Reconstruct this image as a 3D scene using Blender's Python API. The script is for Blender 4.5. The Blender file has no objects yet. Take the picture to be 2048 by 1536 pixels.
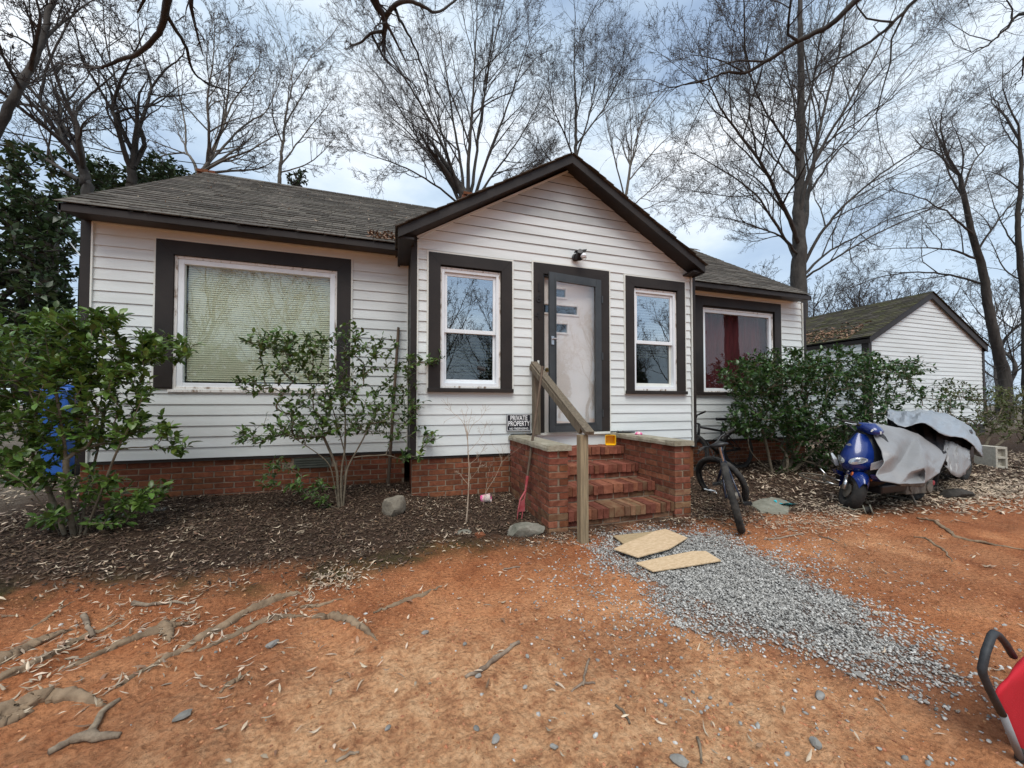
import bpy, bmesh, math, random
import numpy as np
from mathutils import Vector, Matrix, Euler, noise as mnoise

# ------------------------------------------------------------------ camera, sky, sun, exposure
scene = bpy.context.scene
ZC = 1.25                       # lens height above the ground at the porch steps
F_PX, CY, PITCH, YAW = 740.0, 792.0, math.radians(1.28), math.radians(-17.485)
cam_d = bpy.data.cameras.new('camera')
cam = bpy.data.objects.new('camera', cam_d)
scene.collection.objects.link(cam)
scene.camera = cam
cam.location = (0, 0, ZC)
cam.rotation_euler = (math.pi / 2 + PITCH, 0, YAW)
cam_d.sensor_width = 36.0
cam_d.lens = F_PX / 2048 * 36.0
cam_d.shift_y = (CY - 768) / 2048
cam_d.clip_start = 0.05
cam_d.clip_end = 1000

SUN_EL, SUN_AZ = math.radians(58), math.radians(200)   # azimuth measured clockwise from +Y
world = bpy.data.worlds.new('World')
scene.world = world
world.use_nodes = True
wn, wl = world.node_tree.nodes, world.node_tree.links
wn.clear()
w_out = wn.new('ShaderNodeOutputWorld')
w_bg = wn.new('ShaderNodeBackground')
w_bg.inputs['Strength'].default_value = 0.098
w_sky = wn.new('ShaderNodeTexSky')
w_sky.sky_type = 'NISHITA'
w_sky.sun_disc = False
w_sky.sun_elevation = SUN_EL
w_sky.sun_rotation = SUN_AZ
w_tc = wn.new('ShaderNodeTexCoord')
w_map = wn.new('ShaderNodeMapping')
w_map.inputs['Scale'].default_value = (1.0, 1.0, 2.2)
w_map.inputs['Location'].default_value = (0.35, 1.7, 0.4)
w_n1 = wn.new('ShaderNodeTexNoise')
w_n1.inputs['Scale'].default_value = 2.0
w_n1.inputs['Detail'].default_value = 7
w_n1.inputs['Roughness'].default_value = 0.52
w_r1 = wn.new('ShaderNodeValToRGB')          # how much cloud covers the blue
w_r1.color_ramp.elements[0].position = 0.30
w_r1.color_ramp.elements[0].color = (0.62, 0.62, 0.62, 1)
w_r1.color_ramp.elements[1].position = 0.58
w_r1.color_ramp.elements[1].color = (1, 1, 1, 1)
w_r2 = wn.new('ShaderNodeValToRGB')          # cloud brightness, thin bright against thick grey
cr = w_r2.color_ramp
cr.elements[0].position = 0.33
cr.elements[0].color = (4.6, 6.1, 8.3, 1)
cr.elements[1].position = 0.66
cr.elements[1].color = (8.9, 9.4, 10.0, 1)
e = cr.elements.new(0.50)
e.color = (6.1, 7.5, 9.0, 1)
w_mix = wn.new('ShaderNodeMix')
w_mix.data_type = 'RGBA'
wl.new(w_tc.outputs['Generated'], w_map.inputs['Vector'])
wl.new(w_map.outputs['Vector'], w_n1.inputs['Vector'])
wl.new(w_n1.outputs['Fac'], w_r1.inputs['Fac'])
wl.new(w_n1.outputs['Fac'], w_r2.inputs['Fac'])
wl.new(w_r1.outputs['Color'], w_mix.inputs['Factor'])
wl.new(w_sky.outputs['Color'], w_mix.inputs['A'])
wl.new(w_r2.outputs['Color'], w_mix.inputs['B'])
wl.new(w_mix.outputs['Result'], w_bg.inputs['Color'])
wl.new(w_bg.outputs['Background'], w_out.inputs['Surface'])

sun_d = bpy.data.lights.new('sun', 'SUN')
sun_d.energy = 2.5
sun_d.angle = math.radians(38)
sun_d.color = (1.0, 0.97, 0.91)
sun = bpy.data.objects.new('sun', sun_d)
scene.collection.objects.link(sun)
sun.rotation_euler = (math.pi / 2 - SUN_EL, 0, math.pi - SUN_AZ)

vs = scene.view_settings
vs.view_transform = 'Standard'
vs.look = 'None'
vs.gamma = 1.0
vs.use_curve_mapping = False
vs.exposure = 0.24
scene.cycles.max_bounces = 8
scene.cycles.transparent_max_bounces = 16
scene.cycles.use_denoising = True

# ------------------------------------------------------------------ helpers
rng = random.Random(7)
nrng = np.random.default_rng(11)
COL = scene.collection
R = math.radians
_s, _c = math.sin(YAW), math.cos(YAW)
_sp, _cp = math.sin(PITCH), math.cos(PITCH)

def ray(px, py):
    u, w = (px - 1024) / F_PX, (CY - py) / F_PX
    yr, z = _cp - w * _sp, _sp + w * _cp
    return u * _c - yr * _s, u * _s + yr * _c, z

def on_y(px, py, y):
    r = ray(px, py)
    t = y / r[1]
    return Vector((r[0] * t, y, ZC + r[2] * t))

def on_x(px, py, x):
    r = ray(px, py)
    t = x / r[0]
    return Vector((x, r[1] * t, ZC + r[2] * t))

def gz(x, y):
    """height of the bare ground"""
    a = -0.17 + 0.0515 * y
    b = min(0.08 * (y - 3.3), 0.38)
    k = min(max((y - 3.0) / 0.6, 0), 1)
    k = k * k * (3 - 2 * k)
    return a * (1 - k) + max(b, -.02) * k

def on_g(px, py, dz=0.0):
    r = ray(px, py)
    lo, hi = 0.2, 60.0
    for _ in range(40):
        m = (lo + hi) / 2
        if ZC + r[2] * m - gz(r[0] * m, r[1] * m) - dz > 0:
            lo = m
        else:
            hi = m
    return Vector((r[0] * lo, r[1] * lo, ZC + r[2] * lo))

def setp(o, label=None, cat=None, group=None, kind=None):
    if label: o['label'] = label
    if cat: o['category'] = cat
    if group: o['group'] = group
    if kind: o['kind'] = kind
    return o

def empty(name, loc=(0, 0, 0), label=None, cat=None, group=None, rot=(0, 0, 0), parent=None):
    o = bpy.data.objects.new(name, None)
    o.empty_display_size = 0.1
    COL.objects.link(o)
    o.location = loc
    o.rotation_euler = rot
    if parent: o.parent = parent
    return setp(o, label, cat, group)

def world_loc(o):
    v = Vector((0, 0, 0))
    while o is not None:
        v += Vector(o.location)
        o = o.parent
    return v

class MB:
    """collects shapes, then links them as ONE mesh object"""
    def __init__(self):
        self.v, self.f, self.m = [], [], []
    def add(self, vs_, fs, mi=0):
        b = len(self.v)
        self.v += [tuple(p) for p in vs_]
        for f in fs:
            self.f.append(tuple(b + i for i in f))
            self.m.append(mi)
        return self
    def box(self, x0, x1, y0, y1, z0, z1, mi=0, jit=0.0):
        p = [(x, y, z) for z in (z0, z1) for y in (y0, y1) for x in (x0, x1)]
        if jit:
            p = [tuple(c + rng.uniform(-jit, jit) for c in q) for q in p]
        return self.add(p, [(0, 2, 3, 1), (4, 5, 7, 6), (0, 1, 5, 4), (2, 6, 7, 3), (0, 4, 6, 2), (1, 3, 7, 5)], mi)
    def hexa(self, p, mi=0):
        """8 corners: bottom ring of four, top ring of four"""
        return self.add(p, [(3, 2, 1, 0), (4, 5, 6, 7), (0, 1, 5, 4), (1, 2, 6, 5), (2, 3, 7, 6), (3, 0, 4, 7)], mi)
    def beam(self, a, b, w, h, mi=0, up=(0, 0, 1)):
        a, b = Vector(a), Vector(b)
        t = (b - a).normalized()
        s = t.cross(Vector(up))
        s = s.normalized() if s.length > 1e-5 else Vector((1, 0, 0))
        u = s.cross(t)
        s, u = s * w / 2, u * h / 2
        return self.hexa([a - s - u, a + s - u, a + s + u, a - s + u, b - s - u, b + s - u, b + s + u, b - s + u], mi)
    def tube(self, pts, rad, sides=8, mi=0, cap=True, squash=1.0):
        pts = [Vector(p) for p in pts]
        n = len(pts)
        if not hasattr(rad, '__len__'): rad = [rad] * n
        base = len(self.v)
        prev = None
        for i, p in enumerate(pts):
            t = (pts[min(i + 1, n - 1)] - pts[max(i - 1, 0)])
            t = t.normalized() if t.length > 1e-9 else Vector((0, 0, 1))
            if prev is None:
                ref = Vector((0, 0, 1)) if abs(t.z) < .9 else Vector((1, 0, 0))
                s = t.cross(ref).normalized()
            else:
                s = prev - t * prev.dot(t)
                s = s.normalized() if s.length > 1e-6 else t.orthogonal().normalized()
            prev = s
            u = t.cross(s)
            for k in range(sides):
                a = 2 * math.pi * k / sides
                q = p + s * math.cos(a) * rad[i] + u * math.sin(a) * rad[i] * squash
                self.v.append(tuple(q))
        for i in range(n - 1):
            for k in range(sides):
                k2 = (k + 1) % sides
                self.f.append((base + i * sides + k, base + i * sides + k2, base + (i + 1) * sides + k2, base + (i + 1) * sides + k))
                self.m.append(mi)
        if cap:
            self.f.append(tuple(base + k for k in reversed(range(sides)))); self.m.append(mi)
            self.f.append(tuple(base + (n - 1) * sides + k for k in range(sides))); self.m.append(mi)
        return self
    def torus(self, c, axis, r, tr, n=40, m=8, mi=0, squash=1.0, bump=0.0):
        c, axis = Vector(c), Vector(axis).normalized()
        s = axis.orthogonal().normalized()
        u = axis.cross(s)
        base = len(self.v)
        for i in range(n):
            a = 2 * math.pi * i / n
            d = s * math.cos(a) + u * math.sin(a)
            for k in range(m):
                b = 2 * math.pi * k / m
                rr = tr * (1 + (bump if (i + k) % 2 and math.cos(b) > .2 else 0))
                self.v.append(tuple(c + d * (r + rr * math.cos(b)) + axis * rr * math.sin(b) * squash))
        for i in range(n):
            for k in range(m):
                i2, k2 = (i + 1) % n, (k + 1) % m
                self.f.append((base + i * m + k, base + i2 * m + k, base + i2 * m + k2, base + i * m + k2)); self.m.append(mi)
        return self
    def disc(self, c, axis, r, h, n=24, mi=0):
        c, axis = Vector(c), Vector(axis).normalized()
        return self.tube([c - axis * h / 2, c + axis * h / 2], r, n, mi)
    def lathe(self, prof, n=24, mi=0, M=None):
        base = len(self.v)
        for (r, z) in prof:
            for k in range(n):
                a = 2 * math.pi * k / n
                p = Vector((r * math.cos(a), r * math.sin(a), z))
                self.v.append(tuple(M @ p if M else p))
        for i in range(len(prof) - 1):
            for k in range(n):
                k2 = (k + 1) % n
                self.f.append((base + i * n + k, base + i * n + k2, base + (i + 1) * n + k2, base + (i + 1) * n + k)); self.m.append(mi)
        return self
    def prism(self, poly, a, b, mi=0):
        """polygon of points extruded along vector b-a"""
        n = len(poly)
        d = Vector(b) - Vector(a)
        v = [Vector(p) for p in poly] + [Vector(p) + d for p in poly]
        fs = [tuple(reversed(range(n))), tuple(range(n, 2 * n))] + [(i, (i + 1) % n, n + (i + 1) % n, n + i) for i in range(n)]
        return self.add(v, fs, mi)
    def grid(self, rows, mi=0, closed=False):
        base = len(self.v)
        nr, nc = len(rows), len(rows[0])
        for r in rows: self.v += [tuple(p) for p in r]
        for i in range(nr - 1):
            for k in range(nc if closed else nc - 1):
                k2 = (k + 1) % nc
                self.f.append((base + i * nc + k, base + i * nc + k2, base + (i + 1) * nc + k2, base + (i + 1) * nc + k)); self.m.append(mi)
        return self
    def mesh(self, name, mats, origin=(0, 0, 0), smooth=False, bevel=0.0):
        me = bpy.data.meshes.new(name)
        o = Vector(origin)
        me.from_pydata([(p[0] - o.x, p[1] - o.y, p[2] - o.z) for p in self.v], [], self.f)
        for m_ in (mats if isinstance(mats, (list, tuple)) else [mats]): me.materials.append(m_)
        if any(self.m): me.polygons.foreach_set('material_index', self.m)
        bm = bmesh.new(); bm.from_mesh(me)
        bmesh.ops.recalc_face_normals(bm, faces=bm.faces)
        if bevel:
            ed = [e_ for e_ in bm.edges if len(e_.link_faces) == 2 and e_.calc_face_angle(0) > .6]
            bmesh.ops.bevel(bm, geom=ed, offset=bevel, segments=2, affect='EDGES', profile=.6)
        bm.to_mesh(me); bm.free()
        if smooth:
            me.polygons.foreach_set('use_smooth', [True] * len(me.polygons))
            if smooth != 'all':
                me.set_sharp_from_angle(angle=R(40))
        return me
    def build(self, name, mats, parent=None, smooth=False, bevel=0.0, local=False, kind=None, label=None, cat=None, group=None):
        org = world_loc(parent) if (parent and not local) else (0, 0, 0)
        me = self.mesh(name, mats, org, smooth, bevel)
        o = bpy.data.objects.new(name, me)
        COL.objects.link(o)
        if parent: o.parent = parent
        return setp(o, label, cat, group, kind)

def np_mesh(name, V, F, mat, smooth=False):
    """fast mesh from arrays; F is (n,3) or (n,4)"""
    V = np.ascontiguousarray(V, dtype=np.float32)
    F = np.ascontiguousarray(F, dtype=np.int32)
    me = bpy.data.meshes.new(name)
    me.vertices.add(len(V)); me.vertices.foreach_set('co', V.ravel())
    k = F.shape[1]
    me.loops.add(F.size); me.loops.foreach_set('vertex_index', F.ravel())
    me.polygons.add(len(F)); me.polygons.foreach_set('loop_start', np.arange(0, F.size, k, dtype=np.int32))
    if smooth: me.polygons.foreach_set('use_smooth', np.ones(len(F), dtype=bool))
    me.materials.append(mat)
    me.update(calc_edges=True)
    return me

def link(name, me, parent=None, loc=(0, 0, 0), rot=None, kind=None, label=None, cat=None, group=None):
    o = bpy.data.objects.new(name, me)
    COL.objects.link(o)
    o.location = loc
    if rot: o.rotation_euler = rot
    if parent: o.parent = parent
    return setp(o, label, cat, group, kind)

def tubes(polys, sides):
    """polys: list of (points, radii) -> vertex and quad arrays"""
    by = {}
    for p, r in polys: by.setdefault(len(p), []).append((p, r))
    VV, FF, off = [], [], 0
    for n, lst in by.items():
        P = np.array([a for a, _ in lst], dtype=np.float64)
        Rr = np.array([b for _, b in lst], dtype=np.float64)
        T = np.gradient(P, axis=1)
        T /= np.linalg.norm(T, axis=2, keepdims=True) + 1e-9
        g = P[:, -1] - P[:, 0]
        g /= np.linalg.norm(g, axis=1, keepdims=True) + 1e-9
        ref = np.where(np.abs(g[:, 2:3]) < .8, np.array([[0, 0, 1.0]]), np.array([[1.0, 0, 0]]))[:, None, :]
        S = np.cross(T, np.broadcast_to(ref, T.shape)); S /= np.linalg.norm(S, axis=2, keepdims=True) + 1e-9
        U = np.cross(S, T)
        a = np.arange(sides) * 2 * np.pi / sides
        V = P[:, :, None, :] + Rr[:, :, None, None] * (np.cos(a)[None, None, :, None] * S[:, :, None, :] + np.sin(a)[None, None, :, None] * U[:, :, None, :])
        M = len(lst)
        VV.append(V.reshape(-1, 3))
        i, k = np.meshgrid(np.arange(n - 1), np.arange(sides), indexing='ij')
        k2 = (k + 1) % sides
        q = np.stack([i * sides + k, i * sides + k2, (i + 1) * sides + k2, (i + 1) * sides + k], -1).reshape(-1, 4)
        q = q[None] + (np.arange(M) * n * sides)[:, None, None] + off
        FF.append(q.reshape(-1, 4)); off += M * n * sides
    return np.concatenate(VV), np.concatenate(FF)

# ------------------------------------------------------------------ materials
def newmat(name):
    m = bpy.data.materials.new(name)
    m.use_nodes = True
    nt = m.node_tree
    return m, nt, nt.nodes['Principled BSDF']

def pm(name, c1, c2=None, scale=8, rough=.7, bump=0.0, bscale=None, stretch=(1, 1, 1), detail=5, metal=0.0, spec=.4,
       rnd=None, island=None, lo=.35, hi=.65, dist=0.01, coat=0.0, rough2=None):
    """noise-mixed two-colour material; rnd = brightness spread per object, island = the same per loose piece"""
    m, nt, b = newmat(name)
    N, L = nt.nodes, nt.links
    tc = N.new('ShaderNodeTexCoord')
    mp = N.new('ShaderNodeMapping'); mp.inputs['Scale'].default_value = stretch
    L.new(tc.outputs['Object'], mp.inputs['Vector'])
    vec = mp.outputs['Vector']
    if rnd or island:
        # move the noise for each piece so that no two pieces look alike
        add = N.new('ShaderNodeVectorMath'); add.operation = 'ADD'
        if island:
            gi = N.new('ShaderNodeNewGeometry'); rv = gi.outputs['Random Per Island']
        else:
            oi = N.new('ShaderNodeObjectInfo'); rv = oi.outputs['Random']
        sc = N.new('ShaderNodeVectorMath'); sc.operation = 'SCALE'
        cx = N.new('ShaderNodeCombineXYZ')
        for k in range(3): L.new(rv, cx.inputs[k])
        L.new(cx.outputs[0], sc.inputs[0]); sc.inputs['Scale'].default_value = 37.0
        L.new(vec, add.inputs[0]); L.new(sc.outputs[0], add.inputs[1])
        vec = add.outputs[0]
    n = N.new('ShaderNodeTexNoise'); n.inputs['Scale'].default_value = scale; n.inputs['Detail'].default_value = detail
    n.inputs['Roughness'].default_value = .62
    L.new(vec, n.inputs['Vector'])
    rp = N.new('ShaderNodeValToRGB')
    rp.color_ramp.elements[0].position = lo; rp.color_ramp.elements[1].position = hi
    rp.color_ramp.elements[0].color = (*c1, 1); rp.color_ramp.elements[1].color = (*(c2 or c1), 1)
    L.new(n.outputs['Fac'], rp.inputs['Fac'])
    colr = rp.outputs['Color']
    if rnd or island:
        hs = N.new('ShaderNodeHueSaturation')
        mr = N.new('ShaderNodeMapRange'); sp_ = rnd or island
        mr.inputs['To Min'].default_value = 1 - sp_; mr.inputs['To Max'].default_value = 1 + sp_
        L.new(rv, mr.inputs['Value']); L.new(mr.outputs[0], hs.inputs['Value']); L.new(colr, hs.inputs['Color'])
        # a little hue scatter from the same random number
        m2 = N.new('ShaderNodeMath'); m2.operation = 'MULTIPLY'; m2.inputs[1].default_value = 7.31
        m3 = N.new('ShaderNodeMath'); m3.operation = 'FRACT'
        m4 = N.new('ShaderNodeMapRange'); m4.inputs['To Min'].default_value = .5 - .02 * sp_; m4.inputs['To Max'].default_value = .5 + .03 * sp_
        L.new(rv, m2.inputs[0]); L.new(m2.outputs[0], m3.inputs[0]); L.new(m3.outputs[0], m4.inputs['Value']); L.new(m4.outputs[0], hs.inputs['Hue'])
        colr = hs.outputs['Color']
    L.new(colr, b.inputs['Base Color'])
    b.inputs['Roughness'].default_value = rough
    if rough2 is not None:
        mr2 = N.new('ShaderNodeMapRange'); mr2.inputs['To Min'].default_value = rough; mr2.inputs['To Max'].default_value = rough2
        L.new(n.outputs['Fac'], mr2.inputs['Value']); L.new(mr2.outputs[0], b.inputs['Roughness'])
    b.inputs['Metallic'].default_value = metal
    b.inputs['Specular IOR Level'].default_value = spec
    if coat: b.inputs['Coat Weight'].default_value = coat
    if bump:
        n2 = N.new('ShaderNodeTexNoise'); n2.inputs['Scale'].default_value = bscale or scale * 3; n2.inputs['Detail'].default_value = 6
        L.new(vec, n2.inputs['Vector'])
        bp = N.new('ShaderNodeBump'); bp.inputs['Strength'].default_value = bump; bp.inputs['Distance'].default_value = dist
        L.new(n2.outputs['Fac'], bp.inputs['Height']); L.new(bp.outputs[0], b.inputs['Normal'])
    return m

def leaf_mat(name, c1, c2, spread=.35, rough=.35, trans=.25):
    m = pm(name, c1, c2, scale=9, rough=rough, island=spread, spec=.5, lo=.3, hi=.7)
    b = m.node_tree.nodes['Principled BSDF']
    N, L = m.node_tree.nodes, m.node_tree.links
    t = N.new('ShaderNodeBsdfTranslucent')
    mx = N.new('ShaderNodeMixShader'); mx.inputs['Fac'].default_value = trans
    src = b.inputs['Base Color'].links[0].from_socket
    L.new(src, t.inputs['Color'])
    out = N['Material Output']
    L.new(b.outputs[0], mx.inputs[1]); L.new(t.outputs[0], mx.inputs[2]); L.new(mx.outputs[0], out.inputs['Surface'])
    return m

def glass_mat(name, refl, tint=(.9, .95, .93), wav=0.0):
    """window pane: part mirror, part clear; more mirror at grazing angles"""
    m = bpy.data.materials.new(name); m.use_nodes = True
    N, L = m.node_tree.nodes, m.node_tree.links
    N.clear()
    out = N.new('ShaderNodeOutputMaterial')
    tr = N.new('ShaderNodeBsdfTransparent'); tr.inputs[0].default_value = (*tint, 1)
    gl = N.new('ShaderNodeBsdfGlossy'); gl.inputs['Roughness'].default_value = 0.004; gl.inputs[0].default_value = (.95, .98, 1, 1)
    fr = N.new('ShaderNodeLayerWeight'); fr.inputs[0].default_value = .12
    ad = N.new('ShaderNodeMath'); ad.operation = 'ADD'; ad.use_clamp = True; ad.inputs[1].default_value = refl
    L.new(fr.outputs['Fresnel'], ad.inputs[0])
    mx = N.new('ShaderNodeMixShader')
    L.new(ad.outputs[0], mx.inputs[0]); L.new(tr.outputs[0], mx.inputs[1]); L.new(gl.outputs[0], mx.inputs[2]); L.new(mx.outputs[0], out.inputs[0])
    if wav:
        tc = N.new('ShaderNodeTexCoord'); n = N.new('ShaderNodeTexNoise'); n.inputs['Scale'].default_value = 2.2; n.inputs['Detail'].default_value = 1
        bp = N.new('ShaderNodeBump'); bp.inputs['Strength'].default_value = wav; bp.inputs['Distance'].default_value = .02
        L.new(tc.outputs['Object'], n.inputs['Vector']); L.new(n.outputs['Fac'], bp.inputs['Height']); L.new(bp.outputs[0], gl.inputs['Normal'])
    return m

M = {}
M['siding'] = pm('vinyl_siding', (.605, .632, .612), (.715, .745, .735), scale=1.6, rough=.42, bump=.12, bscale=70, stretch=(.35, 1, 3), spec=.35, dist=.003)
M['vent'] = pm('perforated_vinyl', (.42, .44, .43), (.48, .50, .49), scale=3, rough=.5)
M['cream'] = pm('cream_trim', (.64, .645, .59), (.70, .71, .66), scale=4, rough=.45)
M['white'] = pm('white_vinyl', (.73, .76, .78), (.81, .84, .86), scale=5, rough=.35)
M['flaky'] = pm('flaking_white_wood', (.74, .72, .68), (.25, .18, .13), scale=18, rough=.75, bump=.5, lo=.52, hi=.66, stretch=(1, 1, .4))
M['brown'] = pm('brown_trim_paint', (.020, .0165, .015), (.032, .026, .023), scale=2.2, rough=.5, bump=.08, bscale=30, stretch=(1, 1, 1), spec=.25)
M['brick'] = pm('red_brick', (.135, .043, .022), (.215, .075, .038), scale=22, rough=.88, bump=.5, bscale=120, rnd=.28, spec=.2, dist=.004)
M['brick_i'] = pm('red_brick_far', (.135, .043, .022), (.21, .073, .037), scale=22, rough=.88, bump=.4, bscale=120, island=.34, spec=.2, dist=.004)
M['brick_step'] = pm('step_brick', (.145, .047, .028), (.245, .090, .056), scale=16, rough=.88, bump=.7, bscale=90, rnd=.34, spec=.2, dist=.004)
M['mortar'] = pm('mortar', (.19, .14, .10), (.28, .215, .155), scale=14, rough=.95, bump=.6, bscale=80)
M['concrete'] = pm('lichened_concrete', (.21, .185, .13), (.36, .325, .25), scale=9, rough=.92, bump=.9, bscale=45, detail=9, lo=.34, hi=.62)
M['block'] = pm('cinder_block_grey', (.42, .38, .31), (.52, .48, .40), scale=20, rough=.95, bump=.7, bscale=120)
M['shingle'] = pm('weathered_shingle', (.055, .049, .042), (.125, .112, .096), scale=30, rough=.93, bump=.7, bscale=160, rnd=.38, spec=.15, dist=.004)
M['shingle_i'] = pm('weathered_shingle_far', (.055, .049, .042), (.125, .112, .096), scale=30, rough=.93, bump=.7, bscale=160, island=.38, spec=.15, dist=.004)
M['moss_shingle'] = pm('mossy_shingle', (.072, .064, .053), (.078, .076, .038), scale=1.6, rough=.95, bump=.8, bscale=90, island=.35, lo=.46, hi=.62, spec=.1)
M['underlay'] = pm('roof_underlay', (.035, .031, .028), (.05, .045, .04), scale=9, rough=.95)
M['wood_grey'] = pm('weathered_rail_wood', (.095, .075, .052), (.20, .16, .11), scale=6, rough=.85, bump=.7, bscale=14, stretch=(9, 9, .7), rnd=.1)
M['wood_post'] = pm('treated_post_wood', (.17, .13, .08), (.33, .255, .155), scale=5, rough=.8, bump=.6, bscale=12, stretch=(11, 11, .6))
M['plywood'] = pm('osb_board', (.47, .33, .19), (.62, .46, .295), scale=26, rough=.85, bump=.5, bscale=60, detail=8, rnd=.06, stretch=(1, 2.2, 1))
M['plywood_old'] = pm('weathered_board', (.33, .235, .13), (.44, .33, .19), scale=14, rough=.85, bump=.5, bscale=60, stretch=(1, 5, 1))
M['metal_dark'] = pm('storm_door_frame', (.030, .034, .037), (.045, .050, .053), scale=5, rough=.42, spec=.5)
M['black'] = pm('black_plastic', (.012, .012, .013), (.02, .02, .021), scale=9, rough=.45)
M['rubber'] = pm('dusty_rubber', (.022, .021, .02), (.075, .066, .056), scale=10, rough=.9, bump=.3, lo=.42, hi=.75)
M['door'] = pm('cream_door_paint', (.76, .71, .65), (.82, .775, .72), scale=2.5, rough=.4, bump=.05)
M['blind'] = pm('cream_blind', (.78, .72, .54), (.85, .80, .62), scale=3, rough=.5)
M['blind_dark'] = pm('dark_blind', (.20, .19, .155), (.26, .245, .20), scale=3, rough=.6)  # dark greenish grey slats of the two entry windows
M['curtain'] = pm('red_curtain', (.06, .005, .008), (.11, .010, .014), scale=5, rough=.8, stretch=(4, 1, .4))
M['room'] = pm('dim_room', (.03, .028, .026), (.045, .04, .036), scale=2, rough=.9)  # near-black colour carries the dimness of the interior and the hollows behind siding
M['brass'] = pm('brass', (.55, .38, .12), (.62, .45, .18), scale=9, rough=.3, metal=1)
M['chrome'] = pm('dull_chrome', (.55, .56, .57), (.7, .7, .71), scale=15, rough=.28, metal=1)
M['silver'] = pm('silver_paint', (.5, .51, .52), (.62, .63, .64), scale=8, rough=.35, metal=.4)
M['glass_a'] = glass_mat('big_pane', .065, (.92, .95, .93), .05)
M['glass_b'] = glass_mat('upper_pane', .42, (.8, .84, .84), .06)
M['glass_c'] = glass_mat('lower_pane', .10, (.6, .64, .63), .05)
M['glass_d'] = glass_mat('storm_pane', .07, (1, 1, 1), .10)
M['glass_e'] = glass_mat('curtained_pane', .03, (.95, .95, .95), .05)
M['glass_lamp'] = glass_mat('lamp_lens', .25, (.9, .93, .95), .5)
M['yellow'] = pm('yellow_plastic', (.80, .42, .008), (.85, .50, .015), scale=6, rough=.35)
M['teal'] = pm('teal_plastic', (.02, .38, .45), (.04, .46, .52), scale=6, rough=.4)
M['pink'] = pm('pink_white_cup', (.72, .60, .55), (.70, .10, .28), scale=7, rough=.5, lo=.47, hi=.53)
M['stone'] = pm('field_stone', (.13, .11, .085), (.25, .215, .165), scale=7, rough=.9, bump=.8, bscale=26, detail=8, rnd=.15)
M['slate'] = pm('mossy_slab', (.10, .10, .075), (.24, .22, .18), scale=7, rough=.85, bump=.6, bscale=30, detail=8)
M['rock_grey'] = pm('grey_pebble', (.17, .16, .143), (.285, .275, .255), scale=14, rough=.85, bump=.5, rnd=.3)
M['gravel'] = pm('crushed_granite', (.24, .23, .21), (.47, .455, .43), scale=30, rough=.88, island=.5, bump=.3, bscale=120)
M['clod'] = pm('clay_clod', (.26, .098, .044), (.46, .215, .108), scale=20, rough=.95, island=.38, bump=.4)
M['chip_dark'] = pm('dark_bark_chip', (.052, .032, .021), (.135, .085, .055), scale=18, rough=.85, island=.6)
M['chip_pale'] = pm('pale_leaf_litter', (.32, .235, .165), (.50, .40, .30), scale=14, rough=.75, island=.45)
M['leaf_red'] = pm('fallen_red_leaf', (.19, .10, .06), (.30, .185, .115), scale=14, rough=.75, island=.4)
M['root'] = pm('exposed_root', (.125, .083, .050), (.27, .19, .12), scale=9, rough=.9, bump=.9, bscale=34, stretch=(1, 1, 1), detail=9)
M['stick'] = pm('dead_stick', (.12, .085, .06), (.26, .20, .145), scale=16, rough=.9, bump=.6, bscale=60, rnd=.3)
M['bark'] = pm('grey_bark', (.034, .030, .027), (.072, .065, .057), scale=5, rough=.95, bump=1.0, bscale=16, stretch=(1, 1, .35), detail=8, dist=.03)
M['bark_dark'] = pm('dark_wet_bark', (.020, .017, .014), (.05, .043, .036), scale=4, rough=.9, bump=1.0, bscale=14, stretch=(1, 1, .4), dist=.03)
M['bark_pale'] = pm('pale_bark', (.085, .074, .061), (.17, .15, .125), scale=3, rough=.9, bump=.8, bscale=12, stretch=(1, 1, .4), dist=.03)
M['twig'] = pm('twig_bark', (.045, .040, .038), (.075, .068, .064), scale=3, rough=.95)
M['twig_dark'] = pm('dark_twig', (.03, .026, .024), (.06, .052, .048), scale=3, rough=.95)
M['stem'] = pm('shrub_stem', (.105, .082, .055), (.20, .165, .115), scale=14, rough=.9, bump=.5, bscale=50)
M['sapling'] = pm('pale_sapling', (.30, .22, .155), (.46, .37, .28), scale=20, rough=.8)
M['leaf_l'] = leaf_mat('camellia_leaf', (.066, .130, .022), (.145, .225, .048), .5, .30, .22)
M['leaf_m'] = leaf_mat('camellia_leaf_thin', (.052, .104, .022), (.115, .180, .046), .5, .30, .2)
M['leaf_r'] = leaf_mat('dark_shrub_leaf', (.024, .064, .014), (.058, .112, .026), .5, .28, .2)
M['leaf_h'] = leaf_mat('hedge_leaf', (.05, .075, .014), (.11, .13, .03), .4, .5, .3)
M['leaf_e'] = leaf_mat('evergreen_leaf', (.022, .046, .016), (.055, .088, .030), .5, .45, .12)
M['leaf_y'] = leaf_mat('pale_young_leaf', (.10, .17, .02), (.22, .26, .05), .3, .4, .3)
M['blue_paint'] = pm('blue_scooter_paint', (.003, .018, .13), (.005, .028, .19), scale=3, rough=.22, coat=.6, spec=.5, rough2=.35)
M['blue_bin'] = pm('blue_bin_plastic', (.01, .07, .30), (.015, .09, .36), scale=3, rough=.5)
M['bike_blue'] = pm('dark_blue_bike_paint', (.008, .012, .03), (.014, .02, .045), scale=6, rough=.3, coat=.4)
M['tarp'] = pm('grey_tarp', (.20, .197, .196), (.25, .246, .245), scale=1.2, rough=.42, bump=.25, bscale=30, spec=.5, dist=.01)
M['tarp_blue'] = pm('silver_tarp', (.22, .24, .265), (.29, .31, .335), scale=1.5, rough=.33, bump=.25, bscale=24, spec=.6, dist=.01)
M['cloth_black'] = pm('black_cloth', (.006, .006, .008), (.016, .016, .02), scale=6, rough=.9, bump=.4, bscale=40)
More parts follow.
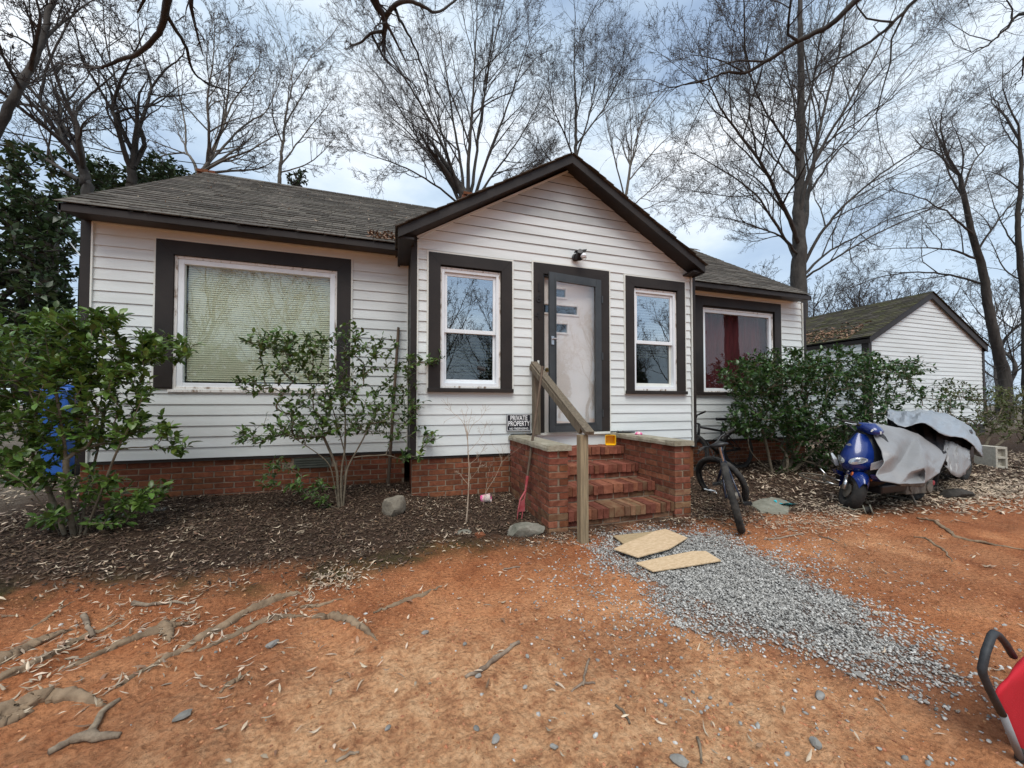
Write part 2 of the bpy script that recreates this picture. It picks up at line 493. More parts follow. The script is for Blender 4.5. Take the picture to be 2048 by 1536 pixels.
M['mat_grey'] = pm('grey_rubber_mat', (.15, .145, .11), (.24, .23, .185), scale=9, rough=.85, bump=.3)
M['orange'] = pm('orange_lens', (.6, .12, .02), (.7, .18, .03), scale=9, rough=.3)
M['engine'] = pm('dirty_alloy', (.10, .09, .075), (.24, .215, .18), scale=12, rough=.6, metal=.4, bump=.4)
M['red_fabric'] = pm('red_fabric', (.42, .006, .016), (.50, .010, .022), scale=3, rough=.8, bump=.25, bscale=300)
M['grey_tube'] = pm('grey_coated_tube', (.22, .23, .24), (.28, .29, .30), scale=4, rough=.45)
M['grey_fabric'] = pm('grey_binding', (.33, .315, .31), (.42, .40, .39), scale=6, rough=.7)
M['foam'] = pm('black_foam_grip', (.02, .022, .025), (.035, .038, .042), scale=30, rough=.6, bump=.1)
M['hoe_wood'] = pm('hoe_handle_wood', (.075, .05, .034), (.14, .098, .066), scale=7, rough=.7, stretch=(6, 6, .6))
M['red_paint'] = pm('faded_red_paint', (.30, .035, .04), (.42, .12, .13), scale=11, rough=.6)
M['sign_black'] = pm('black_sign_plastic', (.012, .013, .018), (.018, .02, .026), scale=5, rough=.35)
M['sign_white'] = pm('white_print', (.78, .78, .78), (.84, .84, .84), scale=5, rough=.5)
M['digit'] = pm('dark_metal_digit', (.012, .010, .009), (.02, .016, .014), scale=12, rough=.4)
M['vent_green'] = pm('old_vent_grille', (.06, .065, .05), (.10, .105, .085), scale=8, rough=.8)
M['brick_mud'] = pm('mud_stained_brick', (.135, .054, .031), (.20, .118, .068), scale=9, rough=.92, bump=.6, bscale=90, rnd=.3, spec=.15, dist=.004, lo=.38, hi=.6)
# ------------------------------------------------------------------ the ground: one sheet out to the horizon
def vnoise(x, y, seed=0):
    """smooth value noise on arrays"""
    xi, yi = np.floor(x).astype(np.int64), np.floor(y).astype(np.int64)
    xf, yf = x - xi, y - yi
    u, v = xf * xf * (3 - 2 * xf), yf * yf * (3 - 2 * yf)
    def h(a, b):
        n = (a * 374761393 + b * 668265263 + seed * 1274126177) & 0x7fffffff
        n = ((n ^ (n >> 13)) * 1274126177) & 0x7fffffff
        return ((n ^ (n >> 16)) & 0xffff) / 65535.0
    a, b, c, d = h(xi, yi), h(xi + 1, yi), h(xi, yi + 1), h(xi + 1, yi + 1)
    return (a * (1 - u) + b * u) * (1 - v) + (c * (1 - u) + d * u) * v

def fbm(x, y, s, o=4, seed=0):
    t, a, f = 0, .5, s
    for k in range(o):
        t = t + a * vnoise(x * f + 17.3 * k, y * f - 9.1 * k, seed + k); a *= .5; f *= 2.03
    return t / (1 - .5 ** o)

def sstep(a, b, x):
    t = np.clip((x - a) / (b - a), 0, 1)
    return t * t * (3 - 2 * t)

def base_z(x, y):
    a = -0.17 + 0.0515 * y
    b = np.maximum(np.minimum(0.08 * (y - 3.3), 0.38), -.02)
    k = sstep(3.0, 3.6, y)
    return a * (1 - k) + b * k

# the lower edge of the dark mulch bed as (x, y), then the gravel patch outline, all on the ground
MULCH = [(-9, 4.1), (-4.2, 3.75), (-2.63, 3.50), (-1.5, 3.30), (-.66, 3.14), (0, 3.24), (.48, 3.36), (1.0, 3.22), (1.4, 3.18), (1.7, 3.22), (3.0, 3.25), (3.3, 3.05), (4.1, 3.12), (5.2, 2.92), (6.4, 2.85), (7.6, 3.0), (9.5, 3.0), (13, 2.8), (30, 2.6)]
GRAVEL_PX = [(1225, 1075), (1330, 1062), (1440, 1078), (1530, 1110), (1630, 1160), (1700, 1205), (1760, 1255), (1830, 1300), (1930, 1355), (1935, 1375), (1800, 1352), (1650, 1318), (1500, 1290), (1400, 1245), (1330, 1210), (1270, 1160), (1225, 1120)]
GRAVEL = [tuple(on_g(*p))[:2] for p in GRAVEL_PX]

def poly_sdf(x, y, poly):
    """distance to a polygon, negative inside"""
    x, y = np.asarray(x, float), np.asarray(y, float)
    d = np.full(x.shape, 1e9); ins = np.zeros(x.shape, bool)
    n = len(poly)
    for i in range(n):
        (ax, ay), (bx, by) = poly[i], poly[(i + 1) % n]
        ex, ey = bx - ax, by - ay
        t = np.clip(((x - ax) * ex + (y - ay) * ey) / (ex * ex + ey * ey), 0, 1)
        d = np.minimum(d, np.hypot(x - ax - t * ex, y - ay - t * ey))
        c = ((ay > y) != (by > y)) & (x < (bx - ax) * (y - ay) / (by - ay + 1e-12) + ax)
        ins ^= c
    return np.where(ins, -d, d)

def mulch_y(x):
    return np.interp(x, [p[0] for p in MULCH], [p[1] for p in MULCH])

def mulch_mask(x, y):
    n = (fbm(x, y, 2.5, 4, 3) - .5) * .5
    return sstep(-.26, .20, y - mulch_y(x) + n)

def gravel_mask(x, y):
    n = (fbm(x, y, 3.5, 4, 8) - .5) * .34
    return sstep(.20, -.28, poly_sdf(x, y, GRAVEL) + n * 1.5)

ROOT_PX = [
    ([(-60, 1402), (60, 1345), (130, 1300), (175, 1275), (250, 1245)], [.05, .05, .035, .026, .012]),
    ([(-40, 1345), (30, 1312), (90, 1282), (150, 1262)], [.07, .062, .05, .02]),
    ([(140, 1345), (200, 1315), (270, 1285), (330, 1262), (345, 1272)], [.028, .036, .045, .06, .03]),
    ([(330, 1262), (365, 1256), (395, 1250)], [.05, .028, .012]), ([(335, 1265), (345, 1245), (370, 1232)], [.04, .02, .008]), ([(332, 1262), (340, 1285), (338, 1296)], [.05, .035, .012]),
    ([(235, 1388), (290, 1355), (345, 1318), (420, 1275), (500, 1228), (560, 1202), (605, 1192)], [.022, .024, .032, .046, .05, .05, .034]),
    ([(395, 1310), (450, 1287), (510, 1258), (570, 1240), (615, 1238)], [.012, .030, .036, .036, .03]),
    ([(600, 1222), (640, 1216), (690, 1205)], [.02, .026, .012]),
    ([(625, 1240), (665, 1238), (705, 1250), (730, 1270), (755, 1290)], [.026, .042, .046, .034, .010]),
    ([(748, 1230), (790, 1212), (845, 1195), (885, 1172)], [.012, .026, .026, .016]),
    ([(-50, 1460), (30, 1440), (80, 1415), (140, 1402), (215, 1422)], [.07, .075, .06, .055, .02]),
    ([(-40, 1470), (20, 1455), (70, 1430)], [.05, .05, .02]),
    ([(440, 1402), (470, 1380), (500, 1356)], [.016, .022, .008]),
    ([(60, 1262), (100, 1236), (135, 1200)], [.012, .016, .008]), ([(85, 1250), (115, 1222), (150, 1202)], [.010, .014, .007]), ([(0, 1238), (40, 1232)], [.016, .010])]
ROOT_PX_R = [([(1835, 1040), (1870, 1050), (1895, 1068), (1912, 1082)], [.015, .03, .036, .03]), ([(1905, 1078), (1940, 1088), (1985, 1094), (2050, 1104)], [.03, .026, .024, .02]), ([(1830, 1080), (1850, 1084), (1885, 1104), (1908, 1135)], [.012, .022, .022, .008])]
ROOT_SEG = []
for _p, _r in ROOT_PX + ROOT_PX_R:
    _q = [on_g(*t_) for t_ in _p]
    for _a, _b, _ra, _rb in zip(_q[:-1], _q[1:], _r[:-1], _r[1:]): ROOT_SEG.append((_a.x, _a.y, _b.x, _b.y, .52 * _ra, .52 * _rb))

def root_gap(x, y):
    d = np.full(np.shape(x), 1e9)
    for ax, ay, bx, by, ra, rb in ROOT_SEG:
        ex, ey = bx - ax, by - ay
        t = np.clip(((x - ax) * ex + (y - ay) * ey) / (ex * ex + ey * ey), 0, 1)
        d = np.minimum(d, np.hypot(x - ax - t * ex, y - ay - t * ey) - ra - (rb - ra) * t)
    return d

def full_z(x, y):
    x, y = np.asarray(x, float), np.asarray(y, float)
    z = base_z(x, y)
    near = sstep(9, 5, np.hypot(x - 1, y - 2))
    z = z + near * ((fbm(x, y, 1.1, 3, 21) - .5) * .05 + (fbm(x, y, 9, 3, 22) - .5) * .018)
    m = mulch_mask(x, y)
    z = z + near * m * (.02 + (fbm(x, y, 16, 3, 31) - .5) * .035)
    # mulch heaped by the wall behind the middle shrub
    z = z + .07 * np.exp(-((x + .3) / .6) ** 2 - ((y - 4.85) / .35) ** 2)
    rd = root_gap(x, y)
    z = z + .016 * np.exp(-(np.maximum(rd, 0) / .05) ** 2) * (.5 + vnoise(x * 14, y * 14, 5))
    fine = sstep(4.5, 2.5, np.hypot(x - .6, y - 1.6)) * (1 - m)
    c = fbm(x, y, 26, 3, 41)
    clod = np.maximum(0, fbm(x, y, 13, 3, 43) - .52)
    z = z + fine * ((c - .5) * .017 + clod * .05)
    return z

def gzf(x, y):
    return float(full_z(np.array([x]), np.array([y]))[0])

def steps_axis(lo, hi, fine_lo, fine_hi, d):
    a = list(np.arange(fine_lo, fine_hi, d))
    s = d
    v = a[-1]
    while v < hi:
        s *= 1.22; v += s; a.append(min(v, hi))
    s = d; v = a[0]
    while v > lo:
        s *= 1.22; v -= s; a.insert(0, max(v, lo))
    return np.array(a)

def make_ground():
    xs = steps_axis(-400, 400, -3.0, 4.6, .021)
    ys = steps_axis(-300, 500, .55, 4.2, .017)
    X, Y = np.meshgrid(xs, ys, indexing='ij')
    Z = full_z(X, Y)
    V = np.stack([X, Y, Z], -1).reshape(-1, 3)
    nx, ny = len(xs), len(ys)
    i, k = np.meshgrid(np.arange(nx - 1), np.arange(ny - 1), indexing='ij')
    F = np.stack([i * ny + k, (i + 1) * ny + k, (i + 1) * ny + k + 1, i * ny + k + 1], -1).reshape(-1, 4)
    m, nt, b = newmat('clay_ground')
    N, L = nt.nodes, nt.links
    me = np_mesh('ground', V, F, m, smooth=True)
    mm = mulch_mask(X, Y)
    gm = gravel_mask(X, Y)
    dmo = Y - mulch_y(X)
    moss = sstep(-.36, -.05, dmo + (fbm(X, Y, 3, 3, 51) - .5) * .45) * sstep(.30, .0, dmo) * sstep(1.6, .3, X) * sstep(.30, .55, fbm(X, Y, 2.2, 4, 52))
    # trodden, dried-out pale clay in front of the steps
    pale = np.exp(-(((X - .45) / 1.5) ** 2 + ((Y - 1.40) / .75) ** 2)) * 1.6 + .5 * np.exp(-(((X - 3.9) / .9) ** 2 + ((Y - 2.2) / .5) ** 2))
    pale = np.clip(pale * (.35 + 1.5 * fbm(X, Y, 1.6, 4, 61)), 0, 1)
    damp = sstep(-.95, -.15, dmo + (fbm(X, Y, 1.8, 4, 81) - .5) * .9) + .8 * sstep(.50, .66, fbm(X, Y, 1.1, 4, 83)) * sstep(.3, .9, np.abs(X - .5) + (Y - 1.3) * .5)
    damp = np.clip(damp * (1 - mm), 0, 1)
    far = sstep(6.4, 8.5, Y) + sstep(-3.4, -4.4, X) * sstep(3.4, 4.2, Y)
    for nm, a in (('mulch', mm), ('gravel', gm), ('moss', moss), ('pale', pale), ('damp', damp), ('far', np.clip(far, 0, 1))):
        at = me.attributes.new(nm, 'FLOAT', 'POINT'); at.data.foreach_set('value', a.ravel().astype(np.float32))
    def attr(nm):
        a = N.new('ShaderNodeAttribute'); a.attribute_name = nm; return a.outputs['Fac']
    tc = N.new('ShaderNodeTexCoord')
    def noise(s, d=6, r=.6):
        n = N.new('ShaderNodeTexNoise'); n.inputs['Scale'].default_value = s; n.inputs['Detail'].default_value = d; n.inputs['Roughness'].default_value = r
        L.new(tc.outputs['Object'], n.inputs['Vector']); return n.outputs['Fac']
    def ramp(f, stops):
        r = N.new('ShaderNodeValToRGB'); cr_ = r.color_ramp
        cr_.elements[0].position, cr_.elements[0].color = stops[0][0], (*stops[0][1], 1)
        cr_.elements[1].position, cr_.elements[1].color = stops[-1][0], (*stops[-1][1], 1)
        for p, c in stops[1:-1]:
            e_ = cr_.elements.new(p); e_.color = (*c, 1)
        L.new(f, r.inputs['Fac']); return r.outputs['Color']
    def mix(f, a, b_):
        x = N.new('ShaderNodeMix'); x.data_type = 'RGBA'
        L.new(f, x.inputs['Factor']); L.new(a, x.inputs['A']); L.new(b_, x.inputs['B']); return x.outputs['Result']
    clay = ramp(noise(2.3, 8, .66), [(.28, (.26, .085, .033)), (.42, (.44, .160, .064)), (.58, (.58, .245, .108)), (.78, (.65, .33, .16))])
    palec = ramp(noise(11, 8, .7), [(.32, (.34, .14, .066)), (.48, (.60, .31, .155)), (.66, (.76, .46, .255))])
    col = mix(attr('pale'), clay, palec)
    dampc = ramp(noise(6, 8, .7), [(.3, (.13, .042, .018)), (.5, (.24, .080, .034)), (.7, (.34, .13, .057))])
    dm = N.new('ShaderNodeMath'); dm.operation = 'MULTIPLY'; dm.inputs[1].default_value = .6; L.new(attr('damp'), dm.inputs[0])
    col = mix(dm.outputs[0], col, dampc)
    speck = N.new('ShaderNodeMath'); speck.operation = 'GREATER_THAN'; speck.inputs[1].default_value = .68
    L.new(noise(75, 3, .5), speck.inputs[0])
    dark = N.new('ShaderNodeRGB'); dark.outputs[0].default_value = (.16, .07, .038, 1)
    sm = N.new('ShaderNodeMath'); sm.operation = 'MULTIPLY'; sm.inputs[1].default_value = .3; L.new(speck.outputs[0], sm.inputs[0])
    col = mix(sm.outputs[0], col, dark.outputs[0])
    cr2 = ramp(noise(48, 4, .6), [(.36, (.58, .54, .52)), (.50, (1.05, 1.05, 1.05)), (.68, (1.3, 1.33, 1.36))])
    mu = N.new('ShaderNodeMix'); mu.data_type = 'RGBA'; mu.blend_type = 'MULTIPLY'; mu.inputs['Factor'].default_value = .6
    L.new(col, mu.inputs['A']); L.new(cr2, mu.inputs['B']); col = mu.outputs['Result']
    mossc = ramp(noise(30, 5), [(.35, (.045, .032, .014)), (.65, (.085, .075, .022))])
    col = mix(attr('moss'), col, mossc)
    mul = ramp(noise(34, 8, .7), [(.3, (.024, .014, .009)), (.52, (.062, .037, .024)), (.74, (.12, .076, .049))])
    col = mix(attr('mulch'), col, mul)
    grv = ramp(noise(70, 5), [(.35, (.07, .065, .06)), (.65, (.17, .165, .16))])
    col = mix(attr('gravel'), col, grv)
    lit = ramp(noise(9, 8, .75), [(.3, (.06, .045, .03)), (.5, (.16, .13, .10)), (.7, (.27, .235, .19))])
    col = mix(attr('far'), col, lit)
    L.new(col, b.inputs['Base Color'])
    b.inputs['Roughness'].default_value = .93
    b.inputs['Specular IOR Level'].default_value = .18
    vo = N.new('ShaderNodeTexVoronoi'); vo.inputs['Scale'].default_value = 42; L.new(tc.outputs['Object'], vo.inputs['Vector'])
    ad = N.new('ShaderNodeMath'); ad.operation = 'MULTIPLY_ADD'; ad.inputs[1].default_value = .55
    L.new(vo.outputs['Distance'], ad.inputs[0]); L.new(noise(60, 8, .7), ad.inputs[2])
    bp = N.new('ShaderNodeBump'); bp.inputs['Strength'].default_value = 1.0; bp.inputs['Distance'].default_value = .03
    L.new(ad.outputs[0], bp.inputs['Height']); L.new(bp.outputs[0], b.inputs['Normal'])
    link('ground', me, kind='structure')
make_ground()

# ------------------------------------------------------------------ loose cover on the ground: mulch, leaf litter, gravel, clods
def scatter_xy(n, x0, x1, y0, y1, dens):
    out = []
    while sum(len(o) for o in out) < n:
        x = nrng.uniform(x0, x1, n); y = nrng.uniform(y0, y1, n)
        k = nrng.random(n) < dens(x, y)
        out.append(np.stack([x[k], y[k]], -1))
        if len(out) > 60: break
    return np.concatenate(out)[:n]

def rot_frames(n, tilt):
    a = nrng.uniform(0, 2 * np.pi, n)
    tx, ty = nrng.normal(0, tilt, n), nrng.normal(0, tilt, n)
    nz = np.stack([tx, ty, np.ones(n)], -1); nz /= np.linalg.norm(nz, axis=1, keepdims=True)
    u = np.stack([np.cos(a), np.sin(a), np.zeros(n)], -1)
    u -= nz * (u * nz).sum(1, keepdims=True); u /= np.linalg.norm(u, axis=1, keepdims=True)
    return u, np.cross(nz, u), nz

def chips(P, Z, ln, wd, mat, name, tilt=.25, curl=.3):
    """bent slivers: three cross-sections, four quads each with an underside fold"""
    n = len(P)
    u, v, w = rot_frames(n, tilt)
    c = np.stack([P[:, 0], P[:, 1], Z], -1)
    l = nrng.uniform(*ln, n)[:, None] / 2; b = nrng.uniform(*wd, n)[:, None] / 2
    cu = nrng.uniform(-curl, curl, n)[:, None]
    h = l * cu
    pts = [c - u * l + w * h, c + v * b * .9 - u * l * .2, c + v * b * .8 + u * l * .35, c + u * l + w * h,
           c - v * b * .8 + u * l * .3, c - v * b - u * l * .25, c + w * b * .55]
    V = np.stack(pts, 1).reshape(-1, 3)
    f = np.array([(0, 1, 6), (1, 2, 6), (2, 3, 6), (3, 4, 6), (4, 5, 6), (5, 0, 6)])
    F = (f[None] + (np.arange(n) * 7)[:, None, None]).reshape(-1, 3)
    return np_mesh(name, V, F, mat)

ICO_V = np.array([(0, 0, 1), (.894, 0, .447), (.276, .851, .447), (-.724, .526, .447), (-.724, -.526, .447), (.276, -.851, .447),
                  (.724, .526, -.447), (-.276, .851, -.447), (-.894, 0, -.447), (-.276, -.851, -.447), (.724, -.526, -.447), (0, 0, -1)])
ICO_F = np.array([(0, 1, 2), (0, 2, 3), (0, 3, 4), (0, 4, 5), (0, 5, 1), (1, 6, 2), (2, 7, 3), (3, 8, 4), (4, 9, 5), (5, 10, 1),
                  (2, 6, 7), (3, 7, 8), (4, 8, 9), (5, 9, 10), (1, 10, 6), (6, 11, 7), (7, 11, 8), (8, 11, 9), (9, 11, 10), (10, 11, 6)])

def pebbles(P, Z, size, mat, name, flat=(.45, .8), tilt=.35, rough=.22):
    n = len(P)
    u, v, w = rot_frames(n, tilt)
    sz = np.exp(nrng.uniform(np.log(size[0]), np.log(size[1]), n))[:, None, None] / 2
    a = nrng.uniform(.7, 1.3, n)[:, None, None]; fl = nrng.uniform(*flat, n)[:, None, None]
    B = ICO_V[None] * (1 + nrng.uniform(-rough, rough, (n, 12, 1)))
    V = sz * (B[..., 0:1] * a * u[:, None] + B[..., 1:2] / a * v[:, None] + B[..., 2:3] * fl * w[:, None])
    V += np.stack([P[:, 0], P[:, 1], Z], -1)[:, None]
    F = ICO_F[None] + (np.arange(n) * 12)[:, None, None]
    return np_mesh(name, V.reshape(-1, 3), F.reshape(-1, 3), mat)

def not_built(x, y):
    """keep scatter out of walls and steps"""
    a = (y > 5.25) & (x > -3.4) & (x < 7.9)
    b = (y > 4.58) & (x > .18) & (x < 4.5)
    c = (y > 3.3) & (x > 1.4) & (x < 3.12)
    return ~(a | b | c)

P = scatter_xy(19000, -3.6, 4.2, 2.9, 5.3, lambda x, y: (mulch_mask(x, y) * not_built(x, y)) * (.5 + .5 * (fbm(x, y, 4, 3, 71) > .45)))
link('bark_mulch', chips(P, full_z(P[:, 0], P[:, 1]) + nrng.uniform(.002, .022, len(P)), (.02, .062), (.006, .016), M['chip_dark'], 'bark_mulch', .35), kind='stuff', label='dark brown bark mulch under the shrubs', cat='mulch')
P = scatter_xy(9000, 3.1, 12, 2.7, 6.4, lambda x, y: mulch_mask(x, y) * not_built(x, y))
link('bark_mulch', chips(P, full_z(P[:, 0], P[:, 1]) + nrng.uniform(.002, .022, len(P)), (.04, .10), (.010, .028), M['chip_dark'], 'bark_mulch', .35), kind='stuff', label='dark mulch around the bicycles and scooter', cat='mulch')
# pale slivers of dead leaf: thick in the mulch, thin on the clay, heaped where roots and wheels hold them
def litter_d(x, y):
    d = .045 * mulch_mask(x, y) + .012 + .06 * sstep(.5, .0, np.abs(y - mulch_y(x) + .05))
    d = d + .9 * np.exp(-((x + .42) / .16) ** 2 - ((y - 2.88) / .14) ** 2) + .4 * np.exp(-((x - .55) / .3) ** 2 - ((y - 3.48) / .13) ** 2)
    d = d + .30 * np.exp(-((x - 4.6) / .9) ** 2 - ((y - 2.85) / .22) ** 2)
    d = d + .10 * np.exp(-((x + 1.6) / .6) ** 2 - ((y - 2.4) / .5) ** 2) + .10 * np.exp(-(np.maximum(root_gap(x, y), 0) / .05) ** 2) * (x < 1)
    return d * (1 - .8 * gravel_mask(x, y)) * (.35 + 1.3 * (fbm(x, y, 3, 3, 77) > .5)) * not_built(x, y)
P = scatter_xy(4200, -3.4, 5.2, .9, 5.3, litter_d)
link('leaf_litter', chips(P, full_z(P[:, 0], P[:, 1]) + nrng.uniform(.004, .024, len(P)), (.02, .075), (.004, .014), M['chip_pale'], 'leaf_litter', .3, .5), kind='stuff', label='pale dry leaf slivers littering the mulch and clay', cat='leaf litter')
P = scatter_xy(7000, 4.8, 14, 2.4, 6.4, lambda x, y: (.12 * mulch_mask(x, y) + .9 * np.exp(-((x - 8.6) / 2.2) ** 2 - ((y - 2.95) / .45) ** 2)) * not_built(x, y))
link('leaf_litter', chips(P, full_z(P[:, 0], P[:, 1]) + nrng.uniform(.004, .03, len(P)), (.04, .10), (.012, .03), M['chip_pale'], 'leaf_litter', .4, .5), kind='stuff', label='pale dry leaves drifted beside the covered scooters', cat='leaf litter')
P = scatter_xy(520, -3.2, 4.6, 1.0, 5.2, litter_d)
link('leaf_litter', chips(P, full_z(P[:, 0], P[:, 1]) + nrng.uniform(.006, .026, len(P)), (.03, .075), (.008, .018), M['leaf_red'], 'leaf_litter', .3, .6), kind='stuff', label='reddish fallen leaves among the mulch', cat='leaf litter')
P = scatter_xy(5200, -9, -3.2, 3.2, 9, lambda x, y: .2 + .8 * (fbm(x, y, 2, 3, 55) > .48))
link('leaf_litter', chips(P, full_z(P[:, 0], P[:, 1]) + nrng.uniform(.004, .03, len(P)), (.03, .10), (.012, .03), M['chip_pale'], 'leaf_litter', .4, .5), kind='stuff', label='greyish leaf litter beside the left end of the house', cat='leaf litter')
# gravel
P = scatter_xy(27000, 1.2, 4.2, .7, 3.2, lambda x, y: np.clip(gravel_mask(x, y), 0, 1) * not_built(x, y))
link('gravel', pebbles(P, full_z(P[:, 0], P[:, 1]) + nrng.uniform(.0, .012, len(P)), (.005, .021), M['gravel'], 'gravel', (.35, .7), .45, .34), kind='stuff', label='grey crushed stone path leading from the steps', cat='gravel')
def spill(x, y):
    d = poly_sdf(x, y, GRAVEL)
    return np.clip(np.exp(-np.maximum(d, 0) / .26), 0, 1) * (.25 + 1.2 * (fbm(x, y, 3.0, 3, 91) > .52)) * not_built(x, y)
P = scatter_xy(6500, .7, 4.4, .6, 3.3, spill)
link('gravel', pebbles(P, full_z(P[:, 0], P[:, 1]) + nrng.uniform(-.004, .004, len(P)), (.006, .024), M['gravel'], 'gravel'), kind='stuff', label='loose grey stones scattered around the gravel path', cat='gravel')
P = scatter_xy(330, -2.2, 4.8, .7, 3.0, lambda x, y: (.3 + .7 * (x > .3)) * (1 - mulch_mask(x, y)))
link('gravel', pebbles(P, full_z(P[:, 0], P[:, 1]), (.006, .028), M['gravel'], 'gravel'), kind='stuff', label='small grey stones strewn over the red clay', cat='gravel')
# crumbs of clay
P = scatter_xy(13000, -2.4, 4.4, .75, 3.3, lambda x, y: (1 - mulch_mask(x, y)) * (1 - .9 * gravel_mask(x, y)) * (.22 + .78 * (fbm(x, y, 3.2, 4, 99) > .54)))
link('clay_crumbs', pebbles(P, full_z(P[:, 0], P[:, 1]) - .0015, (.004, .021), M['clod'], 'clay_crumbs', (.3, .6)), kind='stuff', label='crumbs of orange clay over the bare yard', cat='clay')
# ------------------------------------------------------------------ the house
YA, YB = 5.268, 4.60            # main wall plane, porch wall plane
XL, XR = -3.297, 7.79           # main wall ends
PX0, PX1, PXM = 0.18, 4.40, 2.20  # porch ends and ridge
Z0, ZT = 0.62, 3.285             # siding bottom, wall top
YBK = 10.6
house = empty('house', (2.2, 5.3, 0), 'white sided cottage with dark brown trim and a gabled entry', 'house')

def rects(x0, x1, z0, z1, ops):
    """split a wall rectangle around openings -> rectangles"""
    zs = sorted({z0, z1, *[min(max(o[k], z0), z1) for o in ops for k in (2, 3)]})
    out = []
    for za, zb in zip(zs[:-1], zs[1:]):
        if zb - za < 1e-4: continue
        cuts = sorted([(max(o[0], x0), min(o[1], x1)) for o in ops if o[2] < zb - 1e-4 and o[3] > za + 1e-4])
        x = x0
        for a, b in cuts:
            if a > x + 1e-4: out.append((x, a, za, zb))
            x = max(x, b)
        if x < x1 - 1e-4: out.append((x, x1, za, zb))
    return out

def backing(name, y0, y1, x0, x1, z0, z1, ops, mat, parent):
    mb = MB()
    for a, b, c, d in rects(x0, x1, z0, z1, ops): mb.box(a, b, y0, y1, c, d)
    return mb.build(name, mat, parent)

def lap_board(parent, y, xa, xb, za, zb, zrow, ex, xta=None, xtb=None, mat=None):
    """one course of lap siding on a wall facing -y: thick lower lip, thin top"""
    off = lambda z: .004 + .0135 * (1 - (z - zrow) / ex)
    xta = xa if xta is None else xta; xtb = xb if xtb is None else xtb
    g = .0015
    mb = MB()
    f0, f1 = y - off(za), y - off(zb)
    # a thin sheet standing off the wall at its lip, hollow behind; its top tucks up behind the next course
    th = .0025
    if zb > zrow + ex - .004 and xta == xa: zb2 = zb + .014
    else: zb2 = zb
    mb.hexa([(xa + g, f0, za), (xb - g, f0, za), (xb - g, f0 + th, za), (xa + g, f0 + th, za),
             (xta + g, f1, zb2), (xtb - g, f1, zb2), (xtb - g, f1 + th, zb2), (xta + g, f1 + th, zb2)])
    return mb.build('siding_board', mat or M['siding'], parent)

EX = .1262
def side_wall(parent, y, x0, x1, z0, z1, ops, ex=EX, lim=None, vent_from=None):
    z = z0
    while z < z1 - .01:
        zt = min(z + ex, z1)
        rr = rects(x0, x1, z, zt, ops)
        for a, b, c, d in rr:
            if d - c < .004 or b - a < .012: continue
            if lim is None:
                lap_board(parent, y, a, b, c, d, z, ex)
            else:
                lo0, hi0 = lim(c); lo1, hi1 = lim(d)
                xa, xb, xc, xd = max(a, lo0), min(b, hi0), max(a, lo1), min(b, hi1)
                if xb - xa < .02: continue
                if xd < xc: xc = xd = (xc + xd) / 2
                o = lap_board(parent, y, xa, xb, c, d, z, ex, xc, xd, M['vent'] if vent_from and z > vent_from else None)
        z = zt

# --- openings: (x0, x1, z0, z1) of the casing outline
WA = (-2.628, -.568, 1.40, 3.153)
WC = (5.05, 7.107, 1.42, 3.187)
B1 = (.377, 1.440, 1.399, 3.112)
B2 = (3.158, 4.207, 1.399, 3.112)
DR = (1.739, 2.886, .87, 3.142)

# --- main wall left and right of the porch
wall_l = backing('siding_wall', YA + .003, YA + .13, XL, PX0 + .05, Z0 - .03, ZT + .02, [(-2.46, -.71, 1.43, 2.985)], M['room'], house)
side_wall(wall_l, YA, XL + .105, PX0 - .02, Z0, ZT, [(WA[0] - .02, WA[1] + .02, WA[2] + .03, WA[3] + .02)])
wall_r = backing('siding_wall', YA + .003, YA + .13, PX1 - .05, XR, Z0 - .03, ZT + .02, [(5.21, 6.92, 1.44, 2.99)], M['room'], house)
side_wall(wall_r, YA, PX1 + .02, XR - .105, Z0, ZT, [(WC[0] - .02, WC[1] + .02, WC[2], WC[3] + .02)])
# --- porch front with gable
SL, SR = .600, .580             # rake slopes left and right
ZPK = 4.50                      # inner peak of the gable siding
def lim(z):
    # siding stops at the white trim under the rake
    h = ZPK - .02 - z
    return (PXM + .08 - h / .592, PXM + .08 + h / .592)
wall_p = backing('siding_wall', YB + .003, YB + .12, PX0, PX1, Z0 - .03, 3.2, [(.50, 1.32, 1.43, 2.98), (1.86, 2.77, .86, 3.03), (3.28, 4.09, 1.43, 2.98)], M['room'], house)
mb = MB(); mb.prism([(PX0, YB + .004, 3.2), (PX1, YB + .004, 3.2), (PXM + .08, YB + .004, ZPK + .02)], (0, 0, 0), (0, .1, 0)); mb.build('gable_backing', M['room'], wall_p)
side_wall(wall_p, YB, PX0 + .075, PX1 - .075, Z0, ZPK - .05, [(o[0] - .02, o[1] + .02, o[2], o[3] + .02) for o in (B1, B2)] + [(DR[0] - .02, DR[1] + .02, .7, DR[3] + .02), (1.43, 3.11, .5, .86)], ex=.1262, lim=lim, vent_from=3.72)
# porch side walls, far walls of the house
mb = MB()
mb.box(PX0, PX0 + .1, YB + .125, YA, Z0 - .03, 3.25); mb.box(PX1 - .1, PX1, YB + .125, YA, Z0 - .03, 3.25)
mb.build('porch_side_wall', M['siding'], house)
mb = MB()
mb.box(XL, XL + .1, YA + .135, YBK, .2, ZT); mb.box(XR - .1, XR, YA + .135, YBK, .2, ZT); mb.box(XL, XR, YBK, YBK + .1, .2, ZT)
mb.prism([(XL, YA, ZT), (XL, YBK, ZT), (XL, (YA + YBK) / 2, 5.25)], (0, 0, 0), (.08, 0, 0))
mb.prism([(XR - .08, YA, ZT), (XR - .08, YBK, ZT), (XR - .08, (YA + YBK) / 2, 5.25)], (0, 0, 0), (.08, 0, 0))
mb.build('rear_wall', M['siding'], house)

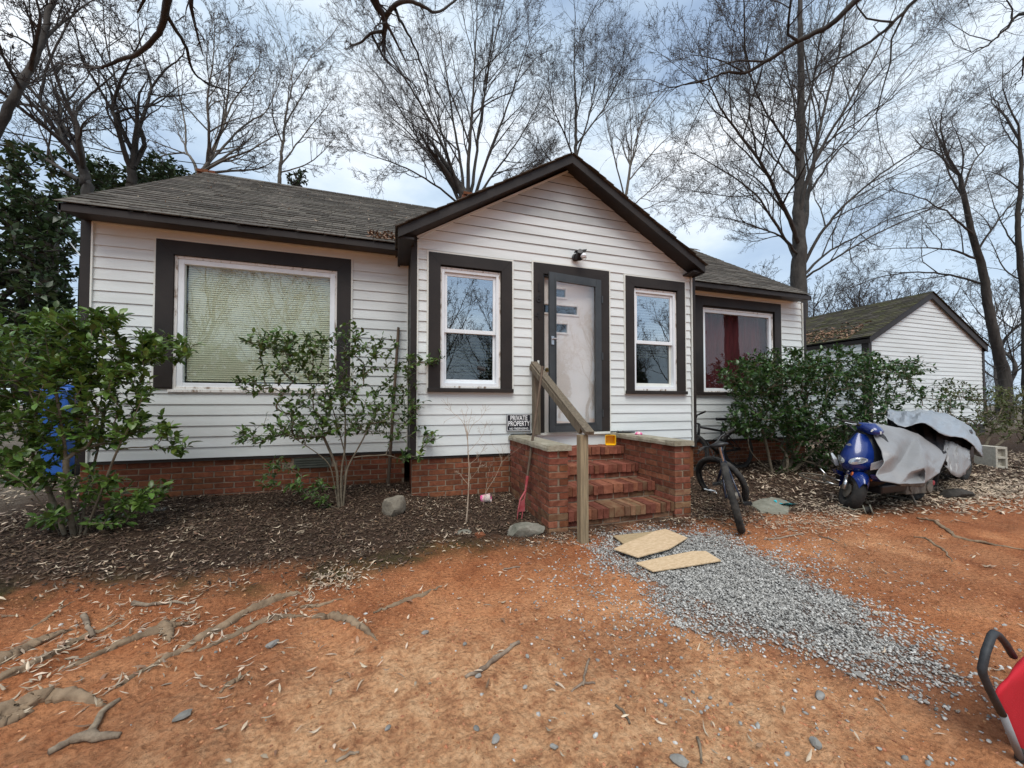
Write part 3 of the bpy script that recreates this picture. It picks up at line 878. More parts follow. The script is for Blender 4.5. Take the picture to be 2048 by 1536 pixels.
# --- dark corner boards and cream edging strips
for x0, x1, y in ((XL, XL + .09, YA), (XR - .07, XR, YA), (PX0 - .012, PX0 + .06, YB), (PX1 - .045, PX1 + .012, YB)):
    MB().box(x0, x1, y - .03, y + (.16 if y == YA else .66), Z0 - .03, ZT).build('corner_board', M['brown'], house, bevel=.003)
for x, y, z1 in ((XL + .098, YA, ZT - .02), (XR - .083, YA, ZT - .02), (PX0 + .068, YB, 3.245), (PX1 - .054, YB, 3.245), (PX0 - .03, YA, ZT - .02), (PX1 + .03, YA, ZT - .02)):
    MB().box(x - .008, x + .008, y - .032, y, Z0 - .01, z1).build('edging_strip', M['cream'], house)
# starter dark line over the brick
MB().box(XL + .05, PX0, YA - .012, YA + .004, Z0 - .035, Z0 - .001).build('drip_board', M['brown'], house)
MB().box(PX1, XR - .05, YA - .012, YA + .004, Z0 - .035, Z0 - .001).build('drip_board', M['brown'], house)
MB().box(PX0, 1.42, YB - .004, YB + .004, Z0 - .03, Z0 - .001).build('drip_board', M['brown'], house)

# --- foundation brickwork, each brick a piece
BH, BL, BD, JT = .057, .194, .09, .0107
brick_meshes = []
def brick_mesh(l, d, h, mat, n=4, jit=.0022):
    out = []
    for k in range(n):
        mb_ = MB(); mb_.box(-l / 2, l / 2, -d / 2, d / 2, -h / 2, h / 2, jit=jit)
        out.append(mb_.mesh('brick', mat, bevel=.0028))
    return out
BM = {}
def bricks_of(l, d, h, mat):
    k = (round(l, 3), round(d, 3), round(h, 3), mat.name)
    if k not in BM: BM[k] = brick_mesh(l, d, h, mat)
    return rng.choice(BM[k])
def put_brick(parent, x, y, z, l, d, h, mat=None):
    # soil splashed up over the lowest courses of the entry
    if mat is not None and mat.name == 'step_brick' and rng.random() < .75 * min(.85, max(0, (.42 - z) / .4)) * (1.15 if y < 3.6 else .8): mat = M['brick_mud']
    o = link('brick', bricks_of(l, d, h, mat or M['brick']), parent)
    o.location = Vector((x, y, z)) - world_loc(parent)
    o.location.y += rng.uniform(-.0015, .0015); o.location.x += rng.uniform(-.0015, .0015)
    o.rotation_euler = (rng.uniform(-.006, .006), rng.uniform(-.006, .006), rng.uniform(-.006, .006))
    return o
def brick_skirt(name, y, x0, x1, z_top, courses, skip=None):
    w = MB().box(x0, x1, y + .005, y + .09, z_top - courses * .0677, z_top).build(name, M['mortar'], house)
    for k in range(courses):
        z = z_top - .0677 * k - JT / 2 - BH / 2
        x = x0 - (.1 if k % 2 else 0)
        while x < x1 - .03:
            a, b = max(x, x0), min(x + BL, x1)
            if b - a > .03 and not (skip and skip(a, b, z)):
                put_brick(w, (a + b) / 2, y + .045, z, round(b - a, 2), BD, BH)
            x += BL + JT
    return w
brick_skirt('foundation_wall', YA + .012, XL + .02, PX0 - .06, Z0 - .036, 7, lambda a, b, z: (a + b) / 2 < -.75 and (a + b) / 2 > -1.25 and z > .44)
brick_skirt('foundation_wall', YB + .012, PX0 + .012, 1.425, Z0 - .032, 9)
brick_skirt('foundation_wall', YA + .012, PX1 + .02, XR - .02, Z0 - .036, 6)
mb = MB(); mb.box(PX0 + .014, PX0 + .1, YB + .112, YA, .05, Z0 - .03); mb.box(PX1 - .1, PX1 - .014, YB + .02, YA, .05, Z0 - .03); mb.build('foundation_return', M['brick_i'], house)
v = empty('foundation_vent', (-1.0, YA, .48), parent=house); v.location = Vector((-1.0, YA, .5)) - world_loc(house)
MB().box(-1.21, -.79, YA - .002, YA + .02, .44, .57).build('vent_frame', M['vent_green'], v)
for k in range(4):
    MB().box(-1.19, -.81, YA - .014, YA - .004, .45 + k * .03, .468 + k * .03).build('louver', M['vent_green'], v)

# --- windows
def casing(parent, o, w, y, sill=True, head=None, d=.038, mat=None):
    """flat dark boards round an opening, head mitred onto the sides"""
    mat = mat or M['brown']
    x0, x1, z0, z1 = o
    hw = head or w
    zb = z0 + (.05 if sill else 0)
    f, bk = y - d, y + .02
    MB().hexa([(x0, f, zb), (x0 + w, f, zb), (x0 + w, bk, zb), (x0, bk, zb), (x0, f, z1 - .001), (x0 + w, f, z1 - hw), (x0 + w, bk, z1 - hw), (x0, bk, z1 - .001)]).build('casing_board', mat, parent)
    MB().hexa([(x1 - w, f, zb), (x1, f, zb), (x1, bk, zb), (x1 - w, bk, zb), (x1 - w, f, z1 - hw), (x1, f, z1 - .001), (x1, bk, z1 - .001), (x1 - w, bk, z1 - hw)]).build('casing_board', mat, parent)
    MB().hexa([(x0 + w + .0012, f, z1 - hw + .0008), (x1 - w - .0012, f, z1 - hw + .0008), (x1 - w - .0012, bk, z1 - hw + .0008), (x0 + w + .0012, bk, z1 - hw + .0008), (x0 + .0012, f, z1), (x1 - .0012, f, z1), (x1 - .0012, bk, z1), (x0 + .0012, bk, z1)]).build('casing_board', mat, parent)
    if sill:
        MB().box(x0 - .012, x1 + .012, f - .03, bk, z0, zb - .002).build('sill', mat, parent, bevel=.004)
    # cream channel where the siding meets the casing
    mb = MB()
    mb.box(x0 - .022, x0 - .001, y - .03, y, z0, z1 + .022); mb.box(x1 + .001, x1 + .022, y - .03, y, z0, z1 + .022); mb.box(x0 - .001, x1 + .001, y - .03, y, z1 + .001, z1 + .022)
    mb.build('channel_trim', M['cream'], parent)

def ring(parent, name, x0, x1, z0, z1, w, y0, y1, mat, wb=None, bev=.004):
    wb = wb or w
    mb = MB()
    mb.box(x0, x0 + w, y0, y1, z0, z1); mb.box(x1 - w, x1, y0, y1, z0, z1)
    mb.box(x0 + w, x1 - w, y0 + .001, y1 - .001, z0, z0 + wb); mb.box(x0 + w, x1 - w, y0 + .001, y1 - .001, z1 - w, z1)
    return mb.build(name, mat, parent, bevel=bev)

def blind(parent, x0, x1, z0, z1, y, pitch, mat, tilt=.5, name='blind_slat'):
    z = z1
    n = 0
    hd = .012
    while z > z0:
        mb_ = MB()
        yy = y
        c, s_ = hd * math.cos(tilt), hd * math.sin(tilt) * 1.0
        a = rng.uniform(-.0015, .0015)
        mb_.hexa([(x0, yy - c, z - s_), (x1, yy - c, z - s_ + a), (x1, yy + c, z + s_ + a), (x0, yy + c, z + s_),
                  (x0, yy - c, z - s_ + .0015), (x1, yy - c, z - s_ + a + .0015), (x1, yy + c, z + s_ + a + .0015), (x0, yy + c, z + s_ + .0015)])
        mb_.build(name, mat, parent)
        z -= pitch; n += 1

def room_box(parent, x0, x1, z0, z1, y, d=.5):  # near-black box behind a pane, stands in for the unlit interior
    mb_ = MB()
    mb_.box(x0 - .05, x1 + .05, y + d, y + d + .03, z0 - .05, z1 + .05)
    mb_.box(x0 - .08, x0 - .05, y, y + d, z0 - .05, z1 + .05); mb_.box(x1 + .05, x1 + .08, y, y + d, z0 - .05, z1 + .05)
    mb_.box(x0 - .08, x1 + .08, y, y + d, z1 + .05, z1 + .08); mb_.box(x0 - .08, x1 + .08, y, y + d, z0 - .08, z0 - .05)
    return mb_.build('room_lining', M['room'], parent)

def part_empty(name, x, y, z, label=None):
    o = empty(name, parent=house)
    o.location = Vector((x, y, z)) - world_loc(house)
    if label: o['label'] = label
    return o

# large left picture window
wA = part_empty('window', (WA[0] + WA[1]) / 2, YA, 1.4, 'wide picture window with cream blinds')
casing(wA, (WA[0], WA[1], WA[2] + .04, WA[3]), .165, YA, sill=False)
ring(wA, 'outer_frame', -2.462, -.73, 1.425, 2.986, .03, YA - .012, YA + .06, M['flaky'])
ring(wA, 'sash_frame', -2.431, -.762, 1.452, 2.956, .058, YA - .002, YA + .055, M['white'], .05)
MB().box(-2.372, -.82, YA + .028, YA + .033, 1.503, 2.897).build('pane', M['glass_a'], wA)
MB().box(-2.50, -.70, YA - .03, YA + .03, 1.392, 1.422).build('sill', M['flaky'], wA)
blind(wA, -2.37, -.822, 1.56, 2.90, YA + .085, .0262, M['blind'], tilt=1.25)
MB().box(-2.37, -.822, YA + .075, YA + .10, 1.527, 1.545).build('blind_rail', M['blind'], wA)
room_box(wA, -2.43, -.76, 1.45, 2.95, YA + .135)

def double_hung(o, fx0, fx1, kind):
    w = part_empty('window', (o[0] + o[1]) / 2, YB, 1.4, 'sash window left of the door' if kind == 1 else 'sash window right of the door')
    casing(w, o, .142, YB)
    ring(w, 'outer_frame', fx0 - .018, fx1 + .018, 1.45, 2.955, .02, YB - .006, YB + .05, M['flaky'], .025)
    ring(w, 'outer_frame', fx0, fx1, 1.475, 2.935, .036, YB, YB + .075, M['white'], .04)
    x0, x1 = fx0 + .037, fx1 - .037
    zm = 2.165
    ring(w, 'sash_frame', x0, x1, zm - .02, 2.896, .036, YB + .026, YB + .055, M['white'], .05)
    ring(w, 'sash_frame', x0 + .001, x1 - .001, 1.518, zm + .012, .030, YB + .058, YB + .085, M['white'] if kind == 1 else M['cream'], .045)
    MB().box(x0 + .034, x1 - .034, YB + .038, YB + .042, zm + .028, 2.862).build('pane', M['glass_b'], w)
    MB().box(x0 + .029, x1 - .029, YB + .069, YB + .073, 1.562, zm - .016).build('pane', M['glass_c'], w)
    if kind == 1:
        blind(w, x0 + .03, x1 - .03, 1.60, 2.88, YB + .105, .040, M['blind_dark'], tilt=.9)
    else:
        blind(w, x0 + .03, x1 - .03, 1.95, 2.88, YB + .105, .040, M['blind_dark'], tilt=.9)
    room_box(w, x0, x1, 1.5, 2.9, YB + .125)
    return w
wB1 = double_hung(B1, .535, 1.272, 1)
wB2 = double_hung(B2, 3.318, 4.055, 2)

# right picture window with the red curtain
wC = part_empty('window', (WC[0] + WC[1]) / 2, YA, 1.4, 'picture window with a red curtain')
casing(wC, WC, .165, YA)
ring(wC, 'outer_frame', 5.212, 6.918, 1.462, 2.988, .026, YA - .012, YA + .06, M['flaky'])
ring(wC, 'sash_frame', 5.239, 6.89, 1.49, 2.962, .055, YA - .002, YA + .055, M['white'], .05)
MB().box(5.294, 6.835, YA + .028, YA + .033, 1.541, 2.907).build('pane', M['glass_e'], wC)
rows = []
for k in range(141):
    x = 5.25 + k * .0122
    u = x * 26 + 1.6 * math.sin(x * 5.1) + .8 * math.sin(x * 13)
    rows.append([(x, YA + .15 + (.026 + .012 * math.sin(x * 3.7)) * math.sin(u + .25 * math.sin(z * 2)), z) for z in (1.45, 1.8, 2.2, 2.6, 2.95)])
MB().grid(rows).build('curtain', M['curtain'], wC, smooth='all')
room_box(wC, 5.24, 6.89, 1.49, 2.96, YA + .23)

# --- entry: casing, inner door, storm door a little open
dr = part_empty('entry_door', 2.3, YB, .87, 'cream front door with three small lights')
casing(dr, DR, .14, YB, sill=False, d=.036)
mb = MB(); mb.box(1.862, 1.905, YB - .004, YB + .10, .872, 3.03); mb.box(2.728, 2.768, YB - .004, YB + .10, .872, 3.03); mb.box(1.905, 2.728, YB - .004, YB + .10, 2.985, 3.03); mb.build('door_frame', M['metal_dark'], dr)
MB().box(1.74, 2.885, YB - .045, YB + .12, .838, .869).build('threshold', M['cream'], dr)
MB().box(1.64, 2.903, YB - .003, YB + .02, .60, .836).build('threshold_riser', M['siding'], dr)
yd = YB + .062
lites = [(2.01, 2.245, 2.735, 2.845), (1.925, 2.425, 2.505, 2.615), (2.01, 2.27, 2.245, 2.36)]
mb = MB()
for a, b, c, d in rects(1.906, 2.727, .872, 2.984, lites): mb.box(a, b, yd, yd + .04, c, d)
mb.build('door_leaf', M['door'], dr)
for a, b, c, d in lites:
    ring(dr, 'lite_frame', a - .028, b + .028, c - .028, d + .028, .027, yd - .014, yd - .001, M['door'])
    MB().box(a, b, yd + .012, yd + .017, c, d).build('lite_pane', M['glass_c'], dr)
MB().box(1.9, 2.74, yd + .3, yd + .33, .86, 3.0).build('room_lining', M['room'], dr)
k = MB().lathe([(0.0, -.06), (.022, -.058), (.03, -.04), (.024, -.02), (.012, -.014), (.012, 0), (.028, .001), (.028, .006)], 16, M=Matrix.Translation((1.955, yd, 1.715)) @ Matrix.Rotation(-math.pi / 2, 4, 'X')).build('door_knob', M['brass'], dr, smooth=True)
# storm door leaf, hinged on the right
sd = part_empty('storm_door', 2.752, YB - .006, .875, 'dark grey storm door standing slightly open')
sd.rotation_euler = (0, 0, R(6.5))
W_ = .838
def lb(x0, x1, y0, y1, z0, z1, name, mat, bev=.003):
    MB().box(x0, x1, y0, y1, z0, z1).build(name, mat, sd, bevel=bev, local=True)
lb(-W_, -W_ + .085, -.034, 0, .005, 2.125, 'door_stile', M['metal_dark'])
lb(-.085, 0, -.034, 0, .005, 2.125, 'door_stile', M['metal_dark'])
lb(-W_ + .086, -.086, -.033, -.001, .005, .105, 'door_rail', M['metal_dark'])
lb(-W_ + .086, -.086, -.033, -.001, 2.035, 2.125, 'door_rail', M['metal_dark'])
mb = MB()
for x0, x1, z0, z1 in ((-W_ + .086, -W_ + .104, .106, 2.034), (-.104, -.086, .106, 2.034), (-W_ + .105, -.105, .106, .124), (-W_ + .105, -.105, 2.016, 2.034)): mb.box(x0, x1, -.04, -.008, z0, z1)
mb.build('glazing_bead', M['metal_dark'], sd, local=True)
MB().box(-W_ + .104, -.104, -.022, -.018, .124, 2.016).build('glass_pane', M['glass_d'], sd, local=True)
mb = MB(); mb.box(-W_ + .02, -W_ + .06, -.05, -.035, 1.16, 1.27); mb.tube([(-W_ + .04, -.05, 1.235), (-W_ + .04, -.075, 1.235), (-W_ + .10, -.078, 1.235)], .009, 8)
mb.build('handle', M['chrome'], sd, local=True)
for z in (.25, 1.05, 1.85):
    MB().tube([(.012, -.036, z - .05), (.012, -.036, z + .05)], .011, 8).build('hinge', M['metal_dark'], sd, local=True)
# doorbell plate and house number on the left casing
MB().box(1.788, 1.815, YB - .046, YB - .037, 1.735, 1.83).build('doorbell', M['cream'], house, bevel=.002)
def text_mesh(body, size, extr, name, mat, bold=0.0, sx=1.0):
    cu = bpy.data.curves.new(name, 'FONT')
    cu.body = body; cu.size = size; cu.extrude = extr; cu.offset = bold; cu.align_x = 'CENTER'; cu.align_y = 'CENTER'
    cu.resolution_u = 3
    o = bpy.data.objects.new(name, cu); COL.objects.link(o)
    bpy.context.view_layer.update()
    me = bpy.data.meshes.new_from_object(o.evaluated_get(bpy.context.evaluated_depsgraph_get()))
    bpy.data.objects.remove(o); bpy.data.curves.remove(cu)
    me.name = name; me.materials.clear(); me.materials.append(mat)
    me.transform(Matrix.Rotation(math.pi / 2, 4, 'X') @ Matrix.Diagonal((sx, 1, 1, 1)))
    return me
for ch, x, z in (('1', 1.812, 2.805), ('6', 1.808, 2.655), ('4', 1.795, 2.43)):
    o = link('house_number', text_mesh(ch, .15, .003, 'house_number', M['digit'], .002), house)
    o.location = Vector((x, YB - .042, z)) - world_loc(house)

# --- roofs
RY, RZ, EY, EZ = 7.95, 5.42, 4.95, 3.325     # main ridge and eave
EX0, EX1 = -3.30, 7.52
roof = part_empty('roof', 2.2, RY, 4.0)
sl = (RZ - EZ) / (RY - EY)
mb = MB()
mb.prism([(EX0, EY + .03, EZ - .012), (EX0, RY, RZ - .012), (EX0, 2 * RY - EY, EZ - .012), (EX0, 2 * RY - EY, EZ - .11), (EX0, RY, RZ - .13), (EX0, EY + .03, EZ - .05)], (0, 0, 0), (EX1 - EX0, 0, 0))
mb.build('roof_deck', M['underlay'], roof)
ang = math.atan(sl)
cs, sn = math.cos(ang), math.sin(ang)
def roof_pt(x, s, h):
    return (x, EY + s * cs - h * sn, EZ + s * sn + h * cs)
def shingle_shape(x0, x1, s0, ln, th, skew, pt):
    lift = .004
    a, b, c, d = pt(x0, s0 + skew, lift), pt(x1, s0 - skew, lift), pt(x1, s0 + ln, .0), pt(x0, s0 + ln, .0)
    e_, f, g, h = pt(x0, s0 + skew, lift + th), pt(x1, s0 - skew, lift + th), pt(x1, s0 + ln, .003), pt(x0, s0 + ln, .003)
    return [a, b, c, d, e_, f, g, h]
from bisect import bisect
tabs = []
SLEN = math.hypot(RY - EY, RZ - EZ)
row, s = 0, -.02
while s < SLEN - .02:
    x = EX0 - .02 - rng.uniform(0, .2)
    while x < EX1:
        w = .31 + rng.uniform(-.03, .03) if rng.random() > .2 else rng.uniform(.13, .24)
        x0, x1 = max(x, EX0 - .025), min(x + w - .006, EX1 + .025)
        if x1 - x0 > .04:
            # the porch roof covers some of it
            p = roof_pt((x0 + x1) / 2, s, 0)
            if not (abs(p[0] - PXM) < (4.50 - p[2]) / .6 and p[2] < 4.5):
                q = Vector(p) - Vector((0, 0, ZC)); d2 = q.length
                facing = abs((q.normalized()).dot(Vector((0, -sn, cs))))
                tabs.append(((x1 - x0) * .127 * facing / d2 ** 2, shingle_shape(x0, x1, s + rng.uniform(-.006, .006), .17, rng.uniform(.006, .012), rng.uniform(-.003, .003), roof_pt)))
        x += w
    s += .127; row += 1
tabs.sort(key=lambda t: -t[0])
for a, sh in tabs[:290]: MB().hexa(sh).build('shingle', M['shingle'], roof)
mb = MB()
for a, sh in tabs[290:]: mb.hexa(sh)
mb.build('shingle', M['shingle_i'], roof, kind='stuff')
mb = MB()
x = EX0
while x < EX1:
    w = .24
    mb.hexa([(x, RY - .13, RZ - .075), (x + w - .01, RY - .13, RZ - .075), (x + w - .01, RY, RZ + .01), (x, RY, RZ + .01), (x, RY - .13, RZ - .06), (x + w - .01, RY - .13, RZ - .06), (x + w - .01, RY, RZ + .028), (x, RY, RZ + .028)])
    x += w
mb.build('ridge_cap', M['shingle_i'], roof, kind='stuff')
# rear slope: one sheet of the same covering
MB().hexa([(EX0, RY, RZ - .011), (EX1, RY, RZ - .011), (EX1, 2 * RY - EY, EZ - .011), (EX0, 2 * RY - EY, EZ - .011), (EX0, RY, RZ + .01), (EX1, RY, RZ + .01), (EX1, 2 * RY - EY, EZ + .01), (EX0, 2 * RY - EY, EZ + .01)]).build('rear_slope', M['shingle_i'], roof)
# eaves: fascia, soffit, frieze, left and right of the porch; rake boards at the ends
for x0, x1 in ((EX0, PX0 - .02), (PX1 - .06, EX1)):
    MB().box(x0, x1, EY + .004, EY + .03, EZ - .092, EZ - .016).build('fascia', M['brown'], house, bevel=.003)
    MB().prism([(x0 + .03, EY + .031, EZ - .04), (x0 + .03, YA + .02, ZT + .08), (x0 + .03, YA + .02, ZT + .001), (x0 + .03, YA - .06, ZT - .02), (x0 + .03, YA - .075, EZ - .07), (x0 + .03, EY + .031, EZ - .09)], (0, 0, 0), (x1 - x0 - .06, 0, 0)).build('soffit', M['brown'], house)
    MB().box(x0 + .1, x1 - .1, YA - .030, YA - .006, ZT - .026, ZT - .004).build('edging_strip', M['siding'], house)
for x0, x1 in ((EX0 - .004, EX0 + .022), (EX1 - .022, EX1 + .004)):
    MB().prism([(x0, EY + .004, EZ - .02), (x0, RY, RZ - .02), (x0, 2 * RY - EY, EZ - .02), (x0, 2 * RY - EY, EZ - .15), (x0, RY, RZ - .15), (x0, EY + .004, EZ - .11)], (0, 0, 0), (x1 - x0, 0, 0)).build('rake_board', M['brown'], house)
# porch roof
PZ, PY0, PY1 = 4.545, 4.335, 7.0
PL, PR = .015, 4.375
PZL, PZR = PZ - (PXM - PL) * .588, PZ - (PR - PXM) * .562
proof = part_empty('porch_roof', PXM, PY0, PZ)
for xe, ze in ((PL, PZL), (PR, PZR)):
    t = .075
    MB().hexa([(xe, PY0 + .02, ze - .03), (PXM, PY0 + .02, PZ - .03), (PXM, PY1, PZ - .03), (xe, PY1, ze - .03), (xe, PY0 + .02, ze), (PXM, PY0 + .02, PZ), (PXM, PY1, PZ), (xe, PY1, ze)]).build('roof_deck', M['underlay'], proof)
    # shingle courses showing their saw-toothed edge over the rake
    mb = MB()
    n = 19
    L_ = math.hypot(PXM - xe, PZ - ze)
    ux, uz = (PXM - xe) / L_, (PZ - ze) / L_
    for k in range(n):
        s0 = k * L_ / n - .03
        yy = PY0 - .03 + rng.uniform(-.012, .006)
        while yy < PY1 - .2:
            w = .3 + rng.uniform(-.04, .04)
            pt = lambda y_, s_, h_: (xe + ux * s_ - uz * h_ * (1 if ux > 0 else -1), y_, ze + uz * s_ + abs(ux) * h_)
            mb.hexa(shingle_shape(yy, min(yy + w - .006, PY1), s0, .16, rng.uniform(.008, .014), rng.uniform(-.004, .004), pt))
            yy += w
    mb.build('shingle', M['shingle_i'], proof, kind='stuff')
    # barge board with a stepped lower moulding, cut plumb at the eave
    d1 = .108
    MB().prism([(xe, PY0, ze - .012), (PXM, PY0, PZ - .012), (PXM, PY0, PZ - .012 - d1), (xe, PY0, ze - .012 - d1)], (0, 0, 0), (0, .028, 0)).build('barge_board', M['brown'], house)
    MB().prism([(xe + .04 * (1 if ux > 0 else -1), PY0 + .03, ze - .06), (PXM, PY0 + .03, PZ - .031), (PXM, PY0 + .03, PZ - .05), (xe + .04 * (1 if ux > 0 else -1), PY0 + .03, ze - .08)], (0, 0, 0), (0, YB - PY0 - .032, 0)).build('rake_soffit', M['brown'], house)
    # eave return fascia along the side
    sx = 1 if ux > 0 else -1
    MB().box(min(xe, xe + .03 * sx), max(xe, xe + .03 * sx), PY0 + .03, 5.4, ze - .125, ze - .02).build('fascia', M['brown'], house)
    MB().box(min(xe + .03 * sx, xe + .18 * sx), max(xe + .03 * sx, xe + .18 * sx), PY0 + .04, 5.3, ze - .11, ze - .085).build('soffit', M['brown'], house)
    c0 = Vector((PXM + .08, YB - .02, ZPK - .015)); c1 = Vector((PX0 + .055 if sx > 0 else PX1 - .045, YB - .02, 0)); c1.z = ZPK - .015 - abs(c1.x - PXM - .08) * .592
    MB().beam(c0, c1, .024, .020, up=(0, 0, 1)).build('edging_strip', M['siding'], house)

# chimneys behind the ridge
for cx, cy_, zt, wd in ((on_y(420, 340, 8.7).x, 8.7, on_y(420, 334, 8.45).z - .02, .30), (on_y(938, 390, 8.4).x, 8.4, on_y(938, 383, 8.23).z - .02, .32)):
    ch = part_empty('chimney', cx, cy_, 5)
    MB().box(cx - wd / 2 + .012, cx + wd / 2 - .012, cy_ - wd / 2 + .012, cy_ + wd / 2 - .012, 4.4, zt - .02).build('flue', M['mortar'], ch)
    for k in range(5):
        z = zt - .03 - k * .0677
        x = cx - wd / 2 - (.1 if k % 2 else 0)
        ov = .03 if k == 0 else 0
        while x < cx + wd / 2 - .02:
            a, b = max(x, cx - wd / 2), min(x + BL, cx + wd / 2)
            if b - a > .03:
                put_brick(ch, (a + b) / 2, cy_ - wd / 2 + .045 - ov, z, round(b - a, 2), BD, BH)
            x += BL + JT
        for sx in (-1, 1):
            put_brick(ch, cx + sx * (wd / 2 + .003 - .045), cy_ + .06, z, BD, round(wd - .12, 2), BH)
# ------------------------------------------------------------------ brick steps between two cheek walls
steps = empty('brick_steps', (2.26, 3.9, 0), 'red brick entry steps between two low walls with concrete caps', 'steps')
YF, YW = 3.317, YB + .0
def cheek(x0, x1, name, inner):
    zt = .795
    w = MB().box(x0 + .006, x1 - .006, YF + .008, YW - .03, -.15, zt).build(name, M['mortar'], steps)
    hidden = MB()
    for k in range(14):
        z = zt - .006 - .0677 * k - BH / 2
        y = YF
        if k % 2:
            # a brick laid across the front
            put_brick(w, (x0 + x1) / 2, YF + .045, z, .202, BD, BH, M['brick_step'])
            y = YF + BD + JT
        while y < YW - .04:
            y1 = min(y + BL, YW - .012)
            if y1 - y > .035:
                for xs in (x0 + .045 - .001, x1 - .045 + .001):
                    if (xs > (x0 + x1) / 2) == (inner == 'left_face'):
                        hidden.box(xs - .045, xs + .045, y, y1, z - BH / 2, z + BH / 2)
                    else:
                        put_brick(w, xs, (y + y1) / 2, z, BD, round(y1 - y, 2), BH, M['brick_step'])
                if inner == 'left_face' or True:
                    pass
            y = y1 + JT
        if not k % 2:
            pass
    hidden.build('brick', M['brick_i'], w, kind='stuff')
    return w
# left wall: its outer face looks at us; right wall: its inner face does
cw1 = cheek(1.42, 1.622, 'cheek_wall', 'left_face')
cw2 = cheek(2.905, 3.107, 'cheek_wall', 'left_face')
for x0, x1, xo in ((1.392, 1.652, .22), (2.875, 3.135, .28)):
    mb = MB()
    nseg = 12
    rows = []
    # rough cast slab: chipped edges
    def ed(v): return v + rng.uniform(-.006, .006)
    for k in range(nseg + 1):
        y = YF - .03 + (YW - .026 - YF + .03) * k / nseg
        xa, xb = ed(x0), ed(x1)
        rows.append([(xa, y, .797), (xa - .0, y, .825), (xa + rng.uniform(.002, .014), y, .851 + rng.uniform(-.003, .003)), ((xa + xb) / 2, y, .853 + rng.uniform(-.003, .003)), (xb - rng.uniform(.002, .012), y, .851), (xb, y, .828), (xb, y, .797)])
    mb.grid(rows, closed=True)
    mb.f.append(tuple(range(7))); mb.m.append(0)
    b_ = nseg * 7
    mb.f.append(tuple(b_ + i for i in range(7))); mb.m.append(0)
    mb.build('cap_stone', M['concrete'], steps)
# treads: rowlock bricks on edge over a recessed riser
TR = [(3.325, .192), (3.630, .352), (3.942, .518), (4.245, .697)]
xi0, xi1 = 1.628, 2.900
for i, (yf, zt) in enumerate(TR):
    y_next = TR[i + 1][0] if i < 3 else YB - .01
    st = MB().box(xi0, xi1, yf + .035, y_next + .06, -.15 if i == 0 else TR[i - 1][1] - .12, zt - .012).build('step', M['mortar'], steps)
    bw, depth, hh = .0635, min(.30, y_next - yf + .05), .098
    x = xi0 + .004
    while x < xi1 - .03:
        w = bw * rng.uniform(.96, 1.04)
        if rng.random() < .12: w = .128
        w = min(w, xi1 - x)
        o = put_brick(st, x + w / 2, yf + depth / 2 + rng.uniform(-.006, .006), zt - hh / 2 + rng.uniform(-.003, .003), round(w - .007, 2), round(depth, 2), hh, M['brick_step'])
        x += w + .0006
    # riser course under the nosing
    zb = -.04 if i == 0 else TR[i - 1][1]
    z = zt - hh - .012
    k = 0
    while z - .03 > zb - .03:
        x = xi0 - (.09 if (k + i) % 2 else 0)
        while x < xi1 - .03:
            a, b = max(x, xi0 + .004), min(x + BL, xi1 - .003)
            if b - a > .03: put_brick(st, (a + b) / 2, yf + .035 + .045 - .004, z - BH / 2 + .006, round(b - a, 2), BD, BH, M['brick_step'])
            x += BL + JT
        z -= .0677; k += 1

# ------------------------------------------------------------------ handrail of weathered timber
rail = empty('handrail', (1.7, 3.15, gz(1.7, 3.15)), 'weathered timber handrail on two posts beside the steps', 'handrail')
NP = on_g(1160, 1084); nx, ny = 1.665, 3.10
MB().box(nx - .040, nx + .040, ny - .040, ny + .040, -.06, .965).build('post', M['wood_post'], rail, bevel=.004)
MB().box(1.706, 1.796, YB - .135, YB - .05, .855, 1.70).build('post', M['wood_grey'], rail, bevel=.004)
a, b = Vector((1.745, YB - .03, 1.80)), Vector((nx + .03, ny - .085, .985))
MB().beam(a, b, .088, .036).build('rail', M['wood_grey'], rail, bevel=.004)
MB().beam(a + Vector((-.045, 0, -.05)), b + Vector((-.02, .13, .012)), .034, .07).build('rail', M['wood_grey'], rail, bevel=.004)
# ------------------------------------------------------------------ things fixed to or leaning on the house
sg = empty('warning_sign', (1.52, YB - .04, .98), 'black PRIVATE PROPERTY sign on the siding above the left cap stone', 'sign')
c0, c1 = on_y(1013, 829, YB - .035), on_y(1061.5, 862, YB - .035)
x0, x1, z0, z1 = c0.x, c1.x, c1.z, on_y(1037, 828, YB - .035).z
ys = YB - .04
MB().box(x0, x1, ys, ys + .006, z0, z1).build('panel', M['sign_black'], sg, bevel=.002)
ring(sg, 'border', x0 + .006, x1 - .006, z0 + .006, z1 - .006, .005, ys - .002, ys + .001, M['sign_white'], bev=0)
cx, w, h = (x0 + x1) / 2, x1 - x0, z1 - z0
for body, size, zc, sx, bold, tw in (('PRIVATE', h * .40, z0 + h * .755, .62, .0012, .70), ('PROPERTY', h * .40, z0 + h * .435, .60, .0012, .88), ('NO TRESPASSING', h * .165, z0 + h * .15, .74, .0004, .76)):
    me = text_mesh(body, size, .0008, 'lettering', M['sign_white'], bold, sx)
    xs_ = [v_.co.x for v_ in me.vertices]
    k_ = tw * w / (max(xs_) - min(xs_))
    me.transform(Matrix.Diagonal((k_, 1, 1, 1)))
    o = link('lettering', me, sg); o.location = Vector((cx, ys - .0022, zc)) - world_loc(sg)

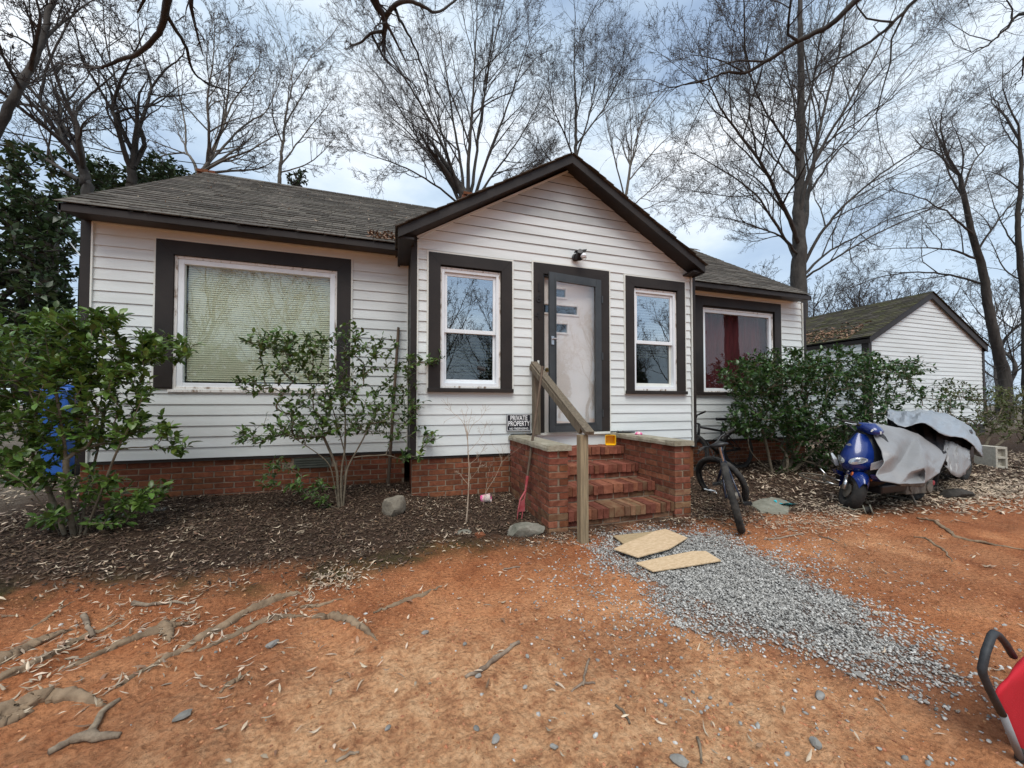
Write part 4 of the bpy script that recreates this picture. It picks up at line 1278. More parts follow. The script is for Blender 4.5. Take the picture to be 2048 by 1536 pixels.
# floodlight over the door, its housing broken and hanging forward
p = on_y(1150, 516, YB - .03)
fl = empty('floodlight', p, 'broken black floodlight over the front door', 'floodlight')
MB().lathe([(0, 0), (.05, 0), (.055, .02), (.03, .035), (0, .036)], 18, M=Matrix.Translation(p) @ Matrix.Rotation(math.pi / 2, 4, 'X')).build('base', M['black'], fl, smooth=True)
q = p + Vector((.02, -.09, .015))
mx = Matrix.Translation(q) @ Euler((R(70), R(20), R(-25))).to_matrix().to_4x4()
MB().lathe([(0, .07), (.035, .068), (.045, .03), (.062, -.05), (.058, -.05), (.042, .02), (0, .03)], 16, M=mx).build('lamp_hood', M['black'], fl, smooth=True)
MB().hexa([q + Vector(v_) for v_ in ((-.07, -.02, .03), (.085, -.05, .055), (.10, .02, .05), (-.06, .04, .03), (-.07, -.02, .042), (.085, -.05, .067), (.10, .02, .062), (-.06, .04, .042))]).build('top_shield', M['black'], fl)
MB().lathe([(0, -.03), (.03, -.025), (.042, 0), (.03, .03), (0, .035)], 14, M=Matrix.Translation(q + Vector((.035, -.05, -.035)))).build('bulb', M['white'], fl, smooth=True)
MB().tube([p + Vector((0, -.03, 0)), p + Vector((-.03, -.06, .02)), q], .012, 8).build('arm', M['black'], fl)
MB().tube([q + Vector((.05, -.05, -.02)), q + Vector((.075, -.06, -.05)), q + Vector((.06, -.05, -.085))], .003, 6).build('wire', M['black'], fl)

# small security camera standing on the sash inside the left entry window
p = on_y(961, 741, YB + .088)
sc_ = empty('security_camera', p, 'small black camera behind the lower pane left of the door', 'camera')
MB().lathe([(0, 0), (.035, 0), (.03, .012), (.01, .02), (.009, .05)], 14, M=Matrix.Translation(p + Vector((0, 0, -.035)))).build('foot', M['black'], sc_, smooth=True)
MB().tube([p + Vector((-.045, .0, .035)), p + Vector((.05, -.004, .012))], [.032, .036], 14).build('body', M['black'], sc_, smooth=True)
MB().disc(p + Vector((.053, -.005, .011)), (1, -.05, -.2), .022, .006).build('lens', M['glass_lamp'], sc_)

# long handled hoe against the steps
a, b = on_y(1078, 735, YB - .16), on_g(1040, 1043)
a = Vector((1.585, 3.88, 1.68)); b = Vector(on_g(1043, 1040))
hoe = empty('garden_fork', b, 'long handled garden fork with faded red head leaning by the rail', 'garden fork')
d = (a - b).normalized()
MB().tube([b + d * .42, a], [.014, .015], 10).build('handle', M['hoe_wood'], hoe, smooth=True)
MB().tube([b + d * .28, b + d * .46], [.010, .018], 10).build('socket', M['red_paint'], hoe, smooth=True)
sd_ = d.cross(Vector((0, 0, 1))).normalized(); sd_ = (sd_ * .8 + Vector((-.3, -.3, 0))).normalized()
MB().tube([b + d * .3 + sd_ * 0, b + d * .2 + Vector((-.05, -.02, .02)), b + d * .12 + Vector((-.06, -.02, .0)), b + Vector((-.05, 0, -.01))], [.011, .009, .007, .004], 8).build('tine', M['red_paint'], hoe)
MB().tube([b + d * .3, b + d * .16, b - d * .01], [.011, .008, .004], 8).build('tine', M['red_paint'], hoe)
MB().hexa([b + d * .14 + Vector(v_) for v_ in ((-.06, -.012, -.05), (.012, -.012, -.05), (.012, .0, -.05), (-.06, .0, -.05), (-.045, -.012, .05), (.012, -.012, .08), (.012, .0, .08), (-.045, .0, .05))]).build('blade', M['red_paint'], hoe)

# pole leaning in the corner beside the porch
a, b = on_y(797, 655, YA - .05), on_y(776, 945, YA - .16)
b.z = gz(b.x, b.y)
pl = empty('leaning_pole', b, 'thin brown wooden pole leaning in the corner left of the porch', 'pole')
MB().tube([b, a], [.022, .018], 8).build('shaft', M['hoe_wood'], pl, smooth=True)

# bits on the right cap stone, and the yellow tub on the top step
p = on_y(1221, 876, 4.40); p.z = .70
p = on_x(1221, 888, p.x); p = Vector((2.46 + .03, 4.40, .700))
p = Vector((on_y(1221, 884, 4.33).x, 4.33, .705))
tb = empty('yellow_tub', p, 'small yellow plastic tub tipped on its side on the top step', 'tub')
mb = MB()
def rrect(hw, r, n=5):
    o = []
    for k, (sx, sz) in enumerate(((1, 1), (-1, 1), (-1, -1), (1, -1))):
        for i in range(n):
            a_ = math.pi / 2 * (k + i / (n - 1)); o.append((sx * (hw - r) + r * math.cos(a_), sz * (hw - r) + r * math.sin(a_)))
    return o
yaw_ = Matrix.Rotation(R(-26), 4, 'Z')
def tubrow(hw, r, y): return [p + yaw_ @ Vector((q_[0], y, q_[1] + .068)) for q_ in rrect(hw, r)]
mb.grid([tubrow(.048, .014, .10), tubrow(.050, .016, .098), tubrow(.062, .018, 0), tubrow(.070, .02, -.004), tubrow(.070, .02, -.010), tubrow(.063, .018, -.010), tubrow(.059, .016, 0), tubrow(.046, .012, .092)], closed=True)
n_ = len(rrect(1, .2)); base_ = 0
mb.f.append(tuple(range(n_))); mb.m.append(0); mb.f.append(tuple(7 * n_ + i for i in range(n_))); mb.m.append(0)
mb.build('tub_shell', M['yellow'], tb, smooth=True)
p = Vector((3.02, 4.42, .853))
o = MB().beam(p + Vector((-.10, .03, .012)), p + Vector((.14, -.03, .012)), .05, .018).build('dark_bar', M['black'], bevel=.003); setp(o, 'short black bar lying on the right cap stone', 'bar')
o = MB().lathe([(0, 0), (.045, 0), (.05, .012), (.03, .035), (0, .04)], 14, M=Matrix.Translation((3.03, 4.12, .853))).build('small_ball_toy', M['pink'], smooth=True); setp(o, 'small pink and white toy on the right cap stone', 'toy')
MBc = MB()
for k in range(7):
    MBc.beam(Vector((2.90 + rng.uniform(0, .16), 4.48 + rng.uniform(-.05, .05), .86 + rng.uniform(0, .01))), Vector((2.92 + rng.uniform(0, .2), 4.46 + rng.uniform(-.06, .06), .866 + rng.uniform(0, .03))), .006, .006)
o = MBc.build('twig_litter', M['stick'], kind='stuff'); setp(o, 'few dry twigs on the right cap stone', 'twigs')

# ------------------------------------------------------------------ stones, cup, boards and other things on the ground
def rock(name, c, dims, mat, label, cat, group=None, seed=0, rz=0, sub=3, rough=.22, flat=0.0):
    r_ = random.Random(seed)
    bm = bmesh.new()
    bmesh.ops.create_icosphere(bm, subdivisions=sub, radius=1)
    dirs = [Vector((r_.gauss(0, 1), r_.gauss(0, 1), r_.gauss(0, 1))).normalized() for _ in range(11)]
    offs = [r_.uniform(.62, .92) for _ in dirs]
    for v_ in bm.verts:
        n_ = v_.co.normalized(); k_ = 1.0
        for dd, of in zip(dirs, offs):
            t_ = n_.dot(dd)
            if t_ * k_ > of: k_ = of / t_
        k_ *= 1 + rough * .15 * (math.sin(n_.x * 9 + seed) * math.sin(n_.y * 11 + 1.3 * seed) + math.sin(n_.z * 13))
        v_.co = Vector((n_.x * dims[0] / 2, n_.y * dims[1] / 2, n_.z * dims[2] / 2)) * k_
    me = bpy.data.meshes.new(name); bm.to_mesh(me); bm.free()
    me.materials.append(mat)
    me.polygons.foreach_set('use_smooth', [True] * len(me.polygons)); me.set_sharp_from_angle(angle=R(28))
    return link(name, me, loc=c, rot=(0, 0, rz), label=label, cat=cat, group=group)
p = on_g(788, 1033); rock('boulder', (p.x, p.y, p.z + .10), (.25, .24, .31), M['stone'], 'rounded grey brown boulder in the mulch left of the porch corner', 'boulder', seed=4)
p = on_g(1047, 1072)
rock('stone_slab', (p.x + .02, p.y + .02, p.z + .05), (.40, .20, .19), M['slate'], 'mossy stone slab on the ground left of the steps', 'stone slab', seed=14, rz=R(-6), rough=.3)
p = on_g(925, 1072)
rock('flat_stone', (p.x, p.y + .03, p.z + .015), (.24, .12, .07), M['slate'], 'low flat stone half buried in litter below the bare sapling', 'stone', seed=9)
p = on_g(960, 1076)
o = MB().box(-.045, .045, -.035, .035, -.02, .028, jit=.006).build('broken_brick', M['brick'], bevel=.003); setp(o, 'broken piece of red brick on the mulch edge', 'brick'); o.location = (p.x, p.y, p.z + .015); o.rotation_euler = (.1, .12, .3)
p = on_g(303, 1024)
o = MB().hexa([(-.11, -.05, 0), (.13, -.045, .004), (.14, .05, .01), (-.09, .06, 0), (-.11, -.05, .014), (.13, -.045, .018), (.14, .05, .024), (-.09, .06, .014)]).build('slate_piece', M['rock_grey']); setp(o, 'flat grey slate piece on the mulch by the left foundation', 'slate'); o.location = (p.x, p.y, p.z + .012)
# cup
p = on_g(972, 1006)
mb = MB(); mx = Matrix.Translation((p.x - .06, p.y, p.z + .055)) @ Matrix.Rotation(R(82), 4, 'Y') @ Matrix.Rotation(.4, 4, 'X')
mb.lathe([(0, 0), (.038, 0), (.040, .004), (.052, .115), (.055, .118), (.050, .116), (.036, .01), (0, .008)], 22, M=mx)
o = mb.build('plastic_cup', M['pink'], smooth=True); setp(o, 'pink and white plastic cup lying by the brick foundation', 'cup')
# boards over the gravel
def board(name, pxs, th, mat, label, lift, warp=0.0):
    P_ = [on_g(*q_) for q_ in pxs]
    b_ = [(q_.x, q_.y, gz(q_.x, q_.y) + lift + (warp if i in (0,) else 0)) for i, q_ in enumerate(P_)]
    t_ = [(x_, y_, z_ + th) for x_, y_, z_ in b_]
    n_ = len(b_)
    mb_ = MB(); mb_.add(b_ + t_, [tuple(reversed(range(n_))), tuple(range(n_, 2 * n_))] + [(i, (i + 1) % n_, n_ + (i + 1) % n_, n_ + i) for i in range(n_)])
    o_ = mb_.build(name, mat, bevel=.002); setp(o_, label, 'board', 'chipboard pieces laid on the gravel')
board('chipboard', [(1226, 1077), (1248, 1094), (1320, 1084), (1340, 1066), (1300, 1069)], .012, M['plywood_old'], 'small weathered board under the corner of the larger one by the steps', .016)
board('chipboard', [(1228, 1107), (1276, 1124), (1300, 1117), (1340, 1106), (1375, 1084), (1331, 1066), (1308, 1071), (1290, 1080), (1252, 1095)], .011, M['plywood'], 'wide tan chipboard piece nearest the brick steps', .031)
board('chipboard', [(1272, 1134), (1306, 1151), (1365, 1142), (1442, 1129), (1412, 1110), (1385, 1110), (1330, 1121)], .011, M['plywood'], 'long tan chipboard piece farther from the steps on the gravel', .024)
# grey mat and teal scoop by the bicycle
P_ = [on_g(*q_) for q_ in ((1496, 1012), (1520, 1027), (1577, 1031), (1580, 1010), (1560, 1000), (1541, 1004), (1524, 1000))]
mb = MB(); cxy = sum((q_ for q_ in P_), Vector()) / len(P_)
rows = []
for f_, h_ in ((1.0, .004), (.97, .03), (.6, .06), (.25, .075)):
    rows.append([(cxy.x + (q_.x - cxy.x) * f_, cxy.y + (q_.y - cxy.y) * f_, gz(q_.x, q_.y) + h_ * (1 + .35 * math.sin(3 * i))) for i, q_ in enumerate(P_)])
mb.grid(rows, closed=True); mb.f.append(tuple(3 * 7 + i for i in range(7))); mb.m.append(0)
o = mb.build('rubber_mat', M['mat_grey'], smooth=True); setp(o, 'crumpled grey green mat on the ground right of the bicycle', 'mat')
p = on_g(1574, 1016)
mb = MB(); rows = []
for i in range(7):
    a_ = i / 6
    rows.append([(p.x + .14 * (a_ - .5) * 2 * .9, p.y + .07 * (k_ - 1.5) / 1.5 + .03 * a_, p.z + .055 + .02 * abs(k_ - 1.5) - .035 * a_ + .006 * math.sin(3 * a_ * 3)) for k_ in range(4)])
mb.grid(rows); r2 = [[(x_, y_, z_ - .006) for x_, y_, z_ in r_] for r_ in rows]; mb.grid(r2)
o = mb.build('plastic_scoop', M['teal'], smooth='all'); setp(o, 'teal plastic scoop lying on the grey mat', 'scoop')
# cinder block standing on end
pb = on_g(2008, 936)
cb = empty('cinder_block', pb, 'pale cinder block standing alone at the right edge', 'block', rot=(0, 0, R(-112)))
w_, h_, d_ = .215, .42, .42
mb = MB()
MBb = MB()
fr_ = [(0, 1, 0, .4)]
for (za, zb) in ((0, .04), (.18, .22), (.36, .40)): MBb.box(0, .06, -.2, 0, za, zb)
MBb.box(0, .06, -.2, -.165, .04, .18); MBb.box(0, .06, -.035, 0, .04, .18); MBb.box(0, .06, -.2, -.165, .22, .36); MBb.box(0, .06, -.035, 0, .22, .36)
MBb.box(-.30, -.001, -.2, 0, 0, .4)
o = MBb.build('block_body', M['block'], cb, local=True, bevel=.004)
# dark stump piece lying beyond the scooter
p = on_g(1910, 996)
rock('rotten_log', (p.x, p.y, p.z + .05), (.5, .2, .17), M['bark_dark'], 'short dark rotten log on the dry leaves right of the scooter', 'log', seed=21, rz=R(-18))
# reel by the scooter wheel
p = on_g(1736, 1030)
rl = empty('cable_reel', p, 'small dusty reel of cord in front of the scooter wheel', 'reel')
ax = Vector((.5, -.8, .25)).normalized()
for s2 in (-1, 1): MB().torus(p + Vector((0, 0, .06)) + ax * .03 * s2, ax, .05, .008, 20, 6).build('flange', M['mat_grey'], rl, smooth='all')
MB().disc(p + Vector((0, 0, .06)), ax, .036, .06, 16).build('drum', M['rubber'], rl)
MB().tube([p + Vector((-.05, .0, .08)), p + Vector((-.15, .05, .06)), p + Vector((-.28, .16, .10))], .004, 6).build('cord', M['mat_grey'], rl)
MB().tube([p + Vector((.05, 0, .02)), p + Vector((.15, -.03, .012)), p + Vector((.24, -.02, .01))], .004, 6).build('cord', M['mat_grey'], rl)
# hose loop behind the front bicycle
p = on_g(1421, 990)
mb = MB(); mb.tube([p + Vector((.09 * math.cos(t_), .05 * math.sin(t_), .03 + .05 * math.sin(t_ * .5))) for t_ in np.linspace(-.6, 5.2, 18)], .007, 6)
o = mb.build('white_hose', M['white'], smooth='all'); setp(o, 'short loop of white hose on the mulch behind the bicycle wheel', 'hose')

# loose stones on the clay, and sticks
for k, (px_, py_, s_, lb_) in enumerate(((365, 1446, .05, 'largest grey stone on the left side, below the long root'), (991, 1485, .033, 'dark grey stone at the bottom centre edge of the clay'), (957, 1362, .026, 'small grey stone touching the lower end of the thick middle stick'),
        (1640, 1395, .045, 'grey stone between the gravel path and the bottom edge'), (1632, 1495, .04, 'grey stone near the bottom edge, left of the padded cart'), (1055, 1312, .022, 'tiny grey stone right of the upper end of the thick stick'), (952, 1462, .024, 'small grey stone left of the bottom centre stone'),
        (775, 1462, .022, 'lone small grey stone on the pale clay at bottom left of centre'), (1360, 1530, .05, 'large grey stone cut off by the bottom edge beside a straight twig'), (1720, 1352, .04, 'grey stone lying under the far end of the gravel path'), (1108, 1505, .024, 'small stone right of the bottom centre stone'),
        (545, 1295, .05, 'grey stone below the forked root at left of centre'), (930, 1292, .022, 'tiny stone left of the upper end of the thick stick'), (1050, 1378, .022, 'tiny stone right of the lower end of the thick stick'), (850, 1270, .03, 'small grey stone above and left of the thick stick'))):
    p = on_g(px_, py_)
    rock('stone', (p.x, p.y, gzf(p.x, p.y) + s_ * .22), (s_ * 1.5, s_, s_ * .7), M['rock_grey'], lb_, 'stone', 'grey stones loose on the clay', seed=30 + k, rz=rng.uniform(0, 3), sub=2)
def ground_tube(pxs, rad, n=5, sunk=.3, jit=.004):
    P_ = [on_g(*q_) for q_ in pxs]
    out, rr = [], []
    for i in range(len(P_) - 1):
        for k in range(n):
            t_ = k / n
            q_ = P_[i].lerp(P_[i + 1], t_)
            r_ = rad[i] * (1 - t_) + rad[i + 1] * t_
            out.append((q_, r_))
    out.append((P_[-1], rad[-1]))
    pts, rs = [], []
    for i, (q_, r_) in enumerate(out):
        r2 = r_ * rng.uniform(.86, 1.14)
        pts.append(Vector((q_.x + rng.uniform(-jit, jit), q_.y + rng.uniform(-jit, jit), gzf(q_.x, q_.y) + r2 * (1 - 2 * sunk)))); rs.append(r2)
    return pts, rs
def stick(pxs, rad, label, mat='stick', lift=.1):
    pts, rs = ground_tube(pxs, rad, 4, lift, .003)
    o_ = MB().tube(pts, rs, 7).build('stick', M[mat], smooth='all'); setp(o_, label, 'stick', 'sticks lying on the clay')
stick([(932, 1367), (965, 1345), (995, 1318), (1038, 1288)], [.008, .012, .013, .010], 'thick dead stick lying alone in the middle of the clay')
stick([(1178, 1315), (1172, 1345), (1166, 1372)], [.005, .006, .006], 'thin forked stick right of the thick middle stick')
stick([(1142, 1384), (1166, 1368), (1190, 1369)], [.004, .006, .004], 'short twig crossing the thin forked stick')
stick([(1232, 1410), (1248, 1425), (1258, 1455)], [.006, .006, .005], 'crooked twig low in the middle right of the clay')
stick([(1396, 1480), (1402, 1510), (1404, 1536)], [.006, .005, .004], 'straight dark twig cut off by the bottom edge')
stick([(672, 1528), (700, 1515), (718, 1512)], [.006, .006, .004], 'dark curved twig at the bottom left of the middle')
stick([(1535, 1080), (1570, 1078), (1606, 1068)], [.008, .009, .006], 'brown stick on the clay in front of the bicycle')
stick([(1635, 1072), (1660, 1078), (1676, 1086)], [.006, .007, .004], 'small brown twig on the clay below the scooter')
stick([(1008, 1137), (1040, 1136)], [.007, .006], 'short brown twig on the clay left of the gravel')
stick([(180, 1482), (205, 1440), (238, 1410)], [.013, .012, .008], 'pale bark strip standing among the roots at left')
stick([(265, 1206), (310, 1208), (390, 1205)], [.016, .010, .006], 'pale forked stick at the edge of the dark mulch')
stick([(100, 1520), (140, 1496), (178, 1488), (240, 1484)], [.012, .014, .02, .012], 'broken root piece at the bottom left corner')
stick([(168, 1234), (176, 1258), (186, 1276)], [.014, .012, .012], 'bent pale stick near the left roots')
# ------------------------------------------------------------------ bicycles
def make_bike(loc, heading, lean, steer, label, frame_mat, tyre_mat, rim_mat, R_=.335, tw=.026, group='bicycles by the house', seat=True, hb_rise=.05, tilt=0.0):
    b = empty('bicycle', loc, label, 'bicycle', group)
    b.rotation_euler = (Matrix.Rotation(heading, 3, 'Z') @ Matrix.Rotation(lean, 3, 'X') @ Matrix.Rotation(tilt, 3, 'Y')).to_euler()
    L_ = 1.06
    bb = Vector((.44, 0, .29)); st = Vector((.30, 0, .70)); ht = Vector((.80, 0, .74)); hb = Vector((.845, 0, .60))
    fa = Vector((L_, 0, R_)); ra = Vector((0, 0, R_))
    def B(mb, nm, mat, **k): return mb.build(nm, mat, b, local=True, **k)
    fr = MB(); fr.tube([bb, st], .017, 8); fr.tube([st + Vector((.01, 0, -.04)), ht], .019, 8); fr.tube([bb, hb], .024, 8); fr.tube([hb - Vector((.008, 0, .03)), ht + Vector((-.01, 0, .04))], .022, 8)
    for s_ in (-1, 1):
        fr.tube([bb + Vector((0, .035 * s_, 0)), ra + Vector((0, .062 * s_, 0))], .010, 6); fr.tube([st + Vector((0, .02 * s_, -.03)), ra + Vector((0, .062 * s_, 0))], .009, 6)
    B(fr, 'frame', frame_mat, smooth='all')
    # steered front end about the head tube axis
    axis = (ht - hb).normalized()
    piv = hb
    Ms = Matrix.Translation(piv) @ Matrix.Rotation(steer, 4, axis) @ Matrix.Translation(-piv)
    T = lambda v_: Ms @ Vector(v_)
    fk = MB()
    cr_ = hb - axis * .05
    for s_ in (-1, 1):
        fk.tube([T(cr_ + Vector((0, 0, 0))), T(cr_ + Vector((.0, .06 * s_, -.01))), T(fa + Vector((0, .06 * s_, .02))), T(fa + Vector((0, .055 * s_, 0)))], [.018, .019, .013, .010], 8)
    B(fk, 'fork', frame_mat, smooth='all')
    top = ht + axis * .05
    h = MB(); h.tube([T(ht), T(top)], .016, 8); h.tube([T(top), T(top + Vector((.09, 0, .03)))], .015, 8)
    hc = top + Vector((.09, 0, .03))
    h.tube([T(hc + Vector((-.10, -.32, hb_rise + .01))), T(hc + Vector((-.03, -.16, hb_rise))), T(hc + Vector((0, -.05, 0))), T(hc + Vector((0, .05, 0))), T(hc + Vector((-.03, .16, hb_rise))), T(hc + Vector((-.10, .32, hb_rise + .01)))], .012, 8)
    B(h, 'handlebar', M['black'], smooth='all')
    for s_ in (-1, 1):
        B(MB().tube([T(hc + Vector((-.065, .215 * s_, hb_rise + .006))), T(hc + Vector((-.102, .33 * s_, hb_rise + .01)))], .0165, 8), 'grip', M['rubber'])
        B(MB().tube([T(hc + Vector((-.05, .19 * s_, hb_rise))), T(hc + Vector((.0, .20 * s_, hb_rise - .02))), T(hc + Vector((-.02, .30 * s_, hb_rise - .03)))], .006, 6), 'brake_lever', M['black'])
    cab = MB()
    cab.tube([T(hc + Vector((0, .18, hb_rise))), T(hc + Vector((.12, .1, .06))), T(hc + Vector((.11, .02, -.10))), T(hb + Vector((.03, 0, 0)))], .0035, 5)
    cab.tube([T(hc + Vector((0, -.18, hb_rise))), T(hc + Vector((.13, -.08, .04))), T(hc + Vector((.08, 0, -.14))), Vector((.7, .02, .62))], .0035, 5)
    B(cab, 'cable', M['black'])
    def wheel(c, ax, nm, Mx=None):
        w = empty(nm, parent=b)
        tm = MB().torus((0, 0, 0), (0, 1, 0), R_ - tw, tw, 84, 10, bump=.26)
        rm = MB().torus((0, 0, 0), (0, 1, 0), R_ - tw * 2 - .006, .009, 48, 6, squash=1.3)
        hm = MB().tube([(0, -.05, 0), (0, .05, 0)], .018, 10)
        for k in range(28):
            a_ = 2 * math.pi * k / 28; s_ = .03 if k % 2 else -.03
            hm.tube([(.015 * math.cos(a_ + .5), s_, .015 * math.sin(a_ + .5)), ((R_ - tw * 2 - .006) * math.cos(a_), 0, (R_ - tw * 2 - .006) * math.sin(a_))], .0016, 4, cap=False)
        for nm2, mb_, mt in (('tyre', tm, tyre_mat), ('rim', rm, rim_mat), ('spokes', hm, rim_mat)):
            if Mx is not None:
                mb_.v = [tuple(Mx @ Vector(v_)) for v_ in mb_.v]
            else:
                mb_.v = [tuple(Vector(v_) + Vector(c)) for v_ in mb_.v]
            mb_.build(nm2, mt, w, local=True, smooth='all' if nm2 != 'spokes' else False)
        return w
    wheel(ra, 0, 'wheel')
    wheel(fa, 0, 'wheel', Ms @ Matrix.Translation(fa))
    if seat:
        sp_ = st + Vector((-.04, 0, .13))
        B(MB().tube([st - Vector((-.01, 0, .05)), sp_], .013, 8), 'seat_post', M['chrome'])
        rows = []
        for k in range(9):
            t_ = k / 8; x_ = -.14 + .28 * t_; hw = .085 * (1 - t_) ** .8 + .022; hw *= min(1, .55 + t_ * 4)
            rows.append([(sp_.x + x_, hw * math.cos(a_), sp_.z + .03 + .028 * math.sin(a_) * (1.0 if math.sin(a_) > 0 else .8) + .012 * (abs(t_ - .4))) for a_ in np.linspace(0, 2 * math.pi, 13)[:-1]])
        mb_ = MB().grid(rows, closed=True); mb_.f += [tuple(range(12)), tuple(8 * 12 + i for i in range(12))]; mb_.m += [0, 0]
        B(mb_, 'saddle', M['black'], smooth='all')
    cr = MB(); cr.torus(bb + Vector((0, -.05, 0)), (0, 1, 0), .085, .006, 28, 5); cr.disc(bb + Vector((0, -.05, 0)), (0, 1, 0), .035, .01, 16)
    cr.tube([bb + Vector((0, -.07, 0)), bb + Vector((.09, -.075, -.14))], .010, 6); cr.tube([bb + Vector((0, .07, 0)), bb + Vector((-.09, .075, .14))], .010, 6); cr.tube([bb + Vector((0, -.075, 0)), bb + Vector((0, .075, 0))], .014, 8)
    B(cr, 'crank', M['engine'])
    for s_, v_ in ((-1, Vector((.09, -.125, -.14))), (1, Vector((-.09, .125, .14)))):
        B(MB().box(bb.x + v_.x - .045, bb.x + v_.x + .045, v_.y - .04, v_.y + .04, bb.z + v_.z - .012, bb.z + v_.z + .012), 'pedal', M['black'])
    ch = MB(); ch.tube([bb + Vector((0, -.05, .085)), ra + Vector((0, -.04, .035))], .005, 4); ch.tube([bb + Vector((0, -.05, -.085)), ra + Vector((0, -.04, -.05))], .005, 4); ch.disc(ra + Vector((0, -.04, 0)), (0, 1, 0), .04, .025, 16)
    B(ch, 'chain', M['engine'])
    return b

ra_ = on_g(1484, 1062); fa_ = on_g(1440, 996)
hd = math.atan2(fa_.y - ra_.y, fa_.x - ra_.x)
make_bike((ra_.x, ra_.y, gzf(ra_.x, ra_.y) - .012), hd - R(9), R(-13), R(50), 'dark blue bicycle with a knobby rear wheel leaning beside the steps', M['bike_blue'], M['rubber'], M['black'], tw=.030, R_=.345, tilt=R(.5))
p = on_y(1408, 905, 5.0); p = Vector((5.70, 4.95, gz(5.7, 4.95)))
make_bike(p, R(181), R(7), R(-28), 'black bicycle propped on the house wall behind the shrub', M['black'], M['rubber'], M['black'], hb_rise=.10, R_=.34)
p = on_g(1800, 968)
make_bike((p.x + .35, p.y + .35, gz(p.x, p.y)), R(176), R(-10), R(30), 'silver bicycle half hidden between the right shrub and the scooter', M['silver'], M['rubber'], M['chrome'], hb_rise=.08, R_=.31)
# a loose wheel rim lying flat with its brake cable
p = on_g(1648, 966)
lw = empty('loose_wheel', p, 'bare bicycle wheel lying flat on the mulch under the right shrub', 'wheel')
nrm = Vector((.05, -.12, 1)).normalized()
MB().torus(p + Vector((0, 0, .06)), nrm, .30, .010, 44, 6).build('rim', M['engine'], lw, smooth='all')
mb = MB(); s_ = nrm.orthogonal().normalized(); u_ = nrm.cross(s_)
for k in range(12):
    a_ = 2 * math.pi * k / 12; mb.tube([p + Vector((0, 0, .06)) + nrm * (.03 if k % 2 else -.02), p + Vector((0, 0, .06)) + (s_ * math.cos(a_) + u_ * math.sin(a_)) * .30],   .0012, 4, cap=False)
mb.tube([p + Vector((0, 0, .03)), p + Vector((0, 0, .11))], .02, 10)
mb.build('spokes', M['engine'], lw)
p = on_g(1668, 972)
fr_ = empty('bicycle_mudguard', p, 'thin black and silver mudguard loop lying beside the loose wheel', 'mudguard')
MB().tube([p + Vector(v_) for v_ in ((-.16, .02, .08), (-.10, -.08, .04), (.04, -.12, .03), (.15, -.06, .05), (.05, .03, .10), (-.02, .08, .14), (-.07, .14, .24))], .011, 7).build('loop', M['chrome'], fr_, smooth='all')

# ------------------------------------------------------------------ blue scooter under a grey tarp
fw = on_g(1706, 1020)
sco = empty('motor_scooter', (fw.x, fw.y, gz(fw.x, fw.y)), 'blue motor scooter half covered by a grey tarp', 'scooter', rot=(R(0), 0, R(182)))
# local frame: +x forward (towards the left of the picture), front axle above the origin
def S(mb, nm, mat, parent=None, **k): return mb.build(nm, mat, parent or sco, local=True, **k)
st_a = R(50)                       # front end turned a little
WR = .215
axis = Vector((-.42, 0, 1)).normalized()
Msc = Matrix.Translation((0, 0, WR)) @ Matrix.Rotation(st_a, 4, axis) @ Matrix.Translation((0, 0, -WR))
T = lambda v_: Msc @ Vector(v_)
w = empty('wheel', parent=sco)
mb = MB().torus((0, 0, WR), (0, 1, 0), WR - .058, .060, 44, 12, squash=1.05); mb.v = [tuple(T(v_)) for v_ in mb.v]; S(mb, 'tyre', M['rubber'], w, smooth='all')
mb = MB().torus((0, 0, WR), (0, 1, 0), .112, .016, 32, 8, squash=2.2)
for k in range(5):
    a_ = 2 * math.pi * k / 5; mb.beam((0, 0, WR), (.11 * math.cos(a_), 0, WR + .11 * math.sin(a_)), .03, .022)
mb.tube([(0, -.05, WR), (0, .05, WR)], .03, 12); mb.disc((0, -.055, WR), (0, 1, 0), .085, .005, 24); mb.v = [tuple(T(v_)) for v_ in mb.v]; S(mb, 'rim', M['engine'], w)
for s_ in (-1, 1):
    mb = MB(); mb.tube([T((.0, .085 * s_, WR)), T((-.05, .085 * s_, WR + .14))], .026, 10); mb.tube([T((-.045, .085 * s_, WR + .12)), T((-.16, .08 * s_, WR + .40))], .018, 10); mb.torus(T((-.055, .085 * s_, WR + .15)), T(axis) - T((0, 0, 0)), .026, .007, 16, 6)
    S(mb, 'fork', M['chrome'], smooth='all')
# front mudguard
rows = []
for k in range(15):
    t_ = k / 14; a_ = R(172) - t_ * R(128)
    hw = .062 + .030 * math.sin(math.pi * min(1, t_ * 1.1)); r_ = WR + .045 + .012 * math.sin(math.pi * t_)
    hw *= .35 + .65 * math.sin(math.pi * (.06 + .9 * t_)) ** .6
    rows.append([T((-math.cos(math.pi - a_) * -r_ * -1 if False else r_ * math.cos(a_), hw * y_, WR + r_ * math.sin(a_) - .05 * abs(y_) ** 3)) for y_ in (-1.15, -1, -.6, 0, .6, 1, 1.15)])
mb = MB().grid(rows); rows2 = [[Vector(v_) - Vector((0, 0, .006)) for v_ in r_] for r_ in rows]; mb.grid(rows2)
S(mb, 'mudguard', M['blue_paint'], smooth='all')
S(MB().lathe([(0, .012), (.022, .008), (.026, 0), (0, -.002)], 14, M=Msc @ Matrix.Translation((.03, .088, WR + .215)) @ Matrix.Rotation(-math.pi / 2, 4, 'X')), 'reflector', M['orange'])
S(MB().lathe([(0, .012), (.022, .008), (.026, 0), (0, -.002)], 14, M=Msc @ Matrix.Translation((.03, -.088, WR + .215)) @ Matrix.Rotation(math.pi / 2, 4, 'X')), 'reflector', M['orange'])
